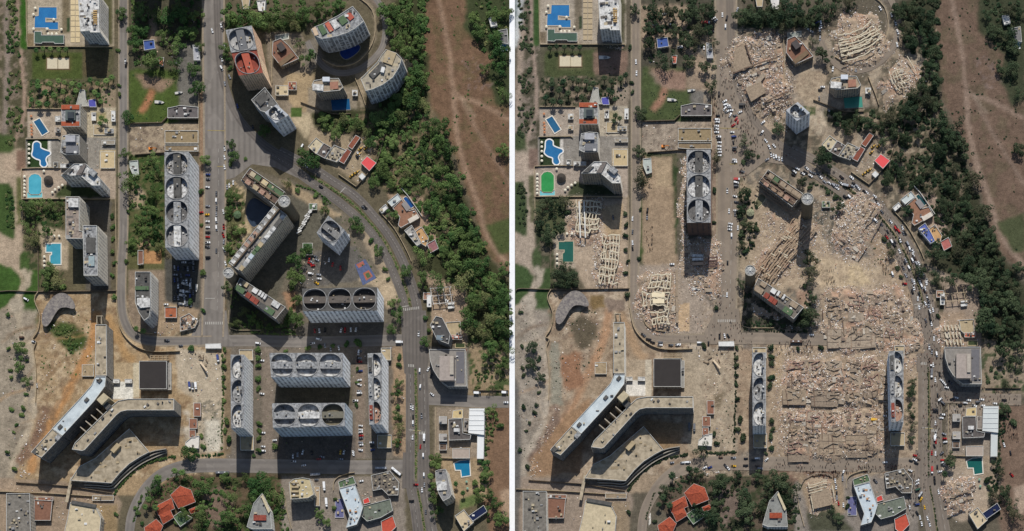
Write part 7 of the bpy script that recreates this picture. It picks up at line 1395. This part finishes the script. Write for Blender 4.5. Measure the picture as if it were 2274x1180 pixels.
# people
def crowd(pts, label_mat_cols=None):
    prof = [(0.17, 0.0), (0.24, 0.9), (0.3, 1.4), (0.1, 1.5), (0.14, 1.62), (0.02, 1.8)]; n = 5; V0 = []; F0 = []
    for r, z in prof: V0 += [(r*math.cos(i*2*math.pi/n)*1.15, r*math.sin(i*2*math.pi/n)*0.85, z) for i in range(n)]
    for k in range(len(prof)-1):
        for i in range(n): F0.append([k*n+i, k*n+(i+1) % n, (k+1)*n+(i+1) % n, (k+1)*n+i])
    V0, F0 = np.array(V0), np.array(F0); m = len(pts); V = []; Cc = []
    for (x, y) in pts:
        a = R.uniform(0, 6.28); s = R.uniform(0.95, 1.15); ca, sa = math.cos(a), math.sin(a)
        V.append(np.stack([(V0[:, 0]*ca-V0[:, 1]*sa)*s*1.25+x, (V0[:, 0]*sa+V0[:, 1]*ca)*s*1.25+y, V0[:, 2]*s+0.03], -1))
        c = np.tile(np.array(R.choice([C(34, 32, 38), C(46, 42, 44), C(28, 30, 46), C(70, 40, 38), C(120, 116, 112), C(50, 50, 56), C(150, 60, 50)])), (len(V0), 1)); c[15:] = C(56, 42, 34); Cc.append(c)
    F = (np.arange(m)[:, None, None]*len(V0)+F0[None]).reshape(-1, 4)
    o = link('crowd', np_mesh('crowd', np.concatenate(V), F, M_DEB, np.concatenate(Cc))); tag(o, kind='stuff')
site('C'); OFF[0] = OFF[1] = 0.0
def people(poly, n, clump=0.5):
    pts = []; xs = [q[0] for q in poly]; ys = [q[1] for q in poly]; tries = 0
    while len(pts) < n and tries < n*30:
        tries += 1; x, y = R.uniform(min(xs), max(xs)), R.uniform(min(ys), max(ys))
        if inside(x, y, poly) and mnoise.noise((x/14, y/14, 7.0)) > -0.3+clump*0.4: pts.append(G(x, y))
    if pts: crowd(pts)
people([(1590, 160), (1612, 170), (1680, 250), (1690, 290), (1660, 290), (1600, 220)], 90); people([(1580, 220), (1605, 215), (1605, 290), (1582, 290)], 60); people([(1640, 270), (1680, 280), (1700, 330), (1660, 345), (1640, 320)], 60); people([(1850, 395), (1900, 395), (1975, 470), (2060, 640), (2070, 780), (2040, 760), (2010, 620), (1960, 510)], 170, 0.2)
people([(2055, 640), (2085, 660), (2100, 880), (2060, 880)], 90); people([(2080, 845), (2262, 870), (2262, 905), (2200, 900), (2100, 940), (2075, 900)], 260, 0.1); people([(2050, 900), (2115, 890), (2115, 1000), (2080, 1010)], 70); people([(1870, 1032), (2020, 1030), (2040, 1080), (2030, 1150), (2015, 1140), (2010, 1075), (1960, 1050), (1870, 1055)], 230, 0.1); people([(1790, 1045), (1870, 1045), (1860, 1065), (1800, 1060)], 110, 0.0)
people([(1720, 760), (1800, 755), (1810, 785), (1720, 790)], 90, 0.1); people([(1500, 740), (1700, 690), (1660, 780), (1520, 780)], 70); people([(1430, 510), (1450, 500), (1450, 560), (1432, 560)], 30, 0.0); people([(1590, 640), (1605, 650), (1600, 690), (1588, 690)], 30, 0.0); people([(1935, 900), (1975, 890), (1972, 990), (1940, 980)], 110, 0.2); people([(1740, 800), (1970, 800), (1970, 1020), (1740, 1020)], 160, 0.2); people([(1950, 580), (1975, 570), (1985, 600), (1960, 610)], 40, 0.0); people([(2215, 940), (2262, 940), (2262, 985), (2225, 970)], 70, 0.0); people([(1630, 350), (1660, 370), (1650, 450), (1632, 440)], 40)
for rd, t0, t1, n in ((LOWER, 0.12, 0.62, 26), (UPPER, 0.12, 0.95, 34)):
    pl = smooth(rd, 6)
    for k in range(n):
        i = int((t0+(t1-t0)*(k+R.random()*0.6)/n)*(len(pl)-2)); a, c = pl[i], pl[i+1]; u = R.uniform(-5, 5); d = math.atan2(c[1]-a[1], c[0]-a[0])
        car(a[0]+RIGHT[0]-math.sin(d)*u, a[1]+RIGHT[1]+math.cos(d)*u, math.degrees(d)+R.gauss(0, 5), R.choices(('white', 'silver', 'grey', 'black', 'red'), (8, 3, 2, 4, 1))[0], R.choices(('car', 'pickup', 'van'), (7, 3, 2))[0], 'in the stop-and-go queue along the ruined boulevard')
people([(1860, 400), (1990, 500), (2075, 660), (2085, 860), (2050, 860), (2030, 640), (1940, 500)], 190, 0.2); people([(2060, 880), (2110, 900), (2110, 1060), (2040, 1100), (2020, 1060)], 150, 0.1); people([(1600, 230), (1700, 300), (1780, 340), (1700, 360), (1610, 340)], 120, 0.2); people([(1700, 1020), (1990, 1010), (2000, 1050), (1700, 1050)], 150, 0.1); people([(1600, 640), (1640, 640), (1700, 740), (1600, 770), (1500, 770)], 70, 0.2)
people([(1830, 600), (1870, 600), (1860, 640), (1830, 640)], 24)
site('A')
# long-haul odds: gantry pipe in the concrete yard and stacked beams
for s in 'AB':
    site(s)
    t = thing('pipe_stack', WL('loose bundle of steel beams in the concrete yard'), 'beams', G(445, 790))
    for k in range(8): b = MB(); x, y = 430+R.uniform(0, 40), 785+R.uniform(0, 30); b.beam((*G(x, y), 0.2+0.2*k), (*G(x+R.uniform(-14, 14), y+R.uniform(-8, 8)), 0.3+0.2*k), 1.0, 0.6); b.build('beam', plain(C(130, 112, 92), 0.25), t)
    t = thing('conveyor', WL('slanted pale conveyor in the concrete yard'), 'conveyor', G(470, 812)); b = MB(); b.beam((*G(446, 806), 1), (*G(462, 826), 5), 2.0, 0.8); b.build('belt', plain(C(206, 186, 158), 0.15), t)
    for k in (0.3, 0.8): b = MB(); x, y = G(446+16*k, 806+20*k); b.box(x, y, 0, 0.5, 0.5, 1+4*k); b.build('leg', plain(C(96, 90, 86), 0.2), t)
site('A')

# ------------------------------------------------------------------ yard clutter, weeds and small low roofs
site('A')
for x, y in [(388+i*7+R.gauss(0, 1), 584+j*13+R.gauss(0, 1)) for i in range(7) for j in range(8)]:
    if R.random() < 0.6: car(x, y, R.choice((90, 90, 85, 0)), R.choice(('white', 'silver', 'black', 'grey', 'blue')), R.choice(('car', 'car', 'van')), 'packed in the shaded boat yard')
CLUT = [('works yard', [(745, 372), (800, 300), (834, 310), (830, 350), (800, 405)], 260), ('dusty yard', [(290, 280), (440, 278), (440, 340), (300, 342)], 180), ('concrete yard', [(392, 772), (496, 786), (494, 1000), (446, 1004), (430, 880)], 420), ('building site', [(84, 660), (205, 690), (205, 800), (90, 900), (88, 780)], 320), ('rubble bank of the building site', [(96, 905), (112, 915), (80, 980), (50, 1030), (36, 1030), (60, 980)], 500), ('site dump', [(36, 1030), (60, 1026), (58, 1062), (36, 1060)], 160), ('corner stalls', [(392, 690), (444, 700), (430, 735), (340, 735)], 160), ('hotel back yard', [(664, 560), (720, 560), (730, 620), (668, 640)], 120),
        ('hillside terraces', [(870, 500), (905, 515), (950, 545), (930, 560), (900, 540)], 90), ('market plot', [(970, 910), (1060, 910), (1058, 1015), (970, 1015)], 130), ('corner restaurant lane', [(790, 1085), (880, 1100), (880, 1150), (810, 1150)], 150), ('pool terraces', [(110, 250), (255, 250), (255, 300), (110, 300)], 110), ('clover pool terrace', [(112, 315), (255, 315), (255, 372), (112, 372)], 60), ('seafront sand', [(14, 690), (70, 690), (70, 960), (14, 1000)], 160), ('lower lane', [(20, 1076), (250, 1100), (250, 1165), (72, 1160)], 220), ('wooded lot', [(290, 20), (440, 20), (440, 150), (300, 150)], 140), ('slab car yards', [(505, 775), (900, 775), (900, 1015), (505, 1015)], 260), ('roadside east', [(945, 640), (1040, 650), (1036, 770), (950, 760)], 220)]
for s in 'AB':
    site(s)
    for nm, q, n in CLUT:
        p = ccw([G(*k) for k in q]); t = thing('yard_clutter', WL('loose boxes and scraps across the '+nm), 'clutter', cent(p)); t['kind'] = 'stuff'; debris(t, p, 0.02, int(n*0.8), 0.4, 1.8, 0.2, 'scraps', 0.0, 0.6)
    for q, n, a, c in (([(290, 160), (390, 180), (390, 270), (290, 270)], 120, 0.4, 1.1), ([(84, 655), (200, 700), (205, 850), (90, 900)], 110, 0.4, 1.3), ([(950, -10), (1120, -10), (1120, 560), (1060, 440), (960, 230)], 200, 0.35, 1.5), ([(14, 660), (80, 760), (60, 1000), (14, 1040)], 130, 0.3, 0.9), ([(505, 770), (900, 770), (900, 1015), (505, 1015)], 150, 0.3, 0.8), ([(60, 110), (250, 110), (250, 175), (60, 175)], 60, 0.3, 0.9), ([(620, 390), (760, 480), (860, 640), (840, 640), (700, 470)], 110, 0.4, 1.2), ([(450, 890), (496, 880), (490, 1000), (450, 1000)], 60, 0.4, 1.0)):
        pts = []; xs = [k[0] for k in q]; ys = [k[1] for k in q]
        for _ in range(n*4):
            x, y = R.uniform(min(xs), max(xs)), R.uniform(min(ys), max(ys))
            if inside(x, y, q) and not blocked(x, y) and mnoise.noise((x/30, y/30, 9.0)) > 0.08: pts.append(G(x, y))
            if len(pts) >= n*0.5: break
        scatter('weeds', pts, a, c, FOL[s], 0.6)
    for lab, q, h, m in (('white awning on the orange-terraced tower court', (203, 250, 213, 268), 3, UNITM[0]), ('white hut at the street end of the orange-terraced court', (247, 246, 256, 270), 3.5, UNITM[0]), ('tan court roof in front of the orange-terraced tower', (208, 276, 236, 300), 1.2, D_TAN), ('grey plant cage by the street wall', (232, 286, 252, 296), 2.5, D_GRAY), ('first dark pergola on the clover pool terrace', (119, 360, 129, 372), 3, D_DRK), ('pale terrace canopy west of the orange-terraced tower', (122, 258, 134, 270), 3, D_WHT), ('second pale terrace canopy west of the orange-terraced tower', (122, 284, 134, 294), 3, plain(C(170, 150, 130), 0.2)), ('low walled roof beside the setback tower', (226, 312, 255, 321), 3, plain(C(150, 140, 124), 0.2)), ('raised tan court behind the bent tower', (223, 337, 255, 374), 2.2, plain(C(190, 170, 132), 0.15)), ('white link roof north of the bent tower', (134, 364, 162, 373), 4, D_WHT), ('terracotta lean-to under the villa terraces', (640, 182, 658, 200), 4, plain(C(150, 92, 72), 0.25)), ('cream terrace room beside the dark terraced block', (612, 190, 640, 212), 4, plain(C(196, 178, 144), 0.2)), ('white party tent beside the white-decked block', (782, 200, 794, 213), 4, UNITM[0]), ('grey garage row behind the small twin-well tower', (748, 520, 776, 534), 3, plain(C(176, 180, 184), 0.15)),
                         ('green service canopy behind the hotel wing', (672, 540, 694, 566), 3.5, D_GRN), ('green kiosk on the boulevard bank', (686, 452, 704, 466), 3, D_GRN), ('blue patio beside the pale blue hall', (744, 1108, 764, 1150), 1.0, plain(C(104, 104, 140), 0.25)), ('shed row between cream block and lorry lane', (698, 1080, 710, 1124), 4, plain(C(176, 156, 128), 0.3)), ('small tin roof on the market forecourt', (976, 985, 992, 1000), 3, plain(C(110, 92, 78), 0.2)), ('dark tin roof behind the market canopies', (1030, 930, 1042, 958), 4, plain(C(140, 130, 120), 0.25)), ('roofless room on the upper lane', (205, 1100, 252, 1112), 2.5, plain(C(150, 132, 108), 0.25)), ('rust-red roof strip on the southern lane', (76, 1104, 118, 1112), 4, plain(C(140, 100, 80), 0.25)), ('long site cabin beside the black-roofed hall', (372, 806, 380, 866), 4, plain(C(150, 146, 138), 0.2)), ('pale timber stack roof on the site', (182, 810, 208, 836), 2.5, plain(C(166, 146, 116), 0.3)), ('white steel shed behind the half-built frame', (948, 655, 958, 682), 4, UNITM[0]), ('pink-floored kiosk by the wood road', (940, 650, 956, 666), 3, plain(C(160, 124, 104), 0.2)), ('orange-roofed lean-to at the wood edge', (1002, 744, 1026, 754), 4, plain(C(180, 96, 66), 0.2))):
        x0, y0, x1, y1 = q
        if s == 'B' and (blocked((x0+x1)/2, (y0+y1)/2) or any(w in lab for w in ('garage row', 'terraced block', 'cream block', 'service canopy', 'terracotta'))): continue
        bld(lab, rect(x0, y0, x1, y1), h, F_TAN, m, 'low_building', 'low building', 0.25, False, R.choice((1, 2, 3)))
site('A')
